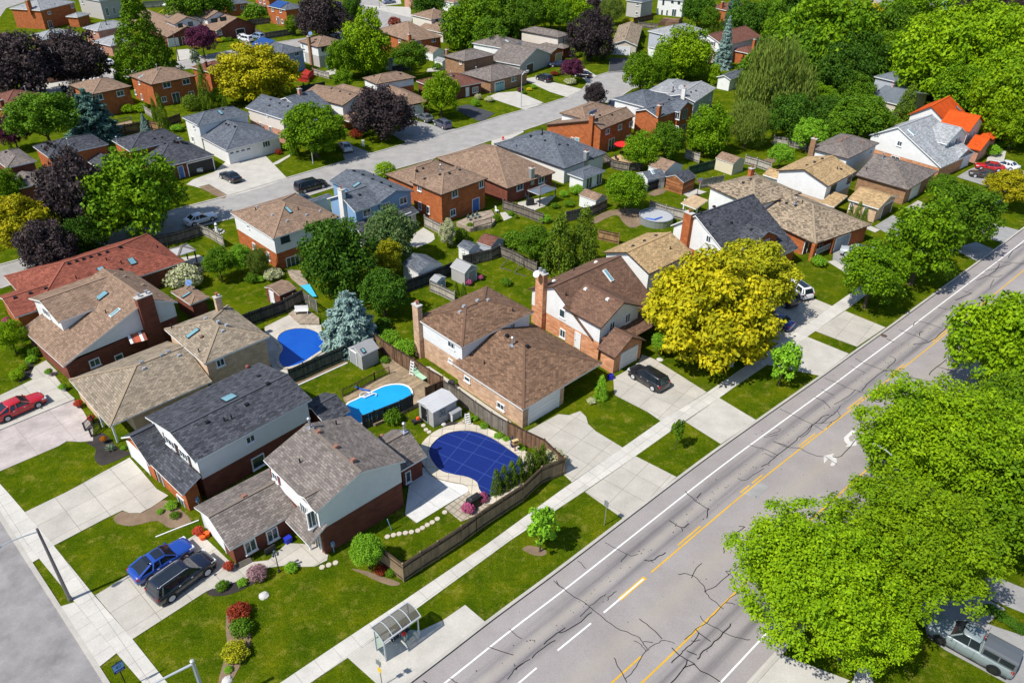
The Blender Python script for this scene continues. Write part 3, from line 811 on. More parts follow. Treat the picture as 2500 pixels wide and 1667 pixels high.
        m=MB(); m.box((X(c3-.035),sg*(W/2+.07),bl+.06),.12,.2,.13,0,0,.8); add('mirror',m,pm)
        for k in (.36,.56):
            m=MB(); m.box((X(k),sg*(W/2+.0),bl-.12),.16,.03,.03); add('handle',m,M_chr)
            m=MB(); m.box((X(k+.085),sg*(W/2*1.0),(bl+.22)/2),.012,.012,bl-.36); add('door_gap',m,M_black)
    m=MB(); m.box((X(.991),0,hd*.55),.08,W*.55,.2); add('grille',m,M_dark)
    m=MB(); m.box((X(.006),0,tr*.62),.04,.36,.13); add('licence_plate',m,flat('plate_white',(.7,.72,.75)))
    m=MB(); m.box((0,0,.24),L*.9,W*.96,.12); m.box((X(.03),0,.36),.16,W*.84,.2); add('bumper_trim',m,M_dark)
    if kind=='pickup':
        # bed canopy with side glass
        m=MB(); x0,x1=X(.01),X(.39); zt=H-.06
        rr=[]
        for x,k in ((x0,0.0),(x0+.1,.05),(x1-.03,.05),(x1,.02)):
            rr.append([Vector((x,W/2*.93,1.16)),Vector((x,W/2*.78,zt-.08)),Vector((x,W/2*.62,zt-.02+k*.4)),Vector((x,0,zt+k)),Vector((x,-W/2*.62,zt-.02+k*.4)),Vector((x,-W/2*.78,zt-.08)),Vector((x,-W/2*.93,1.16))])
        o=add('bed_canopy',loft(rr),paint('paint_canopy',(.10,.11,.12)),sm=False)
        for sg in (1,-1):
            m=MB()
            for u0,u1 in ((.07,.48),(.52,.95)):
                xa,xb=x0+(x1-x0)*u0,x0+(x1-x0)*u1; f=lambda x,z:Vector((x,sg*(W/2*.93+(W/2*.78-W/2*.93)*(z-1.16)/(zt-.08-1.16)+.015),z))
                fc=[f(xa,1.28),f(xb,1.28),f(xb,zt-.18),f(xa,zt-.18)]; m.face(fc if sg<0 else fc[::-1])
            r=link('canopy_window',m.mesh('canopy_window'),M_cg,None); r.parent=o
        m=MB(); m.box((x0-.01,0,1.5),.03,W*.62,.5); r=link('canopy_window',m.mesh('canopy_window'),M_cg,None); r.parent=o
        for k in range(4):
            m=MB(); m.bar((X(.45)+.0,(-.45+.3*k),H+.035),(X(.60),(-.45+.3*k),H+.035),.03,.025); r=link('roof_ridge',m.mesh('roof_ridge'),pm,None); r.parent=e
        m=MB(); m.tube([(X(.40)+.02,-.7,H-.05),(X(.40)+.02,-.7,H+.5)],.012,5) ; add('antenna',m,M_black)
        m=MB(); m.box((X(.415),0,H+.02),.05,.3,.06); add('brake_light',m,M_tl)
    return e
# ================================================================== the ground, roads, pavements
G_main=grass('lawn_grass',(.036,.076,.003),(.080,.120,.004),(.150,.165,.006),(.33,.28,.06))
M_conc=concrete('concrete_slab',(.47,.445,.395),0.0)
M_slab=concrete('concrete_jointed',(.45,.42,.365),2.4,.022)
M_walk=concrete('sidewalk_concrete',(.52,.495,.445),1.5,.016)
M_kerb=concrete('kerb_concrete',(.42,.395,.35))
M_aspo=concrete('old_asphalt',(.30,.295,.285),0.0,.02,.25)
M_aspd=concrete('black_asphalt',(.060,.062,.068),0.0,.02,.25)
M_soil=concrete('garden_soil',(.22,.155,.10),0.0,.02,.4)
M_mulch=concrete('dark_mulch',(.045,.038,.035),0.0,.02,.4)
M_stone=concrete('stone_paving',(.42,.37,.29),.55,.05)
M_pinkc=concrete('stamped_concrete',(.44,.385,.36),3.2,.015,.3)
M_deck=planks('deck_boards',(.30,.225,.145),.14,.25)
def road_mat():
    t=NT('asphalt_road',.9,.2); g=t.geo()
    n=t.ramp(t.noise(g,.22,6,.65),[(.3,(.255,.230,.220)),(.7,(.325,.297,.285))])
    n=t.mix(.5,n,t.ramp(t.noise(g,14,3,.8),[(.3,(.62,.62,.62)),(.7,(1.3,1.3,1.3))]),'MULTIPLY')
    uv=t.uv(); sp=t.n('ShaderNodeSeparateXYZ'); t.l(uv,sp.inputs[0])
    # tyre polish and drip stains run along the lanes: u along the road, v across it
    mp=t.n('ShaderNodeMapping'); mp.inputs['Scale'].default_value=(.05,1.6,1); t.l(uv,mp.inputs[0])
    mu=t.noise(mp.outputs[0],1.0,4,.6)
    def band(c,w):
        a=t.n('ShaderNodeMath',operation='SUBTRACT'); t.l(sp.outputs[1],a.inputs[0]); a.inputs[1].default_value=c
        b=t.n('ShaderNodeMath',operation='DIVIDE'); t.l(a.outputs[0],b.inputs[0]); b.inputs[1].default_value=w
        c2=t.n('ShaderNodeMath',operation='MULTIPLY'); t.l(b.outputs[0],c2.inputs[0]); t.l(b.outputs[0],c2.inputs[1])
        d=t.n('ShaderNodeMath',operation='MULTIPLY'); t.l(c2.outputs[0],d.inputs[0]); d.inputs[1].default_value=-1
        e=t.n('ShaderNodeMath',operation='EXPONENT'); t.l(d.outputs[0],e.inputs[0]); return e.outputs[0]
    def add(a,b):
        x=t.n('ShaderNodeMath',operation='ADD'); t.l(a,x.inputs[0]); t.l(b,x.inputs[1]); return x.outputs[0]
    s=add(add(band(2.45,.45),band(4.05,.38)),add(band(11.5,.45),band(13.1,.45)))
    s2=t.n('ShaderNodeMath',operation='MULTIPLY'); t.l(s,s2.inputs[0]); t.l(t.ramp(mu,[(.33,(.12,)*3),(.68,(1,)*3)]),s2.inputs[1])
    n=t.mix(s2.outputs[0],n,t.mix(.72,n,(.07,.066,.075)))
    y=add(band(3.25,.32),band(7.6,.8)); n=t.mix(t.ramp(y,[(0,(0,)*3),(1,(.35,)*3)]),n,(.36,.32,.25))
    t.col(n); t.bump(t.noise(g,30,2),.25,.01); return t.m
M_road=road_mat()
M_white=concrete('road_paint_white',(.74,.73,.70),0.0,.02,.12); M_yel=concrete('road_paint_yellow',(.62,.36,.03),0.0,.02,.15); M_tar=flat('crack_sealant',(.012,.012,.013),.5,.3)

def struct(o): o['kind']='structure'; return o
me=MB(); me.face([(-900,-60,0),(900,-60,0),(900,1500,0),(-900,1500,0)]); struct(me.build('ground',G_main))

# ---- the main road: u along it, v across from the kerb by the houses
_C=[(1003,1667),(1204,1512.4),(1356,1400),(1523,1272.6),(1706.5,1133),(1853,1027.8),(2001,924),(2081,866),(2166,805.4),(2255,740),(2434,608.7),(2497,561)]
RC=[P(p) for p in _C]
d0=(RC[0]-RC[2]).normalized(); d1=(RC[-1]-RC[-4]).normalized()
RC=[RC[0]+d0*45,RC[0]+d0*20]+RC+[RC[-1]+d1*40,RC[-1]+d1*260]
RC=[Vector((x,y,0)) for x,y in smooth([(p.x,p.y) for p in RC],5,False)]
def road_strip(name,v0,v1,z,mat,pts=None,kind='structure'):
    pts=pts or RC; m=MB(); a,b=offs(pts,-v0),offs(pts,-v1); L=0
    for i in range(len(pts)-1):
        l=(pts[i+1]-pts[i]).length
        m.face([(a[i].x,a[i].y,z),(b[i].x,b[i].y,z),(b[i+1].x,b[i+1].y,z),(a[i+1].x,a[i+1].y,z)],0,[(L,v0),(L,v1),(L+l,v1),(L+l,v0)]); L+=l
    o=m.build(name,mat)
    if kind: o['kind']=kind
    return o
road_strip('main_road',0,15.6,.02,M_road)
def kerb(name,pts,h=.11,wd=.22,side=1):
    m=MB(); a=pts; b=offs(pts,wd*side)
    for i in range(len(pts)-1):
        A,B,Cc,D=a[i],a[i+1],b[i+1],b[i]
        m.face([(A.x,A.y,h),(B.x,B.y,h),(Cc.x,Cc.y,h),(D.x,D.y,h)]); m.face([(A.x,A.y,0),(B.x,B.y,0),(B.x,B.y,h),(A.x,A.y,h)]); m.face([(D.x,D.y,h),(Cc.x,Cc.y,h),(Cc.x,Cc.y,0),(D.x,D.y,0)])
    return struct(m.build(name,M_kerb))
kerb('kerb',RC,.10,.26)
kerb('kerb',offs(RC,-15.6),.10,.26,-1)
def along(px):
    "nearest arc length on the kerb line of a pixel"
    q=P(px); best=(1e9,0); L=0
    for a,b in zip(RC[:-1],RC[1:]):
        d=b-a; l=d.length; t=max(0,min(1,(q-a).dot(d)/(l*l))); e=(a+d*t-q).length
        if e<best[0]: best=(e,L+t*l)
        L+=l
    return best[1]
def seg(s0,s1):
    out=[];L=0
    for a,b in zip(RC[:-1],RC[1:]):
        l=(b-a).length
        for s in (s0,s1) if not out else (s1,):
            if L<=s<L+l: out.append(a+(b-a)*((s-L)/l))
        if len(out)>=1 and s0<L+l<s1: out.append(b.copy())
        L+=l
    return out
def line(v,w,s0,s1,mat,name='road_marking',z=.028):
    road_strip(name,v-w/2,v+w/2,z,mat,seg(s0,s1))
sE=along((2497,561))+60; s00=3.0
line(1.55,.13,s00,sE,M_white)
line(14.15,.13,s00,sE,M_white)
sY=along((1585,1394)); line(4.97,.13,sY,sE,M_yel)
line(10.55,.13,s00,sE,M_yel)
for a,b in ((to(1190,440),to(1380,285)),(to(1720,20),tl(110,1300)),(tl(145,1290),tl(215,1215)),(tl(510,975),tl(640,870)),(tl(905,670),tl(1030,570)),(tl(1255,385),tl(1370,305)),(tl(1600,120),tl(1780,0))):
    line(4.68,.13,along(a),along(b),M_yel)
a,b=along(to(565,975)),along(to(890,700)); line(4.97,.14,a,b,M_white,z=.030); line(4.97,.34,a+(b-a)*.38,b+.2,M_yel,z=.027)
for a,b in ((to(190,1285),to(460,1060)),(tn(1860,1568),tn(2030,1425)),): line(4.97,.13,along(a),along(b),M_white)
for k in (1,2): L0=along(tn(1860,1568)); line(4.97,.13,L0-6.2*k-2.6,L0-6.2*k,M_white)
a,b=along(to(520,1568)),along(to(830,1300)); line(9.2,.13,a,b,M_yel); line(9.2,.13,a-5.5,a-2.0,M_yel)
# turn arrows in the middle lane
def arrow(pxs): poly('road_arrow',pxs,.03,concrete('worn_paint',(.60,.58,.55),0.0,.02,.25))
arrow([tl(940,838),tl(972,850),tl(912,898),tl(920,925),tl(945,935),tl(972,895),tl(978,962),tl(885,975),tl(905,958),tl(880,930),tl(872,900)])
arrow([tl(707,1048),tl(802,1028),tl(775,1048),tl(812,1070),tl(818,1100),tl(790,1130),tl(762,1128),tl(775,1098),tl(745,1072),tl(712,1110)])
# manholes and the concrete patch
def disc(name,px,r,z,mat,kind='structure'):
    c=P(px); pts=[(c.x+r*math.cos(i*math.pi/10),c.y+r*math.sin(i*math.pi/10)) for i in range(20)]
    return poly(name,pts,z,mat,Vector((1,0,0)),kind,True)
M_iron=plain('rusty_iron',(.10,.065,.05),.7,.4)
disc('manhole_ring',tl(1140,583),.62,.026,M_tar); disc('manhole_collar',tl(1140,583),.54,.030,M_aspo); disc('manhole_cover',tl(1145,585),.34,.034,M_iron)
disc('manhole_cover',tl(1203,67),.36,.03,M_iron)
poly('road_patch',[tl(45,1350),tl(150,1405),tl(262,1303),tl(190,1265)],.026,M_aspo)
# tar sealed cracks, traced
_cr=[[to(175,725),to(250,795),to(345,860),to(470,945),to(600,1055),to(720,1130),to(850,1185),to(900,1230),to(945,1295)],[to(195,728),to(218,765),to(250,795)],[to(375,565),to(440,630)],
[to(590,420),to(690,470),to(800,525),to(860,512)],[to(775,512),to(718,577)],[to(920,560),to(970,562),to(1040,530),to(1092,495)],[to(970,560),to(998,582)],[to(1125,240),to(1220,298),to(1278,264)],[to(1220,298),to(1228,328)],
[to(1250,0),to(1340,80),to(1455,152)],[to(1440,140),to(1422,215)],[to(1345,55),to(1385,15)],[to(470,945),to(385,1025)],[to(470,935),to(560,870),to(600,845)],[to(618,892),to(625,855),to(690,820)],[to(480,985),to(390,1070),to(260,1145),to(215,1155)],[to(90,1252),to(200,1165),to(265,1112)],[to(0,1360),to(80,1290),to(180,1215)],
[to(1195,675),to(1260,675),to(1320,695),to(1400,770),to(1425,835),to(1470,885),to(1560,958)],[to(1308,705),to(1330,640),to(1385,588)],[to(1412,820),to(1510,770),to(1610,680),to(1760,530)],[to(1610,680),to(1580,655),to(1620,655)],[to(1620,680),to(1670,730),to(1712,795)],[to(1562,500),to(1580,445),to(1640,365),to(1735,290)],[to(1695,283),to(1740,290)],
[to(878,1045),to(960,1110),to(1060,1208)],[to(900,1228),to(985,1234)],[to(835,1225),to(885,1252),to(935,1310)],[to(945,1295),to(1010,1245),to(1080,1222),to(1165,1242)],[to(940,1300),to(880,1370),to(830,1460),to(750,1530)],[to(672,1365),to(700,1430),to(780,1568)],[to(1140,1280),to(1200,1335),to(1280,1380),to(1380,1465),to(1550,1568)],
[to(1375,1020),to(1430,1080),to(1560,1145),to(1660,1190),to(1785,1217)],[to(1710,810),to(1620,870),to(1530,960),to(1430,1070),to(1340,1130),to(1245,1215)],[to(1338,1130),to(1460,1225)],[to(1365,1155),to(1320,1230),to(1250,1295),to(1215,1340)],[to(1305,1225),to(1375,1215)],[to(1630,1080),to(1560,1160),to(1490,1230),to(1400,1310),to(1355,1378)],[to(1255,1295),to(1352,1340)],[to(1205,1340),to(1142,1398)],[to(1268,1378),to(1255,1440),to(1135,1568)],[to(1230,1448),to(1330,1410)],[to(1580,908),to(1660,925)],
[tn(1655,1268),tn(1860,1340)],[tn(1820,1128),tn(1920,1200)],[tn(1330,1523),tn(1400,1568)],[tn(1810,1540),tn(1870,1450),tn(1990,1370)],[tn(1875,1455),tn(1930,1405)],[tn(1120,1543),tn(1160,1568)],
[tl(350,668),tl(430,705),tl(540,760),tl(620,795)],[tl(620,795),tl(708,845)],[tl(620,795),tl(690,735),tl(755,710)],[tl(630,788),tl(740,780),tl(800,760),tl(842,720),tl(822,680),tl(845,638)],[tl(690,785),tl(770,725),tl(822,682)],[tl(620,795),tl(570,865),tl(510,900)],[tl(612,795),tl(580,840),tl(500,900),tl(430,970),tl(330,1045),tl(250,1110),tl(195,1145)],[tl(295,932),tl(400,975),tl(500,985),tl(560,1015),tl(650,1050),tl(720,1060),tl(820,1120)],[tl(305,935),tl(410,970)],[tl(95,963),tl(200,990),tl(330,1045)],[tl(222,1028),tl(305,1065)],[tl(0,1230),tl(55,1252),tl(130,1200),tl(215,1155)],
[tl(222,900),tl(328,875)],[tl(245,885),tl(358,838),tl(322,826)],[tl(690,508),tl(785,552)],[tl(635,570),tl(700,600),tl(760,660)],[tl(715,413),tl(800,445),tl(900,490),tl(970,512),tl(1075,548)],[tl(795,628),tl(850,600),tl(900,570),tl(970,512)],[tl(1025,520),tl(1060,465),tl(1200,355)],[tl(960,250),tl(1040,290),tl(1180,342)],[tl(1190,350),tl(1310,362),tl(1400,400),tl(1590,445)],[tl(1565,478),tl(1562,448)],[tl(1245,232),tl(1298,266),tl(1228,335)],[tl(925,312),tl(1055,373)],[tl(1565,385),tl(1640,320),tl(1710,262)],[tl(1640,320),tl(1780,362)],[tl(1725,200),tl(1790,190),tl(1880,115)],[tl(1768,55),tl(1800,75),tl(1860,95)],[tl(740,818),tl(745,800),tl(775,775)],[tl(780,1058),tl(850,1052),tl(960,930),tl(1085,845)],
[tl(1320,18),tl(1420,52),tl(1500,85),tl(1570,122)],[tl(1440,138),tl(1560,122),tl(1640,70),tl(1710,0)],[tl(1220,90),tl(1285,122)],[tl(1490,65),tl(1500,40),tl(1530,30)],
[th(1640,1175),th(1740,1200),th(1850,1225)],[th(1790,1120),th(1920,1060)],[th(1990,905),th(2110,930),th(2180,910)],[th(2030,880),th(2160,850),th(2250,820)],[th(2100,950),th(2070,1010)],[th(1840,1040),th(1920,1062)],[th(2220,770),th(2260,710),th(2350,660)],[th(2120,800),th(2350,822)],[th(2060,920),th(2130,860),th(2150,820)],[th(1960,960),th(2050,920)],[th(1440,1330),th(1480,1290),th(1680,1350)],
[tl(1340,1568),tl(1420,1500)],[tl(1100,1385),tl(1190,1270)]]
m=MB()
_rd=random.Random(4)
for c in _cr:
    pts=[P(p) for p in smooth(c,3,False)]; pts=[Vector((p.x+_rd.uniform(-.06,.06),p.y+_rd.uniform(-.06,.06),0)) for p in pts]
    w=_rd.uniform(.022,.042)*(1.0+.25*(pts[0].y>75)); strip_mb(m,pts,w,-w,.033)
struct(m.build('tar_sealed_cracks',M_tar))
m=MB(); strip_mb(m,seg(s00,sE),-.005,-.07,.026); struct(m.build('kerb_gutter_tar',M_tar))
# small dark droppings and pits on the lane
m=MB()
for i in range(420):
    s=_rd.uniform(2,130); q=seg(s,s+.3)
    if len(q)<2: continue
    q=q[0]; dd=(RC[8]-RC[7]).normalized(); nrm=Vector((dd.y,-dd.x,0)); v=_rd.gauss(3.25,.55) if _rd.random()<.8 else _rd.uniform(.3,14); r=_rd.uniform(.02,.07)
    c=q+nrm*v; m.face([(c.x+r*math.cos(k*1.05),c.y+r*.8*math.sin(k*1.05),.031) for k in range(6)])
struct(m.build('road_specks',M_tar))

# ---- pavement by the main road and the pads beyond it
swL=[(620,1708),(700,1655),(820.6,1573.8),(990.4,1462),(1188.5,1328),(1364,1200),(1520,1092),(1613,1027),(1725.5,958),(1800,907),(1930,818),(2031,747),(2098,701),(2290,568),(2440,466),(2540,398)]
swR=[(680,1718),(759.6,1664.7),(852,1602),(1020,1483),(1245,1319),(1424.5,1200),(1552,1112.5),(1674.5,1025.8),(1756,971),(1800,939),(1905,868),(1990.6,808),(2063.6,757.4),(2128,710),(2320,580),(2466,480),(2560,415)]
poly('sidewalk',swL+swR[::-1],.045,M_walk,(P((1520,1092))-P((1188,1328))).normalized(),thick=.04)
pd=(P((1651,1163))-P((1553,1113))).normalized()
_zk=[0]
def drive(name,px,mat=M_slab,z=.032,uv=None):
    _zk[0]+=1; return poly(name,px,z+(_zk[0]%9)*.0035,mat,uv or pd,thick=.03)
drive('bus_stop_pad',[tn(500,1357),tn(690,1225),tn(880,1120),tn(1100,1135),tn(1280,1050),tn(1462,925),tn(1640,1075),tn(1010,1560),tn(940,1610),tn(735,1568)],M_conc)
drive('driveway_apron',[(1428,1200),(1552,1113),(1651.5,1163.5),(1522,1266)])
drive('driveway_apron',[(1674,1029),(1756,971),(1846,1025),(1760,1083)],M_conc)
drive('driveway_apron',[tl(240,300),tl(570,72),tl(915,212),tl(680,392)],M_conc)
drive('driveway_apron',[(1990,808),(2063.6,759),(2162,799),(2092,846)])
drive('driveway_apron',[th(2030,470),th(2310,545),th(2190,648),th(1990,590)],M_aspo)
drive('driveway_apron',[th(1760,690),th(1960,640),th(2112,705),th(1960,795)],M_aspo)
drive('driveway',[tk(340,990),tk(640,825),tk(740,835),tk(850,795),tk(905,850),tk(925,920),tk(1000,990),tk(1255,1145),tk(770,1475),tk(690,1400),tk(500,1130),tk(350,1030)],M_slab)
drive('driveway',[tk(1165,480),tk(1400,345),tk(1440,255),tk(1560,300),tk(2060,615),tk(1620,890),tk(1490,800),tk(1175,640)],M_slab)
drive('driveway',[th(150,1180),th(430,990),th(620,1100),th(780,1165),th(520,1440),th(300,1470),th(120,1400)],M_slab)
drive('driveway',[th(790,700),th(930,620),th(1130,720),th(1330,840),th(1120,1000),th(950,900),th(780,800)],M_aspo)
drive('driveway',[th(1125,510),th(1275,420),th(1620,600),th(1480,720)],M_aspo)
drive('driveway',[th(1365,372),th(1480,300),th(1560,330),th(1720,460),th(1600,560)],M_slab)
drive('driveway',[td(1800,1450),td(1900,1390),td(2060,1320),td(2350,1400),td(2400,1460),td(2200,1600),td(2060,1530)],M_aspo)
drive('garden_path',[td(2050,1290),td(2150,1235),td(2205,1240),td(2185,1320),td(2120,1345),td(2040,1330)],M_conc)
drive('garden_path',[th(740,800),th(800,790),th(950,865),th(900,900)],M_conc)
drive('garden_path',[th(950,485),th(1020,480),th(1170,540),th(1130,562)],M_conc)
drive('driveway_far_side',[to(1985,1310),(2075,1660),(1990,1720),(1850,1720),(1800,1690)],M_conc)
drive('driveway_far_side',[tp(1480,880),tp(1560,820),tp(2020,860),tp(2200,960),tp(2050,1080),tp(2350,1180),(2560,1600),(2480,1720),tp(2200,1560),tp(1700,1290),tp(1560,1180)],M_aspo)
drive('driveway_far_side',[tp(1950,720),tp(2110,690),tp(2350,790),(2600,1480),(2560,1520),tp(2050,870)],M_aspo)
drive('sidewalk_far_side',[tp(990,1440),tp(1080,1420),tp(1140,1640),tp(900,1650)],M_conc)

# ---- side street on the left
K=[(-170,1010),(-60,1175),(0,1270.8),(60,1366),(125,1467),(190,1569),(252,1667),(330,1795)]
KW=[P(p) for p in K]
m=MB(); strip_mb(m,KW,-9.0,0,.02)
if P((0,1600)).x>0: pass
_s=-1 if (offs(KW,1)[3].x<KW[3].x) else 1
M_side=concrete('side_street_asphalt',(.265,.25,.245),0.0,.02,.34)
m=MB(); strip_mb(m,KW,0,-9.0*_s,.02); struct(m.build('side_street',M_side)); kerb('kerb',KW,.06,.34,_s)
sd=(KW[4]-KW[2]).normalized()
poly('sidewalk',[tm(-330,-420),tm(60,0),tm(440,440),tm(770,845),tm(1085,1205),tm(1375,1568),tm(1560,1800),tm(1330,1760),tm(1170,1568),tm(955,1320),tm(610,900),tm(320,545),tm(0,180),tm(-420,-330)],.045,M_walk,sd,thick=.04)
drive('driveway_apron',[tm(-20,195),tm(-10,150),tm(320,545),tm(265,578)],M_walk,.04,sd)
drive('driveway_apron',[tm(497,937),tm(610,903),tm(955,1320),tm(810,1435)],M_walk,.04,sd)
dv=(P(tm(205,165))-P(tm(540,0))).normalized()
drive('driveway',[tm(780,845),tm(960,735),tm(1270,555),tm(1600,350),tm(1700,395),tm(1915,600),tm(1930,660),tm(1745,790),tm(1690,815),tm(1085,1205)],M_slab,.034,dv)
drive('garden_path',[tm(1905,590),tm(2200,560),tm(2350,420),tn(240,430),tn(340,520),tn(330,560),tn(230,610),tn(100,612),tm(2350,600),tm(2200,620),tm(2050,700),tm(1745,795)],M_slab,.03,dv)
drive('driveway',[tm(205,165),ti(640,1568),ti(1240,1240),ti(1320,1330),ti(1500,1540),tm(1380,30),tm(1250,120),tm(1150,172),tm(1060,172),tm(1005,150),tm(850,225),tm(440,440)],M_slab,.034,dv)
drive('driveway',[ti(-220,1075),ti(0,980),ti(705,688),ti(800,800),ti(890,960),ti(890,1080),ti(770,1090),ti(640,1082),ti(560,1130),ti(0,1370),ti(-330,1520)],M_pinkc,.034,dv)
drive('driveway',[ti(-260,770),ti(0,645),ti(320,490),ti(520,450),ti(640,610),ti(705,668),ti(0,962),ti(-230,1060)],M_slab,.036,dv)
m=MB()
for a,b in ((ti(-230,1065),ti(712,678)),): m.bar(P(a,.06),P(b,.06),.3,.14)
struct(m.build('driveway_kerb',M_conc))
drive('garden_path',[ti(330,370),ti(440,310),ti(560,430),ti(520,455),ti(320,495),ti(280,470)],M_slab,.04,dv)
poly('mulch_bed',smooth([tm(1000,160),tm(930,210),tm(960,258),tm(1060,280),tm(1150,265),tm(1290,238),tm(1400,298),tm(1570,240),tm(1420,100),tm(1340,70),tm(1250,122),tm(1150,174),tm(1060,172)],3),.026,M_soil)
poly('mulch_bed',smooth([tm(1700,810),tm(1860,750),tm(2040,733),tm(2090,745),tm(1900,835),tm(1740,852)],4),.028,M_mulch)  # hydrangea bed, its dark colour also takes in the shadow there
poly('mulch_bed',smooth([ti(835,1095),ti(900,1030),ti(1000,1010),ti(1130,1150),ti(1240,1190),ti(1220,1220),ti(1000,1312),ti(930,1290),ti(905,1240),ti(915,1155),ti(850,1115)],4),.026,M_mulch)
poly('mulch_bed',smooth([tm(1870,950),tm(1990,1060),tm(2060,1200),tm(1990,1380),tm(1880,1568),tm(1790,1568),tm(1830,1400),tm(1860,1250),tm(1850,1120)],3),.024,M_soil)
poly('mulch_bed',smooth([tn(530,630),tn(660,650),tn(770,690),tn(930,745),tn(870,770),tn(740,730),tn(640,680)],3),.024,M_soil)
poly('mulch_bed',smooth([tn(1930,470),tn(2000,440),tn(2125,480),tn(2110,520),tn(2030,520)],3),.024,M_soil)
poly('mulch_bed',[ti(330,330),ti(410,240),ti(360,200),ti(250,290),ti(200,450),ti(180,530),ti(280,480)],.024,M_mulch)

# ---- the crescent and the streets further back
far=[(0,610),(130,575),(300,520),(405,482),(509,455),(660,410),(776,376),(888,344),(992,314),(1054,297),(1109,281),(1153,267),(1208,252),(1261,238),(1304,224),(1340,206),(1352,190),(1372,175),(1398,167),(1441,164),(1500,158)]
near=[(1500,190),(1450,205),(1415,228),(1330,258),(1252,283),(1201,300),(1140,318),(1075,340),(1010,360),(910,388),(830,412),(756,434),(690,455),(590,487),(514,506),(456,520),(330,555),(150,610),(0,662)]
M_cres=concrete('crescent_asphalt',(.33,.315,.295),0.0,.02,.2)
fw=[tD(x,y) for x,y in far]; nw=[tD(x,y) for x,y in near]
poly('crescent_road',[(-120,690)]+fw+nw+[(-120,760)],.02,M_cres)
kerb('kerb',[P(p) for p in fw],.09,.3,1); kerb('kerb',[P(p) for p in nw],.09,.3,1)
cd=(P(tD(992,314))-P(tD(660,410))).normalized()
def far_drive(px,mat=M_conc,name='driveway'): return drive(name,px,mat,.03,cd)
far_drive([(455,450),(472,438),(523,420),(545,400),(575,378),(640,372),(702,436),(650,455),(600,470),(541,484),(530,470)])
far_drive([tb(250,1568),tb(430,1475),tb(420,1500),tb(310,1568),tb(200,1600)])
far_drive([tb(930,1480),tb(1010,1390),tb(1215,1470),tb(1130,1510),tb(960,1565)],M_aspo)
far_drive([tb(1400,1290),tb(1570,1140),tb(1800,1200),tb(2030,1240),tb(1790,1312),tb(1560,1380)],M_aspo)
far_drive([tb(1980,1030),tb(2130,1000),tb(2380,1085),tb(2260,1172),tb(2120,1110)],M_aspd)
far_drive([tc(-40,930),tc(60,890),tc(240,875),tc(500,985),tc(330,1055),tc(120,985)])
far_drive([tc(60,920),tc(130,890),tc(230,900),tc(460,990),tc(300,1030),tc(110,960)],M_aspo,'driveway')
far_drive([tc(300,760),tc(430,735),tc(600,790),tc(880,858),tc(740,937),tc(560,880)])
far_drive([tc(800,690),tc(900,660),tc(1010,730),tc(930,800),tc(860,740)])
far_drive([tc(1130,560),tc(1400,550),tc(1400,600),tc(1300,690),tc(1120,697)],M_aspd)
far_drive([tf(360,370),tf(560,290),tf(640,340),tf(540,400),tf(520,450),tf(400,430)])
far_drive([te(1900,220),te(2000,195),te(2180,300),te(2150,330),te(2110,330)],M_soil,'mulch_bed')
far_drive([tc(0,1440),tc(0,1345),tc(300,1250),tc(310,1265),tc(120,1360)],M_conc,'garden_path')
S3=[P(p) for p in ((-150,285),(0,243),(120,217),(280,184),(446,160),(584,131),(700,110),(830,90),(890,72),(922,48),(915,22),(880,-8),(800,-60))]
m=MB(); strip_mb(m,S3,4.2,-4.2,.02); struct(m.build('back_street',M_cres)); kerb('kerb',offs(S3,4.2),.09,.3,1); kerb('kerb',offs(S3,-4.2),.09,.3,-1)
poly('back_street',[(895,60),(925,30),(1010,36),(1000,66),(960,70),(920,80)],.026,M_cres)
for q in ([ta(390,730),ta(470,700),ta(610,810),ta(420,860)],[ta(980,660),ta(1110,650),ta(1210,690),ta(1060,730)],[ta(1690,480),ta(1800,470),ta(1960,555),ta(1700,600)],[tb(1120,50),tb(1280,60),tb(1580,70),tb(1580,170),tb(1400,130)],[tb(0,440),tb(200,380),tb(380,430),tb(250,440)],[tb(1300,0),tb(1480,0),tb(1490,40),tb(1310,60)],[ta(2280,380),ta(2352,400),tb(60,420),ta(2340,450)]): far_drive(q)
poly('back_street',[ta(-60,250),ta(60,80),ta(300,0),ta(330,-90),ta(-300,-60)],.023,M_cres)
far_drive([(1425,-20),(1500,-10),(1495,18),(1430,20)]); poly('back_street',[td(1100,0),td(1290,0),td(1250,60),td(1200,80),td(1100,40)],.024,M_cres); poly('back_street',[td(1570,0),td(1640,0),td(1660,120),td(1570,60)],.024,M_cres); poly('back_street',[td(2190,30),td(2400,60),td(2400,150),td(2180,100)],.024,M_cres)
# ================================================================== houses
q1,q2,q3,q4=tile(450,1020,2.24),tile(290,860,2.24),tile(0,560,1.9478),tile(980,620,1.9186)
S_brown=shingle('shingles_brown',(.185,.112,.072),.5); S_gb=shingle('shingles_grey_brown',(.185,.16,.145),.42); S_tan=shingle('shingles_tan',(.27,.222,.165),.4)
S_dark=shingle('shingles_charcoal',(.068,.072,.085),.6); S_red=shingle('shingles_red',(.24,.075,.05),.4); S_umber=shingle('shingles_umber',(.165,.095,.065),.35)
S_honey=shingle('shingles_honey',(.42,.29,.15),.4); S_speck=shingle('shingles_speckled',(.28,.22,.155),.75); S_silver=shingle('shingles_silver',(.34,.355,.37),.4)
S_slate=shingle('shingles_slate',(.115,.13,.155),.4); S_lightb=shingle('shingles_light_brown',(.25,.17,.12),.35); S_wine=shingle('shingles_wine',(.17,.075,.055),.3); S_pale=shingle('shingles_pale_grey',(.30,.31,.32),.3)
S_orange=shingle('metal_tiles_orange',(.60,.085,.012),.15); S_metal=shingle('metal_roof_grey',(.15,.175,.20),.15)
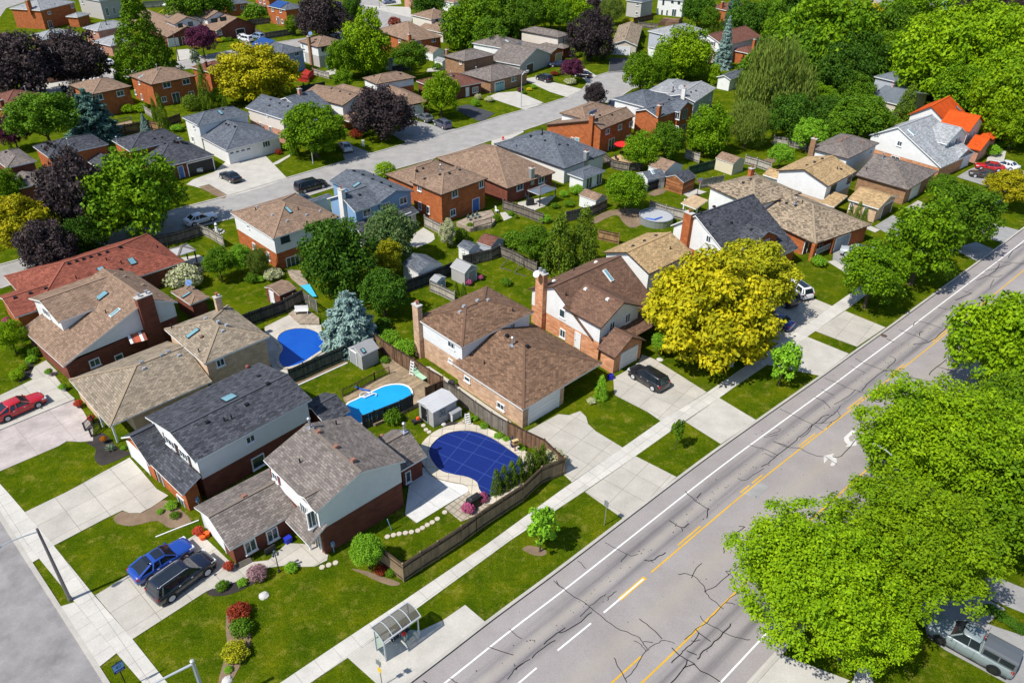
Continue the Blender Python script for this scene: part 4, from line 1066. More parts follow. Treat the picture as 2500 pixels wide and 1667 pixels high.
House.caps.update({'shingles_brown':(.15,.09,.06),'shingles_grey_brown':(.19,.155,.13),'shingles_tan':(.30,.235,.165),'shingles_charcoal':(.07,.075,.088),'shingles_red':(.27,.09,.06),'shingles_umber':(.15,.085,.06),'shingles_honey':(.40,.27,.14),'shingles_speckled':(.30,.24,.17),'shingles_silver':(.36,.375,.39),'shingles_slate':(.12,.135,.16),'shingles_light_brown':(.27,.185,.13),'shingles_wine':(.18,.08,.06),'shingles_pale_grey':(.32,.33,.34),'metal_tiles_orange':(.62,.1,.015),'metal_roof_grey':(.17,.19,.21)})
W_white=siding('white_siding',(.76,.76,.745)); W_cream=siding('cream_siding',(.66,.60,.53)); W_blue=siding('blue_siding',(.23,.37,.56)); W_grey=siding('grey_siding',(.42,.45,.50))
W_stucco=stucco('tan_stucco',(.55,.49,.41)); W_gst=stucco('grey_stucco',(.44,.42,.39)); W_wst=stucco('white_stucco',(.70,.68,.64))
B_red=brick('brick_dark_red',(.20,.062,.038),(.13,.045,.03)); B_or=brick('brick_orange',(.44,.135,.042),(.30,.085,.033)); B_tan=brick('brick_buff',(.58,.40,.27),(.40,.24,.15)); B_mix=brick('brick_salmon',(.62,.33,.19),(.42,.15,.06)); B_pink=brick('brick_pink',(.50,.27,.19),(.40,.20,.14)); B_brown=brick('brick_brown',(.34,.20,.11),(.22,.12,.07))
B_sand=brick('brick_sandy',(.58,.42,.28),(.48,.33,.21))
D_white=flat('white_door',(.72,.73,.74)); D_blue=flat('blue_door',(.05,.14,.42)); D_beige=flat('beige_door',(.55,.45,.26)); D_grey=flat('grey_blue_door',(.27,.34,.40)); D_brown=flat('brown_door',(.085,.06,.045)); D_teal=flat('teal_door',(.22,.40,.42))
SH_w=flat('white_shutter',(.70,.71,.72)); SH_b=flat('dark_shutter',(.05,.03,.028)); SH_r=flat('maroon_shutter',(.16,.03,.04)); SH_br=flat('brown_shutter',(.14,.08,.05))
GA=(0,0); HV=dict(ax='v',e=(None,0))
DSH=M_black
# corner house at the junction
h=House('house','grey-brown gabled corner house with a bay window, nearest the bus shelter')
h.block(q1(720,517),q1(1222,243),q1(415,237),5.3,B_red,S_gb,'v',GA,pk=q1(970,297),split=2.9,upper=W_white)
h.block(q1(247,722),q1(690,490),q1(35,495),2.2,B_red,S_gb,'u',GA,pk=q1(125,542))
h.block(q1(682,700),q1(790,635),q1(540,568),2.3,None,S_gb,'v',GA,rf=1,zr=3.4,roof_only=True)
h.block(q1(702,502),q1(930,384),q1(612,420),5.25,W_white,S_gb,'u',GA,pitch=.42,z0=3.2)
h.block(q1(1185,290),q1(1335,213),q1(1040,117),2.4,B_red,S_gb,'u',GA,pk=q1(1216,66),pkend=1)
h.vent(q1(733,76),mat=plain('brown_vent',(.28,.13,.09))); h.vent(q1(830,157),mat=plain('brown_vent',(.28,.13,.09))); h.vent(q1(924,230),mat=plain('brown_vent',(.28,.13,.09))); h.vent(q1(327,428),mat=plain('brown_vent',(.28,.13,.09))); h.vent(q1(1078,100),mat=plain('brown_vent',(.28,.13,.09)))
h.vent(q1(688,52),'flue'); h.vent(q1(633,245),'pipe'); h.vent(q1(832,35),'pipe'); h.vent(q1(1203,75),'flue')
h.win(q1(360,698),1.0,1.3); h.win(q1(480,635),1.0,1.3); h.win(q1(660,510),1.1,1.7,div=3); h.win(q1(703,545),1.0,1.7,div=3); h.win(q1(1222,320),.6,1.3,div=1)
h.gar(q1(165,625),3.6,1.9,D_white); h.door(q1(738,690),gl=True); h.win(q1(500,320),.9,.9,shut=SH_r)
h.post(q1(692,722),2.3,.14)
# its neighbour
h=House('house','charcoal-roofed two storey house with white siding over dark brick and orange brick garage front')
h.block(q2(415,600),q2(1085,278),q2(105,370),4.7,B_red,S_dark,'u',GA,rf=.42,pk=q2(287,438),split=2.3,upper=W_white)
h.block(q2(166,617),q2(450,490),q2(10,465),2.4,B_or,S_dark,'u',GA,pk=q2(78,458))
h.block(q2(346,780),q2(440,700),q2(172,614),2.4,B_or,S_dark,'v',GA,rf=1,zr=3.3)
h.block(q2(1130,395),q2(1272,320),q2(1040,262),2.4,B_red,S_dark,'u',GA,pitch=.4)
h.chim(q2(597,82),.9,.6,1.0,B_or); h.sky(q2(605,252),1.2,1.2); h.vent(q2(705,85),'round',plain('red_vent',(.20,.06,.05)))
for x,y in ((700,287),(485,382),(767,132),(815,172)): h.vent(q2(x,y))
h.vent(q2(578,375),'pipe'); h.vent(q2(618,362),'pipe')
h.win(q2(718,472),.9,.8); h.win(q2(762,595),1.3,1.3,div=1); h.win(q2(285,492),1.7,1.0,div=3,shut=SH_b); h.win(q2(360,562),1.5,1.0,div=3,shut=SH_b)
h.gar(q2(120,600),3.4,1.9,D_white); h.door(q2(245,730),mat=D_brown); h.win(q2(345,812),1.2,1.0)
# tan hip pair
h=House('house','tan shingled split level house with hip roofs and a raised porch behind the stamped driveway')
h.block(ti(1045,942),ti(2040,520),ti(635,505),2.4,B_sand,S_tan,'u',(None,0),wr=[(None,None,4.6,None),(2.2,None,None,4.6)])
h.block(q3(970,640),q3(1295,518),q3(770,478),4.3,B_sand,S_tan,pitch=.33)
h.chim(q3(1045,378),.7,.5,1.5,B_sand); h.sky(q3(918,496),.6,1.5); h.vent(q3(958,515),'round',plain('rust_pipe',(.22,.13,.09))); h.vent(q3(947,583),'pipe'); h.vent(q3(817,468),'pipe')
for x,y in ((1038,440),(1078,456),(1060,484),(977,425),(853,600),(686,662)): h.vent(q3(x,y),mat=M_grey)
for x,y in ((800,582),(770,598),(672,632)): h.vent(q3(x,y),mat=M_galv)
h.win(q3(1047,632),.9,.9); h.gar(ti(810,735),2.8,1.9,D_white); h.door(ti(905,900),mat=D_brown); h.win(ti(1180,920),1.3,1.1,div=1)
for x,y in ((1128,1095),(990,945)): h.post(ti(x,y),2.3)
# brown dormer house
h=House('house','brown shingled house with long front dormer, skylights and a broad dark brick chimney')
h.block(q3(300,652),q3(850,408),q3(125,465),2.4,B_red,S_lightb,'v',GA,rf=.76,h2=4.4,pk=q3(715,335),split=2.6,upper=W_white)
h.block(q3(275,443),q3(640,302),q3(123,331),4.7,W_white,S_lightb,'u',GA,pk=q3(199,339),z0=2.0)
h.block(q3(905,358),q3(1010,330),q3(828,290),2.4,B_red,S_lightb,pitch=.2)
h.chim(q3(728,500),1.7,.7,mat=B_red,wall=True,ztop=6.6,pots=2); h.sky(q3(488,317),.9,1.3); h.sky(q3(548,398),.5,1.3,M_trim); h.sky(q3(888,314),.4,1.2)
h.vent(q3(595,226),mat=plain('tan_vent',(.25,.19,.14))); h.vent(q3(680,266),mat=plain('tan_vent',(.25,.19,.14))); h.vent(q3(505,398),'pipe')
h.win(q3(222,395),1.6,1.0,div=3); h.win(q3(450,632),1.1,.9); h.win(q3(565,606),.9,.7,div=1); h.gar(q3(258,672),2.8,1.9,D_white)
# red roof
h=House('house','long low house with red shingled roof, two skylights and a row of black vents')
h.block(te(330,1405),te(1790,952),te(0,1085),2.5,B_red,S_red,'u')
h.block(te(140,1470),te(640,1315),te(-130,1298),2.5,B_or,S_red,'u',GA,pk=te(5,1290))
for x,y in ((660,957),(735,933),(800,913),(870,893),(950,870),(1027,846),(145,1283),(292,1240),(440,1194),(1155,1014)): h.vent(te(x,y))
h.sky(te(1265,937),.8,1.2); h.sky(te(975,1024),.8,1.2); h.vent(te(1022,925),'pipe'); h.vent(te(1510,808),'pipe'); h.vent(te(1150,797)); h.vent(te(733,1100),'pipe'); h.vent(te(1162,955),'pipe')
h.win(te(100,1500),1.2,1.0)
# brown hip pair by the main road
h=House('house','buff brick house with two brown hip roofs and a wide white garage door')
h.block(q4(570,730),q4(955,518),q4(228,520),2.7,B_tan,S_brown,'v',(None,0),wr=[(None,None,None,6.2),(2.3,None,6.2,None)])
h.block(q4(283,437),q4(630,275),q4(48,305),4.9,B_tan,S_brown,split=2.6,upper=W_white,pitch=.36)
h.chim(q4(93,430),.95,.6,mat=B_tan,wall=True,ztop=6.6)
for x,y in ((275,272),(293,246),(357,219),(405,217)): h.vent(q4(x,y),mat=M_grey)
for x,y in ((495,382),(590,432)): h.vent(q4(x,y))
h.vent(q4(522,268),'pipe'); h.vent(q4(520,428),'flue'); h.vent(q4(388,516),'pipe')
h.gar(q4(665,735),4.2,2.05,D_white); h.win(q4(235,425),1.1,.8); h.win(q4(310,585),.9,.6,div=1); h.win(q4(467,712),1.1,.75); h.win(q4(315,657),.8,.4,div=1); h.win(q4(520,336),.7,.7); h.win(q4(232,500),.7,.4,div=1)
h.door(q4(800,670),mat=D_brown); h.win(q4(875,630),1.6,1.2,div=3)
# umber dormer
h=House('house','umber roofed saltbox house with a shuttered front dormer and tall salmon brick chimney')
h.block(q4(892,401),q4(1225,246),q4(575,240),2.5,B_mix,S_umber,'u',GA,rf=.62,h2=4.5,pk=q4(690,152),split=2.4,upper=W_white,fascia=M_brown_trim)
h.block(q4(935,347),q4(1135,245),q4(745,255),4.6,B_mix,S_umber,'v',GA,pk=q4(1040,228),split=2.4,upper=W_white,fascia=M_brown_trim)
h.block(q4(985,447),q4(1257,320),q4(880,392),2.3,None,S_umber,'u',GA,rf=1,zr=3.6,roof_only=True,fascia=M_brown_trim)
h.block(q4(1000,488),q4(1145,403),q4(915,440),2.4,B_mix,S_umber,'v',GA,pk=q4(1080,390),fascia=M_brown_trim)
h.chim(q4(660,250),1.25,.7,mat=B_mix,wall=True,ztop=7.4,pots=2); h.sky(q4(968,102),.55,1.7,M_trim)
for x,y in ((863,165),(966,213),(912,40),(715,128)): h.vent(q4(x,y),mat=M_trim)
h.vent(q4(770,195),'pipe'); h.vent(q4(808,78),'pipe')
h.win(q4(755,278),.9,1.1,div=1); h.win(q4(757,372),.9,1.1); h.win(q4(985,338),.9,1.2,shut=SH_w); h.win(q4(1058,300),.9,1.2,shut=SH_w); h.door(q4(825,425),mat=D_white); h.gar(q4(1060,510),2.6,2.0,D_white); h.win(q4(1150,395),1.6,1.2)
# honey gable
h=House('house','white walled house with a plain honey tan gable roof behind the yellow tree')
h.block(tg(1510,1052),tg(1935,850),tg(1060,848),4.5,W_white,S_honey,'u',GA,pk=tg(1285,845),fascia=M_brown_trim)
for x,y in ((1355,790),(1465,740),(1575,690)): h.vent(tg(x,y),mat=M_dark)
h.vent(tg(1708,818),'pipe'); h.block(tg(1640,1180),tg(1960,1020),tg(1480,1080),2.5,W_white,S_honey,'v',GA)
# charcoal saltbox
h=House('house','charcoal saltbox house with an orange brick chimney on its white gable and a brick dormer')
h.block((1810,667),(1950.5,605.5),(1632,583),2.5,B_or,S_dark,'u',GA,rf=.69,h2=4.5,pk=(1687,526),split=2.4,upper=W_white)
h.block(th(115,690),th(340,580),th(-30,610),4.4,B_or,S_dark,'v',GA,pk=th(228,548),z0=2.4)
h.chim(tg(1880,650),1.25,.7,mat=B_or,wall=True,ztop=7.3,pots=1); h.win(th(235,655),1.1,1.3); h.win(th(170,680),.8,1.1); h.win(tg(2080,720),.8,1.0)
for x,y in ((2130,412),(2000,470),(2290,345)): h.vent(tg(x,y))
h.vent(tg(2108,400),'pipe'); h.vent(tg(2090,590),'pipe'); h.vent(tg(2295,565)); h.vent(th(115,540))
# speckled hip pair
h=House('house','speckled tan hip roof house with a brick pillared porch and grey garage door')
h.block(th(640,655),th(995,458),th(190,385),2.7,B_or,S_speck,'v',(None,0),fascia=M_brown_trim,wr=[(2.0,None,None,5.0),(None,None,5.0,None)])
h.post(th(600,795),2.6,.5,B_or); h.post(th(760,740),2.6,.2,B_or)
h.block((1840,505),(1932,460),(1722,455),4.5,W_white,S_speck,fascia=M_brown_trim)
for x,y in ((348,308),(405,325),(480,345)): h.vent(th(x,y))
for x,y in ((50,157),(112,130)): h.vent(th(x,y))
h.vent(th(472,330),'flue'); h.vent(th(125,290),'pipe'); h.vent(th(530,320),'pipe'); h.chim(th(108,100),.8,.6,1.2,B_or)
h.gar(th(862,620),3.0,2.05,D_grey); h.door(th(560,680),mat=D_brown); h.win(th(690,690),1.4,1.2)
# honey upper gable
h=House('house','house with honey tan gables and a brown garage door beside three pointed shrubs')
h.block(td(748,1527),td(1000,1410),td(310,1402),4.7,B_sand,S_honey,'u',GA,pk=td(545,1388),split=2.2,upper=W_white,fascia=M_brown_trim)
h.block(th(1160,370),th(1325,270),th(890,297),2.5,B_sand,S_honey,'v',GA,pk=th(1266,264))
h.block(th(795,355),th(905,300),th(712,297),2.5,None,S_honey,'v',GA,rf=1,zr=3.2,roof_only=True)
h.gar(th(1205,430),3.4,2.0,D_brown); h.win(th(785,200),1.8,1.2,SH_br,div=3); h.win(th(915,130),1.3,1.1,SH_br); h.win(th(938,345),.6,1.2); h.win(th(1052,385),.6,1.2)
for x,y in ((570,1358),(633,1330),(697,1303)): h.vent(td(x,y),mat=M_dark)
h.vent(td(818,1385),'pipe'); h.vent(td(850,1390)); h.vent(td(752,1270),'pipe')
h.block(td(335,1470),td(420,1420),td(190,1440),2.5,W_white,S_honey,'v',GA)
# brown hips behind it
h=House('house','brown brick house with two brown hip roofs between the honey and silver roofs')
h.block(td(1400,1558),td(1680,1413),td(960,1440),2.7,B_brown,S_gb,'v',(None,0),fascia=M_brown_trim)
h.block(td(910,1303),td(1198,1183),td(605,1205),4.7,W_white,S_gb,fascia=M_brown_trim)
h.chim(td(610,1262),.9,.6,mat=B_brown,wall=True,ztop=6.4); h.vent(td(1190,1300),'flue'); h.vent(td(1058,1390),'pipe'); h.vent(td(755,1275),'pipe')
for x,y in ((842,1160),(1030,1163),(856,1142),(887,1128)): h.vent(td(x,y),mat=plain('brown_vent',(.28,.13,.09)))
h.gar(th(1430,290),3.2,2.1,D_white); h.win(th(962,148),.8,.7); h.win(td(1095,1245),.7,.7)
# silver
h=House('house','silver shingled house with white gable walls, next to the orange roof')
h.block(td(1672,1375),td(1945,1255),td(1052,1195),2.5,B_mix,S_silver,'u',GA,rf=.66,h2=4.5,pk=td(1262,1042),split=2.2,upper=W_white)
h.block(td(1718,1183),td(1862,1095),td(1520,1130),4.7,W_white,S_silver,'v',GA,pk=td(1828,1050),z0=2.3)
h.block(td(1805,1312),td(1915,1240),td(1700,1255),2.5,B_mix,S_silver,'v',GA,pitch=.4)
h.win(td(1332,1178),.9,.9); h.win(td(1297,1297),1.6,.7); h.win(td(1748,1190),.7,1.1,div=1,shut=SH_b); h.win(td(1803,1160),.7,1.1,div=1,shut=SH_b); h.gar(td(1858,1355),2.7,2.0,D_white); h.sky(td(1425,1087),.5,1.6,M_trim)
for x,y in ((1262,1008),(1290,990),(1328,978)): h.vent(td(x,y))
# orange
h=House('house','white house under a bright orange metal tile roof')
h.block(td(1720,1010),td(1945,935),td(1385,952),4.7,W_white,S_orange,'u',GA,pk=td(1548,872),fascia=S_orange)
h.block(td(1905,1082),td(2058,1005),td(1690,1000),4.7,W_white,S_orange,'v',GA,pk=td(2022,953),fascia=S_orange)
h.block(td(1995,1237),td(2085,1150),td(1872,1205),2.5,B_pink,S_orange,'v',GA,fascia=S_orange)
h.block(td(2085,1155),td(2165,1110),td(1985,1105),2.6,B_pink,S_orange,fascia=S_orange)
h.chim(td(1428,935),1.2,.7,1.3,B_mix,pots=2); h.chim(td(1522,940),.9,.7,1.7,B_tan,pots=2); h.sky(td(1810,895),.5,1.3); h.win(td(1990,1068),1.0,1.2); h.win(td(1935,1100),.8,1.0)
# ---- the row with gardens backing on to it
h=House('house','brown hip roof house, white upper storey over orange brick, beside the parked white sedan')
h.block(tf(258,718),tf(918,516),te(2165,478),4.8,B_or,S_lightb,split=2.4,upper=W_white,fascia=M_trim)
for x,y in ((45,382),(110,414),(258,492),(397,550),(583,492),(712,455)): h.vent(tf(x,y),mat=M_grey)
h.vent(tf(97,445),'pipe'); h.vent(tf(503,440),'pipe'); h.sky(tf(410,447),.5,1.3); h.chim(tf(785,402),1.1,.6,.9,B_or,pots=2)
h.win(tf(375,715),1.3,1.0,M_dark); h.win(tf(85,790),.8,1.0); h.win(tf(220,882),.8,1.2); h.win(tf(450,930),2.0,1.5,div=3); h.win(tf(25,600),.7,.5)
h=House('house','blue sided house with a slate grey roof and a pale stuccoed chimney')
h.block(tf(1275,378),tf(1622,265),tf(770,172),4.8,W_blue,S_slate,'v',GA,pk=tf(1435,258),fascia=W_blue)
h.block(tf(1045,460),tf(1300,370),tf(900,290),4.8,W_blue,S_slate,'u',GA,pk=tf(985,297))
h.block(tf(1470,528),tf(1672,462),tf(1405,495),2.4,W_gst,S_dark,'u',GA,rf=1,zr=2.9)
h.block(tf(1095,655),tf(1290,590),tf(1045,598),2.5,W_gst,S_dark,'u',GA,rf=1,zr=3.0)
h.block(tf(545,395),tf(915,345),tf(700,310),2.6,W_wst,S_slate,'u',GA,pitch=.08)
for x,y in ((1157,465),(1338,405),(1505,350)): h.win(tf(x,y),1.4,1.1)
h.chim(tf(950,450),.95,.6,mat=W_wst,wall=True,ztop=7.2); h.sky(tf(1062,207),.6,1.3)
for x,y in ((1035,70),(1120,108),(1212,148),(1297,182),(1383,217),(1090,300)): h.vent(tf(x,y))
h.vent(tf(1225,118),'pipe'); h.win(tf(1540,530),1.8,1.7,div=3)
h=House('house','two storey orange brick house with a brown hip roof, blue back door and garden deck')
h.block(tf(1870,297),tf(2335,142),tf(1555,172),4.9,B_or,S_lightb,fascia=M_brown_trim)
h.block(tf(1600,215),tf(2040,50),tf(1290,115),3.2,B_or,S_lightb,fascia=M_brown_trim)
h.win(tf(1998,285),1.2,1.1); h.win(tf(2252,195),1.0,1.1); h.win(tf(1980,465),1.1,1.1); h.win(tf(1665,237),.9,.8); h.door(tf(2200,420),1.5,2.1,D_blue); h.win(tf(1670,400),.7,1.2); h.win(tf(1748,440),.7,1.2,div=1)
h.chim(tf(2322,170),.8,.6,mat=B_or,wall=True,ztop=6.8)
for x,y in ((1715,145),(1860,105),(1950,95),(2048,62),(2090,37)): h.vent(tf(x,y))
h.vent(tf(1865,65),'flue'); h.vent(tf(1635,68)); h.vent(tf(1695,46))
h=House('house','single storey dark brick house with a broad brown hip roof behind the garden gazebo')
h.block(tg(150,237),tg(612,82),(1063,385),2.8,B_red,S_lightb,'u',fascia=M_brown_trim)
h.win(tg(270,225),1.4,1.0); h.win(tg(475,155),1.3,1.0); h.chim(tg(383,130),.75,.6,1.5,M_galv)
h=House('house','low charcoal hip roof bungalow with a metal chimney and white sunroom')
h.block(tg(700,48),tc(1118,1472),tc(0,1385),2.8,W_wst,S_slate,'u',fascia=M_dark)
h.block(tg(880,148),tg(1100,68),tg(715,95),2.3,W_white,S_slate,pitch=.3)
for x,y in ((375,1302),(513,1347),(648,1387),(728,1392),(970,1522)): h.vent(tc(x,y))
h.vent(tc(485,1285),'flue',M_black); h.vent(tc(237,1405),'pipe'); h.chim(tc(905,1520),.75,.65,1.2,M_galv); h.door(tg(930,190),1.5,1.9,gl=True); h.door(tg(1025,160),1.5,1.9,gl=True)
h=House('house','orange brick gable house with brown roof and tall slim chimney, behind the red parasol')
h.block(tc(1050,1242),tc(1420,1120),tc(478,1112),4.9,B_or,S_lightb,'u',GA,rf=.17,h2=3.0,pk=tc(965,1152),fascia=M_brown_trim)
h.block(tc(895,1145),tc(1260,1050),tc(682,1070),4.9,W_white,S_lightb,fascia=M_brown_trim)
h.chim(tc(955,1300),.85,.55,mat=B_or,wall=True,ztop=7.0)
for x,y in ((1110,1257),(1228,1217),(1333,1185)): h.win(tc(x,y),1.2,1.0)
h.door(tc(1143,1400),1.9,2.1,gl=True); h.win(tc(778,1340),.8,1.0); h.door(tc(820,1362),mat=D_teal); h.vent(tc(1152,1102)); h.vent(tc(1010,1140)); h.vent(tc(1037,1107)); h.win(tc(1305,1340),1.8,1.9)
h=House('house','orange brick house with dark slate gables, left of the pale grey roof')
h.block(tc(1590,1125),tc(1915,1012),tc(1355,1062),4.9,B_or,S_slate,'u',GA,pk=tc(1480,1045))
h.block(tc(1480,1030),tc(1790,945),tc(1150,948),4.9,W_white,S_slate)
h.block(tc(1790,1075),tc(1925,1010),tc(1700,1040),4.9,B_or,S_slate,'v',GA,pitch=.5)
h.chim(tc(1597,1110),.8,.6,1.9,B_or)
h.win(tc(1848,1090),1.4,1.8,D_teal); h.win(tc(1782,1105),1.0,1.6); h.win(tc(1830,1240),1.4,2.0,D_teal); h.win(tc(1768,1245),1.0,1.7)
for x,y in ((1548,1035),(1637,1005),(1700,957)): h.vent(tc(x,y))
h=House('house','pale grey roofed house with grey siding and a white gable near the cul-de-sac')
h.block(tc(1950,977),tc(2180,848),tc(1640,928),4.9,W_grey,S_pale,'u',GA,pk=tc(1840,905))
h.block(tc(1800,912),tc(2150,835),tc(1570,825),4.9,W_white,S_pale)
h.chim(tc(1835,945),.75,.55,mat=W_wst,wall=True,ztop=7.2); h.win(tc(2005,985),1.2,1.0); h.win(tc(2092,945),.6,.8); h.door(tc(2020,1125),2.4,2.2,gl=True); h.vent(tc(1908,887)); h.vent(tc(1955,873)); h.vent(tc(1735,880),'flue',M_black)
# ---- far side of the crescent
h=House('house','low grey-brown roofed house at the left edge, partly behind the green tree')
h.block(te(60,40),ta(352,1540),ta(-100,1480),4.4,B_red,S_gb); h.block(te(170,240),te(470,150),te(-60,140),2.6,B_red,S_gb); h.vent(te(258,125)); h.vent(te(330,122),'pipe'); h.vent(ta(58,1460))
h=House('house','orange brick house with a charcoal hip roof, rising behind the purple leaved tree')
h.block(ta(462,1508),ta(1042,1382),ta(305,1402),4.6,B_or,S_dark); h.block(te(960,60),ta(1172,1528),ta(800,1480),2.6,B_red,S_dark)
h.vent(ta(657,1385),'flue'); h.vent(ta(590,1440),'pipe'); h.vent(ta(955,1355),'pipe')
h=House('house','charcoal roofed brick house with an open garage and a car inside')
h.block((376,415),(524,379),(315,380),2.7,B_red,S_dark,'v',(None,0)); h.block(ta(1240,1448),ta(1760,1330),ta(1062,1345),4.4,B_or,S_dark)
h.gar(te(1930,60),4.4,2.1,M_black); h.door(te(1730,60),mat=D_blue); h.win(te(1590,80),1.8,1.2,div=3); h.vent(ta(1125,1365),'flue'); h.vent(ta(1720,1375),'flue')  # black garage panel stands in for the shaded inside of the open garage
for x,y in ((1480,1330),(1550,1318),(1580,1378),(1668,1350),(1790,1378)): h.vent(ta(x,y),'box')
h=House('house','white walled split level house with slate hip roofs and a white double garage door')
h.block((482,306),(611,278.5),(442.6,287),4.9,W_white,S_slate); h.block(ta(2165,1440),(688,334),ta(1893,1310),2.7,W_white,S_slate,'v',(None,0))
h.chim(ta(1742,1230),.85,.6,mat=W_wst,wall=True,ztop=6.6); h.gar(ta(2310,1515),4.2,2.1,D_white,lites=True); h.win(ta(1858,1217),.7,.7); h.win(ta(1848,1332),.8,1.0); h.sky(ta(2110,1082),.6,1.3); h.win(tb(195,1375),1.5,1.2,div=3)
for x,y in ((2135,1050),(2190,1200),(2165,1190),(2250,1215)): h.vent(ta(x,y))
h=House('house','slate roofed house with cream siding above brick, behind the street lamp')
h.block(tb(350,1142),tb(650,1040),tb(45,1018),4.9,B_pink,S_slate,'v',GA,pk=tb(520,1010),split=2.5,upper=W_cream); h.block(tb(560,1080),tb(790,1000),tb(340,950),4.9,W_cream,S_slate,'u',GA)
h.chim(tb(520,905),.7,.6,1.0,B_pink); h.win(tb(240,1240),.9,1.1); h.win(tb(145,1195),.7,.9); h.win(tb(208,1100),.5,.5)
for x,y in ((240,955),(325,992),(405,1022),(230,1015)): h.vent(tb(x,y))
h=House('house','white gable house with brown roof over orange brick, behind the dark round maple')
h.block(tb(925,1012),tb(1175,918),tb(590,890),4.9,B_or,S_lightb,'v',GA,pk=tb(1075,913),split=2.5,upper=W_white,fascia=M_brown_trim); h.block(tb(1130,905),tb(1230,880),tb(830,835),4.9,W_white,S_lightb,fascia=M_brown_trim)
h.block(tb(990,1165),tb(1090,1120),tb(935,1112),2.6,None,S_lightb,'v',GA,rf=1,zr=3.3,roof_only=True); h.win(tb(1020,1025),1.3,1.1,shut=SH_w); h.win(tb(1060,1190),1.2,1.6); h.vent(tb(1165,890),'flue')
for x,y in ((822,850),(905,878),(998,906)): h.vent(tb(x,y))
h=House('house','light brown double hip roof brick house with white garage, in front of two parked cars')
h.block(tb(1500,1018),tb(1735,950),tb(1310,860),2.7,B_red,S_lightb,'v',(None,0),fascia=M_brown_trim); h.block(tb(1248,808),tb(1605,735),tb(1095,752),4.6,B_or,S_lightb,split=3.0,upper=W_white,fascia=M_brown_trim)
h.chim(tb(1085,770),.7,.6,1.4,B_red); h.gar(tb(1612,1085),4.2,2.1,D_white); h.vent(tb(1230,732)); h.vent(tb(1480,710)); h.win(tb(1220,830),.8,.6)
h=House('house','long low house with wine brown roof and blue-grey garage by the black driveway')
h.block(tb(1860,868),tb(2310,803),tb(1585,785),2.7,B_red,S_wine,'u'); h.gar(tb(2060,965),3.6,2.1,D_grey); h.win(tb(2195,860),1.6,1.2,div=3); h.sky(tb(1860,712),.5,1.0); h.vent(tb(1965,728),'flue'); h.vent(tb(1685,770),'pipe'); h.vent(tb(1990,735)); h.door(tb(2120,900),mat=D_white)
h=House('house','brown brick split level house with grey-brown hips and a teal garage door')
h.block(tc(-10,785),tc(345,690),tb(2065,700),2.7,B_brown,S_gb,'u',fascia=M_brown_trim); h.block((1133,150.5),(1207,133),(1088.5,135),4.7,B_brown,S_gb,fascia=M_brown_trim); h.gar(tc(75,825),2.8,2.0,D_teal,lites=True); h.win(tc(210,755),1.6,1.2,div=3); h.vent(tb(2205,685),'flue'); h.win(tb(2057,600),.8,.8); h.chim(tb(1925,520),.6,.6,1.0,B_brown)
h=House('house','grey gabled house with a brown garage, behind the tall street lamp on the crescent')
h.block(tc(275,628),tc(465,502),tc(25,558),2.7,W_gst,S_gb,'v',GA); h.block(tc(100,462),tc(342,402),tb(2120,425),4.6,W_white,S_gb); h.gar(tc(365,695),3.0,2.0,D_brown); h.sky(tc(150,395),.6,1.0,M_trim); h.chim(tb(2245,375),.6,.5,1.0,W_wst); h.vent(tc(35,420),'pipe')
h=House('house','cream house with brown L shaped hip roof and a beige garage door')
h.block(tc(640,362),tc(780,335),tc(235,305),4.9,W_cream,S_gb,fascia=M_brown_trim); h.block(tc(565,520),tc(700,482),tc(415,382),2.6,B_or,S_gb,'v',GA,pk=tc(645,462),fascia=M_brown_trim); h.block(tc(690,470),tc(790,450),tc(560,400),2.6,B_red,S_gb,fascia=M_brown_trim)
h.gar(tc(638,590),2.6,2.0,D_beige); h.win(tc(705,385),1.1,1.2,shut=SH_b); h.chim(tc(578,250),.7,.6,1.0,B_or); h.vent(tc(485,370),'flue')
h=House('house','bungalow with a speckled tan roof, wide white garage and black driveway')
h.block(tc(1145,425),tc(1392,447),tc(1112,240),2.7,W_stucco,S_speck,'v',GA,pk=tc(1240,385),newdirs=True); h.gar(tc(1238,507),4.6,2.1,D_white); h.vent(tc(1118,245),'flue',M_black); h.vent(tc(1270,350)); h.vent(tc(1300,270)); h.vent(tc(1170,262))
h=House('house','grey roofed house with a white garage, right of the dark maple at the crescent head')
h.block(tc(1740,355),tc(2005,282),tc(1530,292),4.9,W_grey,S_pale); h.block(tc(1612,475),tc(1800,425),tc(1455,455),2.6,W_white,S_pale,'u',pitch=.5); h.gar(tc(1540,520),2.8,2.0,D_white); h.win(tc(1700,372),1.6,1.0,div=3); h.chim(tc(1998,262),.6,.5,1.0,W_wst); h.block(tc(1800,400),tc(1860,375),tc(1640,350),4.6,W_white,S_pale)
for x,y in ((1780,278),(1838,258),(1895,270)): h.vent(tc(x,y))
h=House('house','white gable house with brown shutters and a reddish roof, behind the blue-green spruce')
h.block(tc(2225,440),(1828,84),tc(1955,362),4.9,W_white,S_wine,'u',GA,pk=tc(2080,332)); h.block(tc(2130,525),tc(2330,480),tc(2030,480),2.6,B_tan,S_wine,'u',GA); h.win(tc(2033,407),1.1,1.1,shut=SH_br); h.win(tc(2112,420),1.1,1.1,shut=SH_br); h.door(tc(2090,565),mat=D_brown)
h.block(td(90,440),td(175,395),td(-10,400),3.0,B_or,S_wine); h.chim(td(130,405),.7,.6,2.4,B_or)
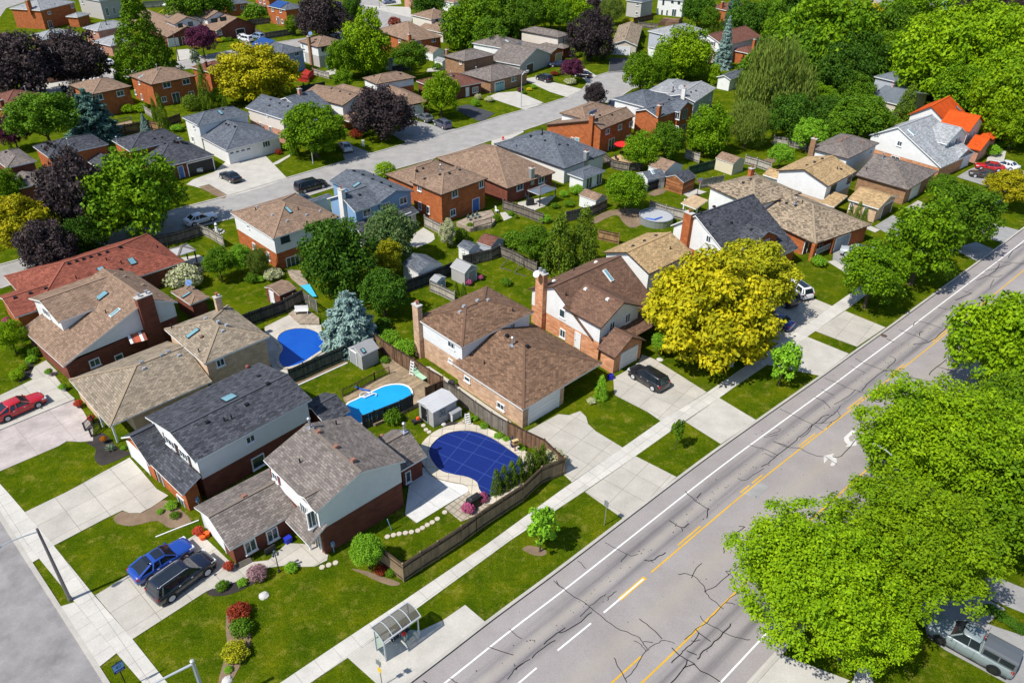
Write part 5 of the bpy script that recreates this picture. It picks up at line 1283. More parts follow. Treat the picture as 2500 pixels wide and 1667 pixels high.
# ---- behind the crescent
h=House('house','big orange brick house with sliding patio doors, right of the bare topped spruce')
h.block(ta(1445,812),ta(1885,727),ta(1225,725),4.8,B_or,S_lightb,fascia=M_brown_trim)
for p in ((1595,815),(1780,782)): h.win(ta(*p),1.7,1.1)
h.win(ta(1568,952),1.1,1.1); h.win(ta(1830,898),1.3,1.0); h.door(ta(1690,955),1.7,2.1,gl=True); h.win(ta(1335,795),.7,.7); h.win(ta(1300,885),.7,1.0); h.win(ta(1360,928),.7,1.2); h.sky(ta(1350,737),.5,1.0,M_trim); h.vent(ta(1505,665),'flue'); h.vent(ta(1458,650)); h.vent(ta(1598,628))
h=House('house','orange brick house half behind the blue spruce with the bare top')
h.block(ta(880,905),ta(1290,842),ta(575,835),4.8,B_or,S_lightb,fascia=M_brown_trim); h.win(ta(945,932),1.6,1.1); h.win(ta(1150,895),1.5,1.1)
for x in (805,868,905,945): h.vent(ta(x,770-(x-805)*.15),mat=M_trim)
h=House('house','low house with wine red roof behind the spreading green tree at the left')
h.block(ta(20,1050),ta(510,935),ta(-190,955),2.8,B_or,S_wine,'u'); h.chim(ta(25,1010),.7,.6,1.0,B_red); h.vent(ta(250,875),'flue'); h.vent(ta(180,910)); h.vent(ta(330,880),'round')
h=House('house','orange brick house with a dusky red roof and two slim chimneys behind the yellow tree')
h.block(ta(2000,692),ta(2300,640),ta(1780,658),4.8,B_or,S_wine); h.chim(ta(1830,668),.5,.5,1.6,B_red); h.chim(ta(1975,645),.55,.5,1.2,B_red)
h=House('house','blue sided house with solar panels on a slate roof, right behind the yellow tree')
h.block(tb(335,525),tb(560,474),tb(30,440),4.8,W_blue,S_slate); h.solar(tb(165,412),4,2,1.4,1.8); h.chim(tb(110,465),.5,.5,1.0,W_wst); h.win(tb(487,517),1.3,1.0); h.win(tb(485,640),1.0,1.8)
h=House('house','white over grey stucco house with brown roof and a tan chimney, beside the red deck')
h.block(tb(685,455),tb(960,405),tb(510,395),4.9,W_gst,S_lightb,split=2.6,upper=W_white,fascia=M_brown_trim); h.chim(tb(625,480),.8,.6,mat=B_brown,wall=True,ztop=6.8); h.win(tb(750,467),1.6,1.1,M_dark); h.door(tb(822,595),1.9,2.2,gl=True); h.win(tb(547,440),.6,1.2); h.vent(tb(715,345),'pipe'); h.vent(tb(728,345)); h.door(tb(568,570),mat=D_white)
h=House('house','brown roofed brick house with short chimney in front of the far street bend')
h.block(tb(1580,402),tb(1872,352),tb(1255,288),4.4,B_or,S_lightb,'u',fascia=M_brown_trim); h.chim(tb(1570,385),.7,.6,1.3,B_or); h.win(tb(1653,412),1.4,1.0); h.win(tb(1797,385),1.2,1.0); h.win(tb(1475,395),1.0,.8)
h=House('house','cream sided house with brown hip roof left of the big green trees at top')
h.block(tb(1775,188),tb(2030,152),tb(1560,145),4.9,W_cream,S_lightb); h.block(tb(1885,320),tb(2000,265),tb(1775,242),2.6,W_cream,S_lightb,'v',GA); h.win(tb(1828,205),.9,1.0,M_dark); h.win(tb(1902,190),.9,1.0,M_dark); h.win(tb(1732,298),.6,.9)
for x in (1770,1803,1850): h.vent(tb(x,86),mat=M_trim)
h=House('house','massive orange brick house with grey hip roof and chimney at the top left corner')
h.block(ta(385,103),ta(742,22),ta(75,85),5.2,B_or,S_pale); h.block(ta(742,168),ta(872,135),ta(625,160),2.8,B_or,S_pale); h.chim(ta(287,92),1.2,.8,2.4,B_or); h.win(ta(480,235),1.6,2.0); h.vent(ta(527,45),'pipe'); h.win(ta(690,60),1.2,1.2); h.win(ta(470,125),1.2,.8)
h=House('house','grey stuccoed house with arched door, top left')
h.block(ta(950,12),ta(1180,-25),ta(740,-30),5.4,W_gst,S_slate); h.win(ta(790,20),.9,1.1); h.win(ta(1025,115),1.0,2.2,div=2); h.win(ta(1092,105),.9,2.0); h.win(ta(990,5),.9,.9)
h=House('house','pink brick split level house with light grey roofs behind the dark maples')
h.block(ta(390,384),ta(772,330),ta(285,340),4.6,B_pink,S_pale); h.block(ta(560,545),ta(972,467),ta(400,478),2.7,B_pink,S_pale,'u'); h.sky(ta(545,315),.6,1.0); h.vent(ta(497,315),'flue',M_black); h.vent(ta(452,350),'pipe'); h.gar(ta(940,545),2.6,2.0,D_white); h.win(ta(450,515),.9,.7)
h=House('house','pink brick house with grey roof, half behind the large pyramid shaped tree')
h.block(ta(932,298),ta(1260,235),ta(800,265),4.6,B_pink,S_pale); h.block(ta(1060,442),ta(1300,390),ta(930,388),2.7,B_pink,S_pale); h.vent(ta(1018,235),'flue',M_black); h.vent(ta(972,268),'pipe'); h.win(ta(905,315),.6,.5)
h=House('house','brown roofed house with a white dormer of two windows, left of the plum coloured tree')
h.block(ta(1600,360),ta(1930,300),ta(1440,165),2.6,B_red,S_lightb,'v',GA,rf=.55,fascia=M_brown_trim); h.block(ta(1665,237),ta(1897,192),ta(1545,200),4.8,W_white,S_lightb,'v',GA,pk=ta(1752,166),fascia=M_brown_trim,z0=2); h.win(ta(1725,245),1.3,1.0,M_dark); h.win(ta(1823,230),1.3,1.0,M_dark); h.gar(ta(1665,430),2.6,2.0,D_white); h.door(ta(1760,400),mat=D_brown); h.sky(ta(1615,168),.5,1.0)
h=House('house','brown roofed house with a white dormer and dark shutters, top left by the white car')
h.block(ta(2070,302),ta(2365,220),ta(1810,135),2.6,B_red,S_lightb,'v',GA,rf=.55,fascia=M_brown_trim); h.block(ta(1975,182),ta(2212,142),ta(1790,132),4.8,W_white,S_lightb,'v',GA,pk=ta(2100,111),fascia=M_brown_trim,z0=2); h.win(ta(2050,197),1.3,1.0,M_dark,shut=SH_b); h.win(ta(2135,182),1.3,1.0,M_dark,shut=SH_b); h.win(ta(2095,315),1.8,1.3); h.gar(ta(2300,300),2.6,2.0,M_black)
h=House('house','vivid orange brick house with solar panels on a slate hip roof near the top')
h.block(tb(380,97),tb(567,66),tb(210,56),4.9,B_or,S_slate); h.solar(tb(318,45),3,2,1.8,1.8); h.win(tb(258,95),1.0,1.0); h.win(tb(335,107),1.0,1.0); h.win(tb(525,95),1.1,1.2); h.win(tb(350,207),1.0,1.1); h.door(tb(315,218),1.2,2.2,gl=True); h.win(tb(297,185),.3,.4)
h=House('house','orange brick house cut by the top edge, left of the roof with solar panels')
h.block(tb(217,-8),tb(330,-30),tb(100,-40),5.0,B_or,S_dark); h.block(tb(130,72),tb(180,55),tb(35,35),2.6,B_or,S_lightb); h.win(tb(148,100),1.2,1.0); h.win(tb(140,15),1.0,1.0); h.win(tb(195,110),.9,1.0); h.win(tb(180,25),.9,1.0)
h=House('house','grey stucco house at the top edge, left of the white house with the deck')
h.block(tc(1440,25),tc(1580,-2),tc(1275,5),4.9,W_gst,S_slate); h.win(tc(1398,42),1.0,1.0); h.win(tc(1390,130),.9,1.0)
h=House('house','tall white sided house with patio doors and a brown timber deck at the top edge')
h.block(tc(1842,12),tc(1900,-8),tc(1575,-12),5.0,W_white,S_slate); h.win(tc(1645,22),.6,1.4,M_dark); h.win(tc(1732,12),.8,1.0,M_dark); h.win(tc(1795,22),.8,1.0,M_dark); h.door(tc(1745,138),1.5,2.1,gl=True); h.win(tc(1632,118),.5,1.2,M_dark); h.win(tc(1680,120),.4,1.2,M_dark)
h=House('house','red brick house with chimney among trees at the top right')
h.block(tc(2250,105),tc(2400,60),tc(2160,60),3.6,B_or,S_wine); h.chim(tc(2205,80),.8,.6,1.8,B_or); h.win(tc(2300,130),1.2,1.0)
h=House('house','house with grey standing seam metal roofs, almost hidden by the big green trees')
h.block(td(1310,858),td(1440,745),td(1105,785),2.7,W_stucco,S_metal,'v',GA,pitch=.2); h.block(td(1290,668),td(1420,610),td(1120,628),4.8,W_grey,S_metal); h.chim(td(1282,575),.8,.6,1.5,B_tan); h.vent(td(1277,580)); h.vent(td(1158,750),'round',M_black); h.chim(td(1272,715),.4,.4,.5,B_tan)
h=House('house','low rosy brown roofed house glimpsed between the tall trees at the upper right')
h.block(td(1600,278),td(1745,242),td(1480,238),3.0,B_tan,S_wine,'u')
h=House('house','small white garage house with a slate roof beside the green spruce')
h.block(tc(2290,765),td(60,590),tc(2165,732),2.7,W_white,S_slate,'u',GA)
h=House('house','grey roofed house at the top left behind the play frame')
h.block(ta(2160,48),ta(2380,20),ta(2090,5),3.6,B_or,S_slate); h.win(ta(2240,80),1.2,1.2); h.win(ta(2320,70),1.2,1.2)
h=House('house','brown roofed house at the left edge behind the dark maple')
h.block(ta(20,430),ta(235,402),ta(-120,370),3.0,B_red,S_lightb,'u'); h.block(ta(365,700),ta(430,545),ta(300,560),2.6,B_pink,S_gb)
h=House('house','white and red fronted house at the top centre behind the lime green tree')
h.block(tb(1990,30),tb(2150,-10),tb(1890,0),3.0,W_white,S_lightb); h.win(tb(1960,40),.9,1.2)
h=House('house','brick house at the top centre edge behind the blue parked car')
h.block(tb(1640,-5),tb(1750,-25),tb(1490,-20),3.0,B_pink,S_lightb)
# ================================================================== trees and shrubs (crown middle pixel, half width in photo px)
def T(p, hw, kind, col, label, asp=.95, name='tree', g='garden trees', **k):
    if kind in('round','fine','oval','locust','willow'): hw*=1.09; asp*=1.12
    return tree(p,hw,kind,col,label,name,asp,group=g,**k)
def Bsh(p, hw, col, label, kind='bush', asp=.85, name='shrub', g='garden shrubs', **k): return tree(p,hw,kind,col,label,name,asp,cat='shrub',group=g,**k)
tp_=dict(g='street trees by the main road')
# street trees, far side of the main road
T((1985,1400),184,'fine','lime','huge lime green street tree hanging over the road, left crown of the nearest trees',.78,hc=7.2,**tp_)
T((2225,1320),184,'fine','lime','huge lime green street tree with its edge above the silver pickup',.75,hc=7.5,**tp_)
T((2300,1075),186,'fine','lime','broad lime green street tree beside the white turn arrows',.75,hc=7.5,**tp_)
T((2465,1225),110,'round','maple','darker green tree at the right edge behind the broad street trees',.9,hc=6.0,g='garden trees')
T((2445,830),112,'round','lime','bright maple at the right edge, furthest up on the near side of the road',.95,hc=6.5,**tp_)
T((2480,990),80,'round','maple','green maple at the right edge between the two big lime crowns',.95,hc=6,**tp_)
T((2095,1490),128,'fine','lime','lower lime green crown over the lawn left of the silver pickup',.85,hc=5.2,g='garden trees')
# street trees, near side
T(th(1130,890),70,'round','maple','leaning street maple whose trunk stands by the silver car driveway',.9,tk='tree',hc=5.0,**tp_)
T(th(1540,640),88,'oval','maple','tall bright street maple shading the lane, left of the darker one',1.05,hc=6.2,**tp_)
T(th(1870,420),72,'round','mid','dark green street maple right of the tall bright one',1.0,hc=5.6,**tp_)
T(th(2225,190),52,'locust','gold','golden street tree at the right edge beside the parked red car',.85,hc=3.6,**tp_)
T((1735,760),152,'locust','gold','big golden yellow tree in front of the umber and honey roofs',1.0,hc=5.6,g='front garden trees')
T((1835,682),104,'locust','olive','yellow-green tree merging with the big golden one on its right',1.0,hc=5.6,g='front garden trees')
T(tl(395,260),40,'sapling','fresh','young bright green tree on the grass strip below the golden tree',1.3,base=tl(385,465),**tp_)
T(tk(1790,975),18,'sapling','mid','slim young tree on the grass strip between two driveway aprons',1.7,base=tk(1770,1165),**tp_)
T(tn(2085,280),45,'sapling','fresh','young spreading tree with a ring of soil by the fenced pool garden',1.25,base=tn(2070,490),**tp_)
T(tn(655,475),41,'dense','fresh','round fresh green tree at the corner of the wooden fence',1.05,g='front garden trees',hc=2.2)
# around the near block
T((850,775),76,'shaggy','blue','silvery blue spruce standing between the kidney pool and the gardens',1.0,name='spruce',g='blue spruces')
T((818,628),84,'round','deep','dark green maple hiding the back of the blue house',1.1,g='garden trees')
T(tf(1380,660),60,'round','lilac','dark green lilac tree with pale flowers behind the blue house')
T(tf(1365,900),36,'oval','olive','olive brown tinted tree right of the dark green maple',1.1)
T((935,712),52,'round','deep','shaded dark tree beside the two small sheds')
T(tf(1930,660),23,'oval','cream','cream variegated small tree below the orange brick house',1.2)
T(tg(655,790),48,'cedar','cedar','left one of two big dense cedars in the back garden',1.5,name='cedar',g='garden cedars')
T(tg(885,740),43,'cedar','cedar','right taller one of two big dense cedars in the back garden',1.75,name='cedar',g='garden cedars')
T(tg(425,745),44,'round','mid','flat spreading tree left of the two big cedars',.8)
T(tg(1295,240),51,'dense','maple','ball shaped green tree in the middle of the back gardens',.9)
T(te(2090,940),32,'round','mid','small tree between the lawn and the brown hip roof house',1.0)
T(te(2290,900),28,'round','fresh','bright small tree against the orange brick wall',1.1)
T(tf(120,930),26,'willow','willow','feathery light green tree beside the orange brick wall',1.2)
T(te(1765,1085),38,'bush','cream','cream flowering shrub tree at the end of the red roof',.85)
T(tj(1410,850),22,'bush','mid','leafy tree beside the oval pool and grey shed',1.0)
T(tk(1625,130),24,'hedgeball','fresh','neat ball topped tree in front of the umber roofed house',1.0,hc=2.0)
# left side
T((172*1.0629,480),84,'oval','purple','tall brown-purple tree left of the bright green round maple',1.15,hc=6.5,g='purple leaved trees')
T((110,600),62,'round','purple','dark shaded purple tree behind the red roof',1.0,hc=4.0,g='purple leaved trees')
T((195,585),50,'round','deep','shaded green tree below the round maple, behind the red roof',1.0,hc=3.0)
T((318,480),108,'round','maple','big round bright green maple beside the crescent road',.9,hc=5.5)
T((40,548),76,'locust','gold','golden yellow tree at the left edge above the red roof',1.0,hc=5.5,g='front garden trees')
T((14,455),34,'round','maple','green tree at the left edge above the golden one',1.2)
T(ti(85,70),34,'round','lime','yellow-green small tree at the left edge by the brown dormer house',1.0)
T(ta(400,1110),74,'round','mid','wide spreading green tree beside the plum leaved one at left',.72)
T(ta(110,1250),36,'round','plum','plum leaved small tree at the left edge below the wine roof',.9,g='plum leaved trees')
T(ta(850,1090),64,'shaggy','teal','blue spruce with a bare broken top behind the fence',.95,name='spruce',g='blue spruces')
T(ta(735,905),22,'sapling','bare','bare twiggy grey tree top beside the blue spruce',1.6)
T(ta(1385,1205),15,'spruce','blue','little blue spruce in front of the wooden fence',1.25,name='spruce',g='blue spruces')
for p,hw,a,l in ((ta(1478,1070),9,3.2,'slim cedar left of its taller twin by the patio doors'),(ta(1548,1095),15,2.7,'pointed cedar right of a slimmer one by the patio doors'),(ta(1950,845),18,2.9,'tall column cedar between the orange brick house and the yellow tree'),(ta(2105,955),8,2.6,'thin cedar below the yellow tree, left of the pair'),(ta(2142,960),8,2.6,'thin cedar below the yellow tree, right of the pair')):
    T(p,hw,'cedar','cedar',l,a,name='cedar',g='column cedars')
T(ta(2075,930),16,'oval','maple','light green tree behind the thin cedars',1.1)
T((322*1.0629,92*1.0629),80,'cone','maple','huge pyramid shaped green linden at the upper left',1.05,hc=9.5)
T((172*1.0629,142*1.0629),66,'round','purple','dark purple maple in front of the pink brick house',.95,hc=6,g='purple leaved trees')
T((40*1.0629,158*1.0629),78,'round','purple','dark purple maple at the left edge near the red car',1.0,hc=6.5,g='purple leaved trees')
T(ta(1925,370),33,'round','plum','plum red tree in front of the white dormers at upper left',.85,g='plum leaved trees')
T(ta(1868,550),13,'sapling','grey','tiny pale tree on the verge of the back street',1.4)
T((628,183),94,'locust','gold','large yellow tree in front of the blue solar roof house',.85,hc=5.5,g='front garden trees')
T(tb(70,830),24,'oval','deep','dark green tree at the lower left of the large yellow tree',1.8)
T(ta(1800,25),50,'round','mid','green trees behind the play frame, left part',.8); T(ta(2040,30),42,'round','mid','green trees behind the play frame, right part',.8)
T(tb(728,185),56,'round','purple','dark purple tree beside the solar panel brick house',.9,hc=5.5,g='purple leaved trees')
T(tb(445,235),16,'round','maple','small green tree at the corner of the brick house with solar panels',1.1)
T(tb(1018,85),25,'oval','deep','dark green street tree on the grass by the street bend',1.1)
T(tb(1165,470),58,'oval','lime','tall bright green tree in the middle of the upper gardens',1.25,hc=6)
T(tb(930,560),36,'round','maple','green tree left of and below the tall bright one',1.2)
T(tb(1570,535),42,'round','mid','spreading green tree over the grey fence by the little white shed',.7)
T(tb(1600,605),10,'sapling','olive','yellowing thin tree by the grey fence',1.6)
T(tb(1865,900),43,'round','lime','bright lime green tree in front of the wine roofed house',1.05)
T(tb(1300,1095),67,'round','purple','black-purple round maple on the crescent lawn',.88,hc=4.6,g='purple leaved trees')
T(tb(650,1240),74,'locust','maple','airy green street tree behind the left street lamp',.9,hc=5)
T(tb(930,755),24,'round','maple','bushy green tree above the brown gable roof',.8)
T(tb(1740,30),37,'round','deep','dark tree behind the cream house at the top',.8)
T(tb(2150,270),66,'round','maple','big green tree right of the cream sided house',1.0,hc=6)
for p,hw,c,a,l in ((tc(120,160),52,'mid',1.0,'large green tree right of the big one by the cream house'),(tc(400,110),36,'mid',1.0,'olive green tree above the cream L shaped house'),(tc(570,110),36,'maple',1.0,'green tree behind the cream house roof, second from the lime one'),(tc(800,110),36,'lime',1.0,'lime green tree left of the dark maple at the crescent head')): T(p,hw,'round',c,l,a,hc=5.5)
T(tc(950,370),52,'round','purple','black-purple maple at the crescent head',1.05,hc=5.5,g='purple leaved trees')
T(tc(775,655),25,'round','plum','plum red tree between two parked dark cars',.85,g='plum leaved trees')
T(tc(995,905),25,'round','purple','small black-purple tree beside the crescent road',1.05,g='purple leaved trees')
T(tc(1840,540),62,'round','lime','big lime green tree right of the crescent head',.95,hc=5.5)
T(tc(1440,700),40,'round','maple','green tree at the edge of the cul-de-sac, left of the big lime one',1.15)
T(tc(1640,640),30,'round','maple','green tree squeezed between the cul-de-sac trees',1.1)
T(tc(2235,470),27,'spruce','blue','tall grey-green spruce in front of the reddish roof',1.7,name='spruce',g='blue spruces')
T(tc(1160,90),28,'willow','willow','pale weeping tree behind the flagpole',1.1)
T(tc(1985,80),34,'round','deep','dark tree right of the white house with the timber deck',1.2); T(tc(2090,170),24,'round','mid','green tree left of the cedar row at the top right',1.0)
T(tc(2320,90),24,'spruce','teal','dark spruce right of the red brick chimney',1.6,name='spruce',g='blue spruces')
for i,(x,l) in enumerate(((2105,'left cedar of the three before the red brick house'),(2150,'middle cedar of the three before the red brick house'),(2195,'right cedar of the three before the red brick house'))): T(tc(x,255),8,'cedar','cedar',l,2.0,name='cedar',g='column cedars')
T(tc(2135,715),16,'oval','lime','lime green tree left of the small white garage house',1.3)
T(tc(2080,1260),50,'round','maple','green tree right of the pale grey roofed house',1.2,hc=4.2)
T(tc(1440,1430),42,'round','maple','green garden tree beside the red parasol',.9); T(tc(1680,1350),38,'round','mid','green garden tree right of the one by the red parasol',1.1)
# the wooded corner
T(td(300,740),84,'willow','willow','large soft grey-green weeping tree in the wooded gardens',1.25,hc=6.5)
T(td(90,1020),46,'willow','willow','weeping tree below the large soft grey-green one',1.1,hc=4.5)
T(td(720,330),108,'round','maple','very large green tree at the head of the wooded gardens',.95,hc=8)
T(td(860,620),58,'round','deep','dark shaded tree below the very large green one',1.1); T(td(480,640),40,'oval','mid','tree peeping out right of the weeping tree',1.3)
T(td(1170,330),58,'round','mid','green tree left of the grey metal roof house',1.2,hc=6); T(td(1420,100),62,'round','maple','green tree before the rosy brown roof at top right',.8,hc=5)
T(td(1150,520),34,'round','mid','small green tree touching the grey metal roof from the left',1.1)
T(td(1640,500),96,'round','lime','enormous bright tree right of the metal roofed house, left of three',1.0,hc=8)
T(td(2060,470),100,'round','lime','enormous bright tree at upper right, middle of three',1.0,hc=8)
T(td(2250,860),84,'round','lime','enormous bright tree at the right edge above the red car, lowest of three',1.1,hc=7)
T(td(1850,740),62,'round','maple','bright tree directly behind the orange roof',.95,hc=5.5)
T(td(2330,480),70,'round','lime','bright tree cut by the right edge of the wooded corner',1.0,hc=7)
T(td(1395,850),28,'cedar','cedar','dense cedar left of the orange roof',1.4,name='cedar',g='garden cedars')
T(td(815,95),20,'spruce','blue','pale blue spruce at the top, left of two',1.5,name='spruce',g='blue spruces'); T(td(935,105),18,'spruce','blue','pale blue spruce at the top, right of two',1.7,name='spruce',g='blue spruces')
T(td(1120,105),22,'bush','yellow','bright yellow round shrub tree at the top right',1.0)
T(td(1720,85),42,'shaggy','teal','big blue-green spruce left of the dark purple trees',1.1,name='spruce',g='blue spruces')
T(td(1900,130),56,'round','purple','dark purple tree at top right, left of three',.9,hc=5,g='purple leaved trees'); T(td(2085,60),38,'round','purple','dark purple tree at top right, middle of three',.9,g='purple leaved trees'); T(td(2310,110),32,'round','purple','dark purple tree at top right corner, right of three',.9,g='purple leaved trees')
T(td(970,740),42,'round','mid','round green tree left of the tan wall of the metal roofed house',.9); T(td(1010,960),62,'round','mid','low green trees behind the white gable of the silver roof',.7); T(td(680,790),34,'round','maple','small green tree above the swing frame',.8); T(td(600,1090),36,'round','fresh','fresh green small tree beside the red play slide',.9); T(td(360,1265),28,'round','fresh','small tree in the garden above the honey roofs',.8)
T(td(830,880),34,'round','mid','tree right of the swing frame',.9)
T(td(60,170),40,'round','deep','dark trees at the top behind the red brick house',1.0,hc=5); T(td(250,160),44,'round','mid','green tree left of the very large one',1.0,hc=5); T(td(520,70),48,'round','deep','dark tree top behind the very large green tree',.9,hc=5); T(td(1010,230),34,'round','mid','green tree below the yellow shrub tree',1.0)
T(td(1680,1530),30,'round','mid','dark green garden tree before the brown garage',.9)
for p,hw,c,a,l in ((td(560,470),66,'mid',1.0,'mid green tree between the weeping tree and the very large one'),(td(1010,520),58,'deep',1.1,'dark tree in the shade left of the metal roofed house'),(td(1280,440),48,'maple',1.0,'green tree directly above the grey metal roof'),(td(1500,330),62,'lime',.9,'bright tree above and right of the metal roofed house'),(td(1900,290),88,'lime',.9,'bright tree under the dark purple trees at top right'),(td(2230,320),80,'lime',.9,'bright tree below the top right corner'),(td(1760,640),66,'lime',.9,'bright tree above the orange roof ridge'),(td(2110,720),84,'lime',.95,'bright tree right of the orange roof, upper of two'),(td(2300,1010),62,'lime',1.0,'bright tree at the right edge above the front path'),(td(440,960),52,'deep',1.0,'dark shaded tree under the weeping tree'),(td(720,960),48,'deep',.9,'dark shaded tree behind the swing frame'),(td(890,1030),42,'mid',.9,'bushy tree on the fence left of the silver roof'),(td(1120,1030),46,'mid',.9,'bushy tree against the silver roof house fence'),(td(1300,230),48,'mid',1.0,'tree in front of the rosy brown roof'),(td(380,280),48,'maple',1.0,'tree behind the weeping tree, nearest the spruce house'),(td(170,560),40,'mid',1.0,'tree at the left shoulder of the weeping tree'),(td(640,150),50,'maple',.9,'tree top at the left shoulder of the very large green tree'),(td(1050,900),40,'maple',.9,'garden tree below the round green one')): T(p,hw,'round',c,l,a,hc=5.0)
for p,hw,c,a,l in ((tc(20,90),44,'maple',1.0,'green tree at the top between the cream house and the olive one'),(tc(270,170),36,'mid',1.0,'green tree behind the cream L shaped house, leftmost'),(tc(660,150),28,'mid',1.0,'small green tree behind the cream L shaped house, right'),(tb(2330,330),40,'mid',.9,'green tree over the grey brown roofs of the crescent')): T(p,hw,'round',c,l,a)
# top edge
T(tc(250,60),40,'round','deep','dark tree at the top edge behind the crescent houses',1.0,hc=5); T(tc(690,30),30,'round','mid','green tree at the top edge left of the fence',1.0); T(tc(980,60),26,'round','purple','dark red tree at the top edge',.9,g='purple leaved trees')
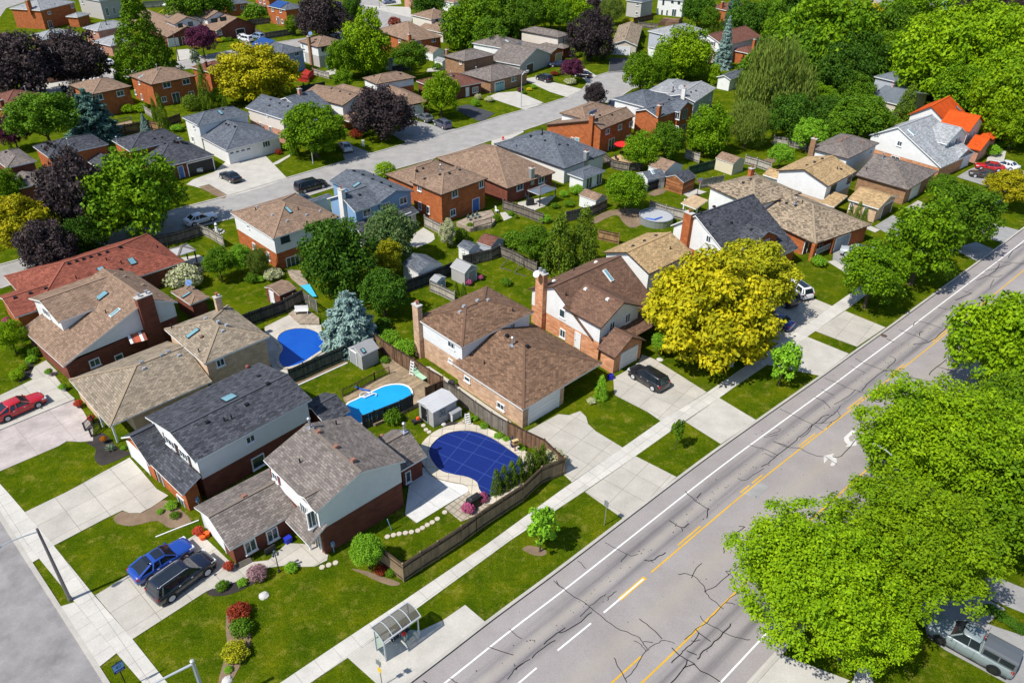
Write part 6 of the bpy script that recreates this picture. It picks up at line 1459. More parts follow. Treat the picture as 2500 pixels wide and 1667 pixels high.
# ---------------- shrubs
for p,hw,c,l,kd,a in (
 (tm(2105,665),24,'pink','pink flowering round shrub by the black lamp post','hedgeball',.95),(tm(1955,985),25,'red','dark red shrub, topmost of the lawn bed','bush',.85),(tm(1980,1118),25,'mid','green shrub below the dark red one in the lawn bed','bush',.9),(tm(1925,1315),28,'olive','olive shrub, largest and lowest in the lawn bed','bush',.85),(tm(1870,1455),9,'fresh','tiny green plant at the end of the lawn bed','bush',.8),
 (tm(1820,770),14,'mid','small green shrub at the tip of the dark mulch bed','bush',.9),(tm(1985,745),11,'fresh','small shrub between the pink shrub and the mulch tip','bush',.95),(tn(35,620),14,'fresh','small shrub right of the black lamp post','bush',1.0),
 (ti(165,445),17,'lime','clipped round yellow-green shrub at left, larger of two','hedgeball',.85),(ti(228,375),11,'lime','clipped round yellow-green shrub at left, smaller of two','hedgeball',.85),(ti(335,235),15,'mid','leafy shrub by the brown dormer house steps','bush',1.1),(ti(300,305),12,'fresh','low light shrub by the brown dormer house steps','bush',.8),
 (ti(1185,1145),7,'fresh','little green shrub under the charcoal eave','bush',.6),
 (tj(1370,115),29,'fresh','left half of the thick bright hedge by the deck','hedgeball',.8),(tj(1520,195),29,'fresh','right half of the thick bright hedge by the deck','hedgeball',.8),(tj(1300,40),17,'mid','dark shrub behind the thick bright hedge','bush',.9),
 (tk(1052,575),18,'fresh','cone shaped shrub beside the porch of the buff brick house','cedar',1.75),(tk(955,700),10,'cream','pale leaved low shrub by the porch steps','bush',.6),(tk(600,1255),26,'cream','cream flowering shrub over the fence end','bush',.95),
 (th(670,795),18,'fresh','low bright shrub before the brick pillared porch','bush',.6),(th(930,405),9,'cedar','left of three pointed shrubs against the sandy brick','cedar',1.9),(th(992,400),11,'cedar','middle and tallest of three pointed shrubs against the sandy brick','cedar',2.3),(th(1045,440),10,'cedar','right of three pointed shrubs against the sandy brick','cedar',2.2),
 (th(1610,205),13,'yellow','bright yellow shrub by the brown garage','bush',.8),(td(2090,1235),18,'fresh','shrub at the foot of the brick garage with orange roof','bush',.8),(td(2150,1190),10,'fresh','small shrub along the path by the orange roof','bush',.8),(td(1590,1540),10,'yellow','small yellow shrub right of the dark garden tree','bush',.7),
 (tc(275,858),7,'plum','plum coloured shrub in the bed below the street lamp','bush',.9),(tc(362,857),6,'yellow','yellow shrub in the bed by the crescent driveway','bush',.8),(tc(402,830),7,'fresh','green shrub above the yellow one by the crescent driveway','bush',.8),(tc(655,697),8,'mid','shrub right of the dark crossover car','bush',.7),(tc(750,780),13,'cream','white flowering low shrub under the plum tree','bush',.6),(tc(858,580),8,'yellow','yellow-green shrub behind the plum tree','bush',.8),(tc(600,705),9,'red','reddish shrub behind the dark crossover car','bush',.6),(tc(310,885),6,'mid','low green shrub beside the plum coloured one','bush',.6),
 (tb(1055,1280),16,'red','rusty red shrub left of the black-purple round maple','bush',.7),(tb(1155,1268),10,'lime','lime shrub beside the rusty red one','bush',.7),(tb(2225,930),9,'cream','pale round shrub by the wine roofed house','hedgeball',.9),(tb(2200,985),11,'fresh','green round shrub below the pale one','hedgeball',.9),(tb(2330,950),10,'cream','pale spreading shrub at the porch of the wine roofed house','bush',.6),(tb(1425,215),16,'red','brown-red round shrub by the street bend','hedgeball',.8),(tb(312,1458),8,'red','red flowering shrub under the porch of the white split level','bush',1.0),(tb(700,840),6,'cedar','small dome shrub by the fence above the brown roof','hedgeball',1.1),
 (tf(255,1060),20,'cream','white flowering shrub by the orange brick corner','bush',.8),(tf(60,1090),16,'mid','green shrub on the lawn edge left of the flowering one','bush',.7),(tf(135,1105),10,'fresh','fresh green shrub beside the terracotta pot','bush',.7),(tf(1335,60),26,'lime','round lime shrub on the crescent verge','hedgeball',.8),(tf(2065,690),18,'cedar','egg shaped dense shrub below the garden deck','hedgeball',1.2),(tf(2148,595),10,'maple','small round tree shrub beside the garden deck','hedgeball',.9),(tf(1200,1230),14,'mid','shrub in the shade right of the blue spruce','bush',.8),(tf(1310,1520),18,'deep','dark leafy shrub by the thick bright hedge','bush',.7),
 (tg(690,290),10,'fresh','small round topped shrub in the vegetable garden','bush',.9),(tg(820,250),16,'fresh','leafy vine shrub before the white sunroom','bush',.8),(tg(185,475),8,'fresh','round shrub in the narrow bed by the fence, left','hedgeball',.9),(tg(238,505),6,'mid','round shrub in the narrow bed by the fence, right','hedgeball',.9),(tg(45,525),10,'maple','little round tree beside the garden deck stairs','hedgeball',1.0),(tg(140,1130),13,'mid','dark low shrub alone on the back lawn','bush',.7),(tg(200,730),27,'mid','big mixed shrub behind the brown roofed shed','bush',.8),(tg(610,400),10,'mid','vegetable plants beside the gazebo','bush',.6),(tg(510,530),14,'fresh','climbing plant at the garden fence end','bush',.8),(tg(740,380),12,'mid','leafy plants in the vegetable garden','bush',.5),(tg(1960,390),9,'mid','small shrub at the fence by the round pool','bush',.6),
 (tk(65,1035),10,'fresh','round shrub in the pool bed, left of three','bush',.8),(tk(140,1065),8,'fresh','round shrub in the pool bed, middle of three','bush',.8),(tk(295,1155),8,'fresh','round shrub in the pool bed, right of three','bush',.8),(tj(2280,940),10,'fresh','round shrub at the top of the pool bed','bush',.8),(tj(2190,865),8,'fresh','round shrub next to the white step ladder','bush',.8),
 (ta(1830,985),23,'cedar','big round clipped shrub below the tall column cedar','hedgeball',.9),(ta(1225,1045),15,'lime','lime leafy shrub on the patio by the deck','bush',.8),(ta(1350,1040),14,'lime','lime leafy shrub left of the slim cedars','bush',.9),(ta(2090,388),8,'yellow','yellow-green shrub near the white front steps','bush',.7),(ta(2135,380),8,'lime','lime shrub beside the yellow-green one','bush',.7),(ta(2195,378),7,'mid','small shrub right of the lime one','bush',.7),(ta(2280,395),7,'mid','small shrub by the white car at the top','bush',.6),(ta(1860,450),8,'yellow','yellow low shrub at the foot of the plum red tree','bush',.6),(ta(2315,470),11,'yellow','yellow shrub at the verge left of the solar roof','bush',.8),(ta(1690,1225),14,'fresh','bright hedge beside the white split level house','bush',.5),(ta(1070,1440),13,'fresh','bright shrub between two charcoal roofs','bush',.7),(ta(95,1395),6,'cedar','thin cedar at the left edge','cedar',2.4),
 (tb(90,130),26,'mid','dark hedge shrub beside the orange brick house at top','bush',.9),(tb(460,1400),14,'mid','cone shrub behind the street tree by the slate roof','cedar',1.5),(tb(610,820),4,'cedar','very thin cedar on the lawn below the red deck','cedar',3.0),(tb(555,840),5,'cedar','thin short cedar left of the very thin one','cedar',2.0),(tb(1830,640),12,'mid','shrub beside the cluttered patio','bush',.7),
 (tn(770,640),14,'red','thorny reddish shrub below the fence corner','bush',.7),(tn(855,660),12,'mid','straggly shrub against the fence corner','bush',.7),(tm(1400,110),14,'fresh','low green plants in the bare earth bed','bush',.5),(tm(1430,190),11,'mid','second low green plants in the bare earth bed','bush',.5),(tm(1310,160),8,'fresh','small green plants at the left of the earth bed','bush',.5),
 (td(1330,1260),10,'mid','low plants by the white gable','bush',.5),(tc(1860,1310),9,'red','rust red shrub between the orange brick houses','bush',.9),(tc(1310,205),12,'yellow','bright yellow low shrub behind the speckled roof','bush',.6),(tc(1430,330),10,'fresh','green shrub in the gap right of the speckled roof','bush',.9),(tc(1425,440),8,'lime','lime shrub by the cul-de-sac garage','bush',1.0),(tc(885,560),7,'cedar','dark thin cedar beside the black-purple maple','cedar',2.0)):
    Bsh(p,hw,c,l,kd,a)
for i,l in enumerate(('first','second','third','fourth')): Bsh(tp(2085+i*80,965+i*52),15,'deep','%s low hedge shrub from the shade in the strip above the silver pickup'%l,'bush',.6)
tree(ti(1060,1160),17,'tuft','grey','spiky grey-green yucca in the curved front bed','yucca',.75,cat='yucca',hc=.1)
# cedar hedge inside the pool fence
for i,l in enumerate(('first cedar of the hedge, nearest the fence corner with the barbecue','second cedar from the barbecue end of the pool hedge','third cedar of the hedge inside the pool fence','fourth cedar, middle of the pool hedge','fifth cedar of the pool hedge','sixth cedar, next to last by the cream shrub','last cedar of the pool hedge, touching the cream shrub')):
    f=i/6; T((1212+f*112,1178-f*62),16.5,'cedar','cedar',l,2.3,name='cedar',g='cedar hedge by the pool')
for p,hw,l in ((tf(2010,1200),9,'left one of two little cedars beside the grey shed'),(tf(2082,1210),9,'right one of two little cedars beside the grey shed')): T(p,hw,'cedar','cedar',l,2.0,name='cedar',g='column cedars')
# ================================================================== sheds, fences, pools, street furniture, people
def shed(label, A, B, C, h, wall, roofm, ax='v', pitch=.45, e=GA, z0=0.0, **k):
    s=House('shed',label,'shed','garden sheds'); s.block(A,B,C,h,wall,roofm,ax,e,pitch=pitch,oh=.12,thick=.08,z0=z0,cap=False,**k); return s
W_plast=siding('grey_plastic_panel',(.40,.39,.38),.35); S_plast=plain('grey_plastic_roof',(.30,.30,.30),.6); S_tin=siding('ribbed_tin',(.50,.50,.50),.3); W_rust=planks('stained_planks',(.30,.12,.05),.16,.6)
for m_,c_ in ((S_plast,(.36,.36,.36)),(S_tin,(.55,.55,.55))): House.caps[m_.name]=c_
s=shed('small white shed with slate roof, left of the wooden fence end',tf(2135,835),tf(2252,785),tf(2022,785),1.9,W_white,S_slate); s.win(tf(2080,830),.5,.4)
s=shed('larger white shed with slate roof in the shade of the dark tree',tf(1650,1050),tf(1878,955),tf(1500,950),2.1,W_white,S_slate)
s=shed('grey plastic shed with ridged roof standing on the back lawn',tf(2095,1050),tf(2230,988),tf(1950,985),1.9,W_plast,S_plast,pitch=.6); s.door(tf(2165,1090),1.5,1.75,M_grey)
s=shed('tiny pale blue plastic shed by the picket fence',tf(1830,1132),tf(1932,1090),tf(1755,1105),1.4,siding('blue_plastic',(.34,.50,.60),.3),S_plast,pitch=.4); s.door(tf(1880,1145),1.0,1.25,D_grey)
s=shed('open brown roofed hut beside the dark fence',tf(320,1262),tf(490,1190),tf(172,1180),2.0,B_red,S_lightb,'u',.25); s.door(tf(255,1265),1.0,1.8,D_white)
s=shed('grey plastic shed with double doors and dormer by the pool deck',tj(1105,278),tj(1272,190),tj(985,190),1.9,W_plast,S_plast,'u',.6); s.door(tj(1035,290),1.3,1.75,M_grey); s.sky(tj(1122,222),.4,.6)
s=shed('tin roofed grey shed with open door by the covered pool',tj(1790,815),tj(2038,690),tj(1630,705),2.0,W_plast,S_tin,'u',.25); s.door(tj(1715,830),1.1,1.8,M_black,frame=M_grey); s.win(tj(1885,805),.7,.6,M_grey)  # black door panel paints the shade inside the open doorway
s=shed('low grey storage box next to the tin roofed shed',tj(1970,832),tj(2078,785),tj(1922,805),1.05,W_plast,S_plast,'u',.15); s.door(tj(2015,850),1.2,.9,M_grey)
s=shed('white shed with brown roof at the vegetable garden',tg(1000,358),tg(1097,305),tg(850,290),1.9,W_white,S_lightb)
s=shed('low shed with reddish brown roof behind the blue house garden',tg(-5,795),tg(102,712),tf(2225,740),1.8,W_grey,S_wine)
s=shed('white shed with slate roof and skylight behind the ball shaped tree',tg(1495,152),tg(1632,100),tg(1432,82),2.0,W_white,S_slate,'u'); s.sky(tg(1540,85),.4,.9,M_trim)
s=shed('rust stained wooden shed with charcoal roof',tg(1840,180),tg(1965,120),tg(1665,125),2.2,W_rust,S_dark,'u')
s=shed('white shed with brown gable roof behind the rust stained one',tg(1660,78),tg(1828,10),tg(1500,15),2.2,W_white,S_lightb)
s=shed('cream shed with a brown roof near the wooded gardens',tD(1685,377),tD(1710,366),tD(1645,362),2.1,stucco('cream_panel',(.62,.55,.40)),S_lightb)
s=shed('small white shed with grey roof left of the spreading tree at the top',tb(1400,615),tb(1505,590),tb(1350,577),1.9,W_white,S_slate,'u')
s=shed('white shed behind the cluttered patio at the top',tb(1880,595),tb(1935,575),tb(1822,570),2.0,W_white,S_pale)
s=shed('shed with rosy brown roof right of the spreading tree at the top',tb(1790,512),tb(1868,478),tb(1680,465),2.0,W_white,S_lightb)
def gazebo(label,A,B,C,h,roofm,posts):
    s=House('gazebo',label,'gazebo','garden gazebos'); s.block(A,B,C,h,None,roofm,'u',(None,None),pitch=.38,thick=.08,roof_only=True)
    for p in posts: s.post(p,h,.14,M_dark)
    return s
gazebo('pale grey hip roofed gazebo beside the red roof',te(1705,882),te(1880,825),te(1612,818),2.3,plain('grey_canopy',(.34,.34,.34)),[te(1892,965),te(1800,920),te(1715,980),te(1640,900)])
gazebo('dark blue-grey gazebo on the brick house patio',tg(460,300),tg(627,238),tg(340,255),2.3,plain('slate_canopy',(.10,.13,.17)),[tg(460,410),tg(608,310),tg(355,345),tg(520,285)])
s=House('patio_cover','tan patio roof on posts by the speckled roof','patio cover'); s.block(tg(1955,432),tg(2085,350),tg(1805,395),2.3,None,planks('tan_planks',(.50,.36,.22),.3,.15),'u',GA,rf=1,zr=2.6,roof_only=True); s.post(tg(1830,470),2.3); s.post(tg(1955,500),2.3)
q=P(q3(648,545),2.6); e=empty('awning',q); tag(e,'red and white striped awning on the dark brick wall','awning')
for i in range(6):
    m=MB(); a=P(q3(612+i*13,502-i*3.2),2.7); b=P(q3(630+i*13,543-i*3.2),2.3); m.bar(a,b,.33,.05); m.build('stripe',(M_trim if i in(0,1,4,5) and i%2==0 else flat('red_stripe',(.45,.10,.05)) if i in(2,3) else flat('dark_stripe',(.25,.08,.05))),e)

# ---- fences
F_grey=planks('weathered_fence',(.19,.165,.14),2.0,.35); F_new=planks('cedar_fence',(.33,.20,.10),2.0,.3); F_brn=planks('brown_stained_fence',(.17,.10,.062),2.0,.4); F_dk=planks('dark_fence',(.055,.06,.062),2.0,.3); F_pale=planks('pale_fence',(.40,.37,.33),2.0,.25); F_tan=planks('tan_stained_fence',(.25,.18,.115),2.0,.2)
fence('fence',[tn(770,590),tn(962,738),tn(1105,640),tn(1245,552),tn(1436,425),tn(1595,305),tn(1765,192),tn(1935,80),tk(475,1492),tk(690,1405)],'long tan brown fence with capped posts along the sidewalk',2.0,F_tan,2.4,True,.004,.13)
fence('fence',[tk(690,1400),tk(500,1212),tk(325,1128),tk(155,1038)],'brown stained fence between the covered pool and the wide driveway',1.8,F_brn,2.2)
fence('fence',[tk(150,1034),tk(0,945),tj(2200,838),tj(2050,725),tj(1905,640)],'grey weathered slat fence between the pool bed and buff brick house',1.7,F_grey,2.2,True,.03)
fence('fence',[tj(1890,615),tj(1760,540),tj(1620,440),tj(1500,372),tj(1330,262),tj(1240,190)],'brown fence behind the pool deck lounger',1.9,F_brn,2.0)
fence('fence',[tj(1890,612),tj(1725,690)],'short brown fence screen at the deck corner',1.5,F_brn,2.0)
fence('fence',[tj(1600,770),tj(1490,830),tj(1240,930),tj(1130,975)],'dark fence between the oval pool and the small gabled roof',1.7,F_dk,2.0)
fence('fence',[tj(430,540),tj(700,415),tj(965,300)],'dark green-grey fence between kidney pool and small lawn',1.8,planks('green_grey_fence',(.085,.10,.088),2.0,.35),2.0)
fence('fence',[tf(-60,1592),tf(390,1425)],'black panel fence below the garden hut',1.8,F_dk,1.6); fence('fence',[tf(390,1425),tf(556,1335)],'grey board fence right of the black panels',1.9,F_grey,1.6)
fence('railing',[tf(556,1335),tf(690,1425)],'pale open railing beside the silvery blue spruce',1.6,F_pale,1.8,True,.1,.08,open_=True,cat='railing',group='garden railings')
fence('fence',[te(1500,800),te(1700,762),te(1915,692)],'dark weathered fence behind the pale grey gazebo',1.7,F_grey); fence('fence',[te(1920,680),te(2010,712),te(2150,800)],'pale fence beside the lawn ornament',1.6,F_pale)
fence('fence',[te(1880,1055),te(2100,1010)],'grey fence under the small garden trees',1.5,F_grey)
fence('fence',[tf(1770,1222),tf(1880,1270),tf(2000,1330)],'pale picket fence below the tiny blue shed',1.5,F_pale,2.0)
fence('fence',[tf(1330,1310),tf(1690,1185),tf(1970,1065)],'dark shaded fence behind the tiny blue shed',1.8,F_dk); fence('fence',[tf(2080,990),tf(2225,955),tf(2352,925),tg(75,885)],'weathered fence behind the grey plastic shed',1.7,F_grey)
fence('fence',[tg(85,885),tg(200,932),tg(310,990),tg(430,1050)],'old grey picket fence with leaning wooden frames',1.6,F_grey,2.0); fence('fence',[tg(110,440),tg(300,502),tg(490,575)],'grey fence in front of the gazebo patio',1.6,F_grey)
fence('fence',[tg(710,560),tg(860,525),tg(960,505),tg(1095,440)],'grey fence behind the vegetable garden shed',1.7,F_grey); fence('fence',[tg(1510,450),tg(1660,500),tg(1840,545)],'fence between the ball shaped tree and the tan patio roof',1.7,F_pale)
fence('fence',[tg(1020,725),tg(1215,770)],'new honey coloured fence behind the honey roof',1.6,F_new); fence('fence',[tf(1715,600),tf(1870,682)],'pale fence beside the orange brick wall and variegated tree',1.7,F_pale)
fence('fence',[tc(1060,1545),tg(1160,50),tg(1310,80),tg(1440,62)],'grey fence behind the white sunroom',1.6,F_grey); fence('fence',[tc(1850,1515),tc(1980,1560),tg(1980,10)],'pale grey fence by the green garden trees',1.7,F_pale)
fence('fence',[td(290,1185),td(430,1205),td(585,1240)],'pale slat fence left of the fresh green small tree',1.7,F_pale); fence('fence',[td(605,1045),td(770,1105)],'grey fence under the wooded garden trees',1.7,F_grey); fence('fence',[td(1215,990),td(1305,992)],'short grey fence below the tan wall',1.7,F_grey); fence('fence',[td(60,1345),td(150,1370),td(270,1412)],'pale fence with a dark gate behind the honey roofs',1.6,F_pale)
fence('fence',[tg(1490,272),tg(1660,215)],'dark fence left of the rust stained shed',1.6,F_dk); fence('fence',[tg(1990,240),tg(2210,200)],'pale fence right of the rust stained shed',1.6,F_pale); fence('fence',[tg(1880,120),tg(2140,50)],'green mesh backed fence above the rust stained shed',1.7,planks('green_fence',(.05,.10,.06),2.0,.3))
fence('fence',[ta(900,1335),ta(1100,1305),ta(1330,1270),ta(1440,1245)],'brown fence behind the little blue spruce',1.9,F_brn); fence('fence',[ta(1440,1240),ta(1560,1262)],'reddish fence end beside the pointed cedars',1.7,F_new); fence('fence',[ta(1610,1215),ta(1735,1172)],'brown fence left of the white split level house',1.7,F_brn); fence('fence',[ta(1390,1085),ta(1465,1140)],'grey fence between two orange brick houses',1.6,F_pale)
fence('fence',[tb(20,300),tb(190,378),tb(480,332)],'grey corner fence below the solar panel brick house',1.7,F_grey); fence('fence',[tb(30,252),tb(230,228)],'grey fence left of the solar panel brick house',1.6,F_grey); fence('fence',[tb(645,715),tb(800,760)],'pale fence right of the red deck',1.5,F_pale); fence('fence',[tb(1410,705),tb(1590,662)],'dark fence under the spreading tree at the top',1.6,F_dk); fence('fence',[tb(520,895),tb(760,850)],'dark fence behind the brown gable roof lawn',1.5,F_dk)
fence('fence',[tc(990,190),tc(1110,205)],'new honey fence by the flagpole',1.7,F_new); fence('fence',[tc(1350,232),tc(1545,192)],'brown fence left of the timber deck at the top',1.7,F_brn); fence('fence',[tc(1400,262),tc(1590,285)],'grey fence behind the grey roofed house',1.6,F_grey); fence('fence',[tc(740,215),tc(900,180)],'dark grey fence above the cream house',1.6,F_grey)
fence('fence',[ta(1380,82),ta(1610,66)],'grey fence behind the pyramid tree',2.0,F_pale); fence('fence',[ta(1610,66),ta(1780,92)],'pale fence behind the play frame',1.8,F_pale)
# ---- decks
def deck(label,px,h,mat=M_deck):
    o=poly('deck',px,h,mat,None,None,thick=h-.01); tag(o,label,'deck','garden decks'); return o
deck('weathered timber deck around the oval pool',[tj(930,662),tj(1235,500),tj(1378,440),tj(1300,330),tj(1360,270),tj(1500,375),tj(1620,445),tj(1765,545),tj(1885,618),tj(1730,690),tj(1640,740),tj(1480,815),tj(1330,880),tj(1240,920),tj(1090,890)],.35)
deck('grey corner deck carrying the white bench',[tf(410,1432),tf(525,1345),tf(700,1470),tf(705,1530),tf(515,1525)],.25,planks('grey_deck',(.33,.27,.21),.14,.25))
deck('garden deck with chairs at the orange brick house',[tf(2010,560),tf(2200,470),tf(2352,440),tf(2400,520),tf(2352,580),tf(2150,620)],.6,planks('grey_deck',(.33,.27,.21),.14,.25))
dk=deck('red stained deck behind the blue solar roof house',[tb(490,745),tb(575,660),tb(650,700),tb(600,760)],.8,planks('red_deck',(.38,.03,.02),.14,.2))
deck('brown timber deck of the tall white house',[tc(1600,215),tc(1650,170),tc(1830,185),tc(1790,225)],1.0,F_brn); deck('grey deck beside the blue spruce with bare top',[ta(1090,1190),ta(1260,1150),ta(1270,1190),ta(1100,1230)],.4)
deck('sandy timber deck under the red parasol',[tc(1110,1520),tc(1230,1480),tc(1360,1568),tc(1180,1590)],.15,planks('sandy_deck',(.48,.33,.18),.14,.2))
def rail(label,px,h,mat,z0=0.0):
    e=empty('railing',P(px[0],0)); tag(e,label,'railing','garden railings'); W=[P(p,z0)+Vector((0,0,0)) for p in px]
    m=MB(); b=MB()
    for a,c in zip(W[:-1],W[1:]):
        for z in (.12,h): m.bar(a+Vector((0,0,z)),c+Vector((0,0,z)),.07,.06)
        n=max(2,int((c-a).length/.16))
        for i in range(n+1): q=a+(c-a)*(i/n); b.bar(q+Vector((0,0,.1)),q+Vector((0,0,h)),.03)
    m.build('rail',mat,e); b.build('balusters',mat,e)
    for q in W: k=MB(); k.box((q.x,q.y,z0+h/2+.05),.11,.11,h+.1); k.build('post',mat,e)
rail('brown deck railing between small lawn and oval pool',[tj(930,660),tj(1075,590),tj(1235,502)],.9,F_brn,.35); rail('honey coloured deck railing by the grey dormer shed',[tj(1235,502),tj(1375,440)],.9,F_new,.35)
rail('black iron railing left of the porch steps',[ti(820,988),ti(895,915)],.95,M_black); rail('black iron railing right of the porch steps',[ti(878,1045),ti(968,965)],.95,M_black); rail('red railing of the stained deck',[tb(490,745),tb(600,762),tb(650,700)],.9,planks('red_deck',(.38,.03,.02),.14,.2),.8); rail('brown railing on the tall white house deck',[tc(1620,215),tc(1790,225),tc(1830,185)],.9,F_brn,1.0); rail('deck railing at the orange brick house',[tf(2180,615),tf(2352,570)],.9,F_brn,.6); rail('sand coloured railing of the grey deck near the blue spruce',[ta(1090,1190),ta(1260,1155)],.8,F_pale,.4); rail('white porch railing on the brick pillared porch',[th(640,750),th(770,690)],.9,M_trim,.3)

# ---- pools
def grow(pts,d):
    c=sum(pts,Vector())/len(pts); out=[]
    n=len(pts)
    for i,p in enumerate(pts):
        t=(pts[(i+1)%n]-pts[i-1]).normalized(); nn=Vector((t.y,-t.x,0))
        if nn.dot(p-c)<0: nn=-nn
        out.append(p+nn*d)
    return out
def pool(label,px,z,wmat,cw,cmat,ch=.09,wall=None,cov=None):
    W=[P(p,z) for p in px]; c=sum(W,Vector())/len(W); e=empty('pool',(c.x,c.y,0)); tag(e,label,'pool')
    poly('water' if not cov else 'pool_cover',[(p.x,p.y) for p in W],z,wmat,None,None,True,par=e)
    O=grow(W,cw); m=MB(); n=len(W)
    for i in range(n):
        a,b,c2,d=W[i],W[(i+1)%n],O[(i+1)%n],O[i]; t=z+ch
        f=[Vector((q.x,q.y,t)) for q in (a,b,c2,d)]
        if (f[1]-f[0]).cross(f[2]-f[0]).z<0: f=f[::-1]
        m.face(f,0,[(q.x,q.y) for q in f]); m.face([(a.x,a.y,z-.01),(b.x,b.y,z-.01),(b.x,b.y,t),(a.x,a.y,t)]); m.face([(d.x,d.y,0),(c2.x,c2.y,0),(c2.x,c2.y,t),(d.x,d.y,t)])
    m.build('coping' if not wall else 'rim',cmat,e)
    return e,W
M_cop=concrete('pool_coping',(.55,.49,.39),1.1,.03)
cov=smooth([tD(985,1040),tD(1003,1010),tD(1036,993),tD(1080,990),tD(1120,1002),tD(1160,1026),tD(1203,1064),tD(1175,1105),tD(1128,1142),tD(1103,1128),tD(1095,1108),tD(1072,1096),tD(1040,1090),tD(1008,1078)],4)
e,W=pool('pool under a dark blue safety cover, with pale stone coping',cov,.10,plain('blue_pool_cover',(.006,.020,.15),.55,.3),.95,M_cop,cov=True)
m=MB()
for (x0,y0),(x1,y1) in (((1003,1010),(1190,1078)),((1028,995),(1203,1062)),((988,1032),(1165,1112)),((1000,1070),(1140,1132)),((1062,990),(1150,1020)),((1040,1092),(1120,1002)),((1095,1108),(1165,1030)),((1008,1078),(1082,990))): m.bar(P(tD(x0,y0),.108),P(tD(x1,y1),.108),.035,.006)
m.build('strap',plain('cover_strap',(.05,.10,.32)),e)
pk=smooth([tj(303,110),tj(330,62),tj(400,25),tj(500,8),tj(600,14),tj(690,52),tj(740,120),tj(735,200),tj(640,270),tj(520,345),tj(380,378),tj(325,330),tj(322,270),tj(352,222),tj(352,180),tj(320,140)],4)
drive('pool_patio',[tf(180,1560),tf(420,1440),tf(520,1530),tf(720,1535),tf(740,1700),tj(860,200),tj(560,360),tj(330,470),tj(200,300)],concrete('pool_patio_concrete',(.50,.46,.40),1.6,.015),.03)
pool('kidney shaped deep blue pool beside the tan hip roof',pk,.10,water('deep_blue_water',(.008,.06,.36),(.012,.11,.48)),.35,M_cop,.06)
pw=smooth([tj(975,735),tj(1060,690),tj(1200,622),tj(1340,560),tj(1470,545),tj(1555,572),tj(1588,632),tj(1560,690),tj(1480,745),tj(1330,818),tj(1180,882),tj(1070,915),tj(985,905),tj(940,830)],3)
e,_=pool('oval turquoise pool with a white rim set in the timber deck',pw,.45,water('turquoise_water',(.01,.27,.62),(.02,.36,.68)),.16,M_trim,.06,wall=True)
c=P(tg(1570,555),0); r=abs(P(tg(1730,555)).x-P(tg(1410,555)).x)/2; e=empty('pool',c); tag(e,'round above ground pool half covered by a grey tarpaulin','pool')
m=MB(); N=24
for i in range(N):
    a,b=2*math.pi*i/N,2*math.pi*(i+1)/N; A,B=[Vector((c.x+r*math.cos(t),c.y+r*math.sin(t),0)) for t in (a,b)]; m.face([A,B,B+Vector((0,0,1.1)),A+Vector((0,0,1.1))]); m.bar(A+Vector((0,0,1.1)),B+Vector((0,0,1.1)),.14,.05)
m.build('wall',M_galv,e); m=MB(); m.face([(c.x+r*.97*math.cos(2*math.pi*i/N),c.y+r*.97*math.sin(2*math.pi*i/N),.95) for i in range(N)]); m.build('tarpaulin',plain('grey_tarp',(.40,.41,.42),.5),e)
m=MB(); m.tube([c+Vector((-r*.7,-r*.4,1.0)),c+Vector((-r*.2,-r*.6,1.05)),c+Vector((r*.3,-r*.2,1.0))],.12,6); m.build('blue_hose',flat('blue_plastic',(.02,.12,.5)),e)
poly('paddling_pool',[tf(520,1165),tf(610,1150),tf(680,1270),tf(640,1270)],.3,water('pale_blue_water',(.05,.42,.62),(.08,.5,.68)),None,None); tag(bpy.context.scene.collection.objects[-1],'corner of a pale blue pool under the dark green maple','pool')
drive('pool_patio',[tn(970,185),tn(1065,255),tn(1480,0),tj(2260,1490),tj(2100,1440),tj(1830,1440),tj(1700,1330),tj(1560,1510)],concrete('pool_deck_concrete',(.60,.59,.56),2.4,.02),.034)
drive('stone_patio',[tn(1290,130),tn(1480,0),tj(2290,1520),tn(1690,30),tn(1690,90),tn(1580,180),tn(1430,245)],M_stone,.036)
poly('mulch_bed',[tk(-20,1010),tk(60,1010),tk(180,1080),tk(330,1170),tk(480,1260),tk(420,1290),tk(300,1235),tk(150,1130),tk(0,1050)],.03,M_mulch); poly('mulch_bed',[tj(1890,930),tj(1930,900),tj(2100,900),tj(2352,960),tj(2352,1020),tj(2150,965),tj(1990,975)],.03,M_mulch); drive('stone_patio',[tj(1980,940),tj(2110,860),tj(2180,920),tj(2100,965),tj(2000,965)],M_stone,.036)
poly('mulch_bed',[tj(440,535),tj(960,305),tj(970,335),tj(480,560)],.03,M_soil); m=MB(); m.bar(P(tj(480,560),.05),P(tj(975,335),.05),.12,.1); struct(m.build('lawn_edging',M_trim))
poly('bare_soil',smooth([tg(950,540),tg(1120,450),tg(1400,430),tg(1480,500),tg(1420,590),tg(1330,610),tg(1260,560),tg(1200,490),tg(1080,530),tg(1000,570)],3),.02,M_soil); poly('bare_soil',[tg(1490,290),tg(1600,230),tg(1690,245),tg(1640,285),tg(1560,310)],.02,M_soil); poly('bare_soil',[td(260,1290),td(180,1330),td(270,1340),td(420,1290)],.02,M_soil)
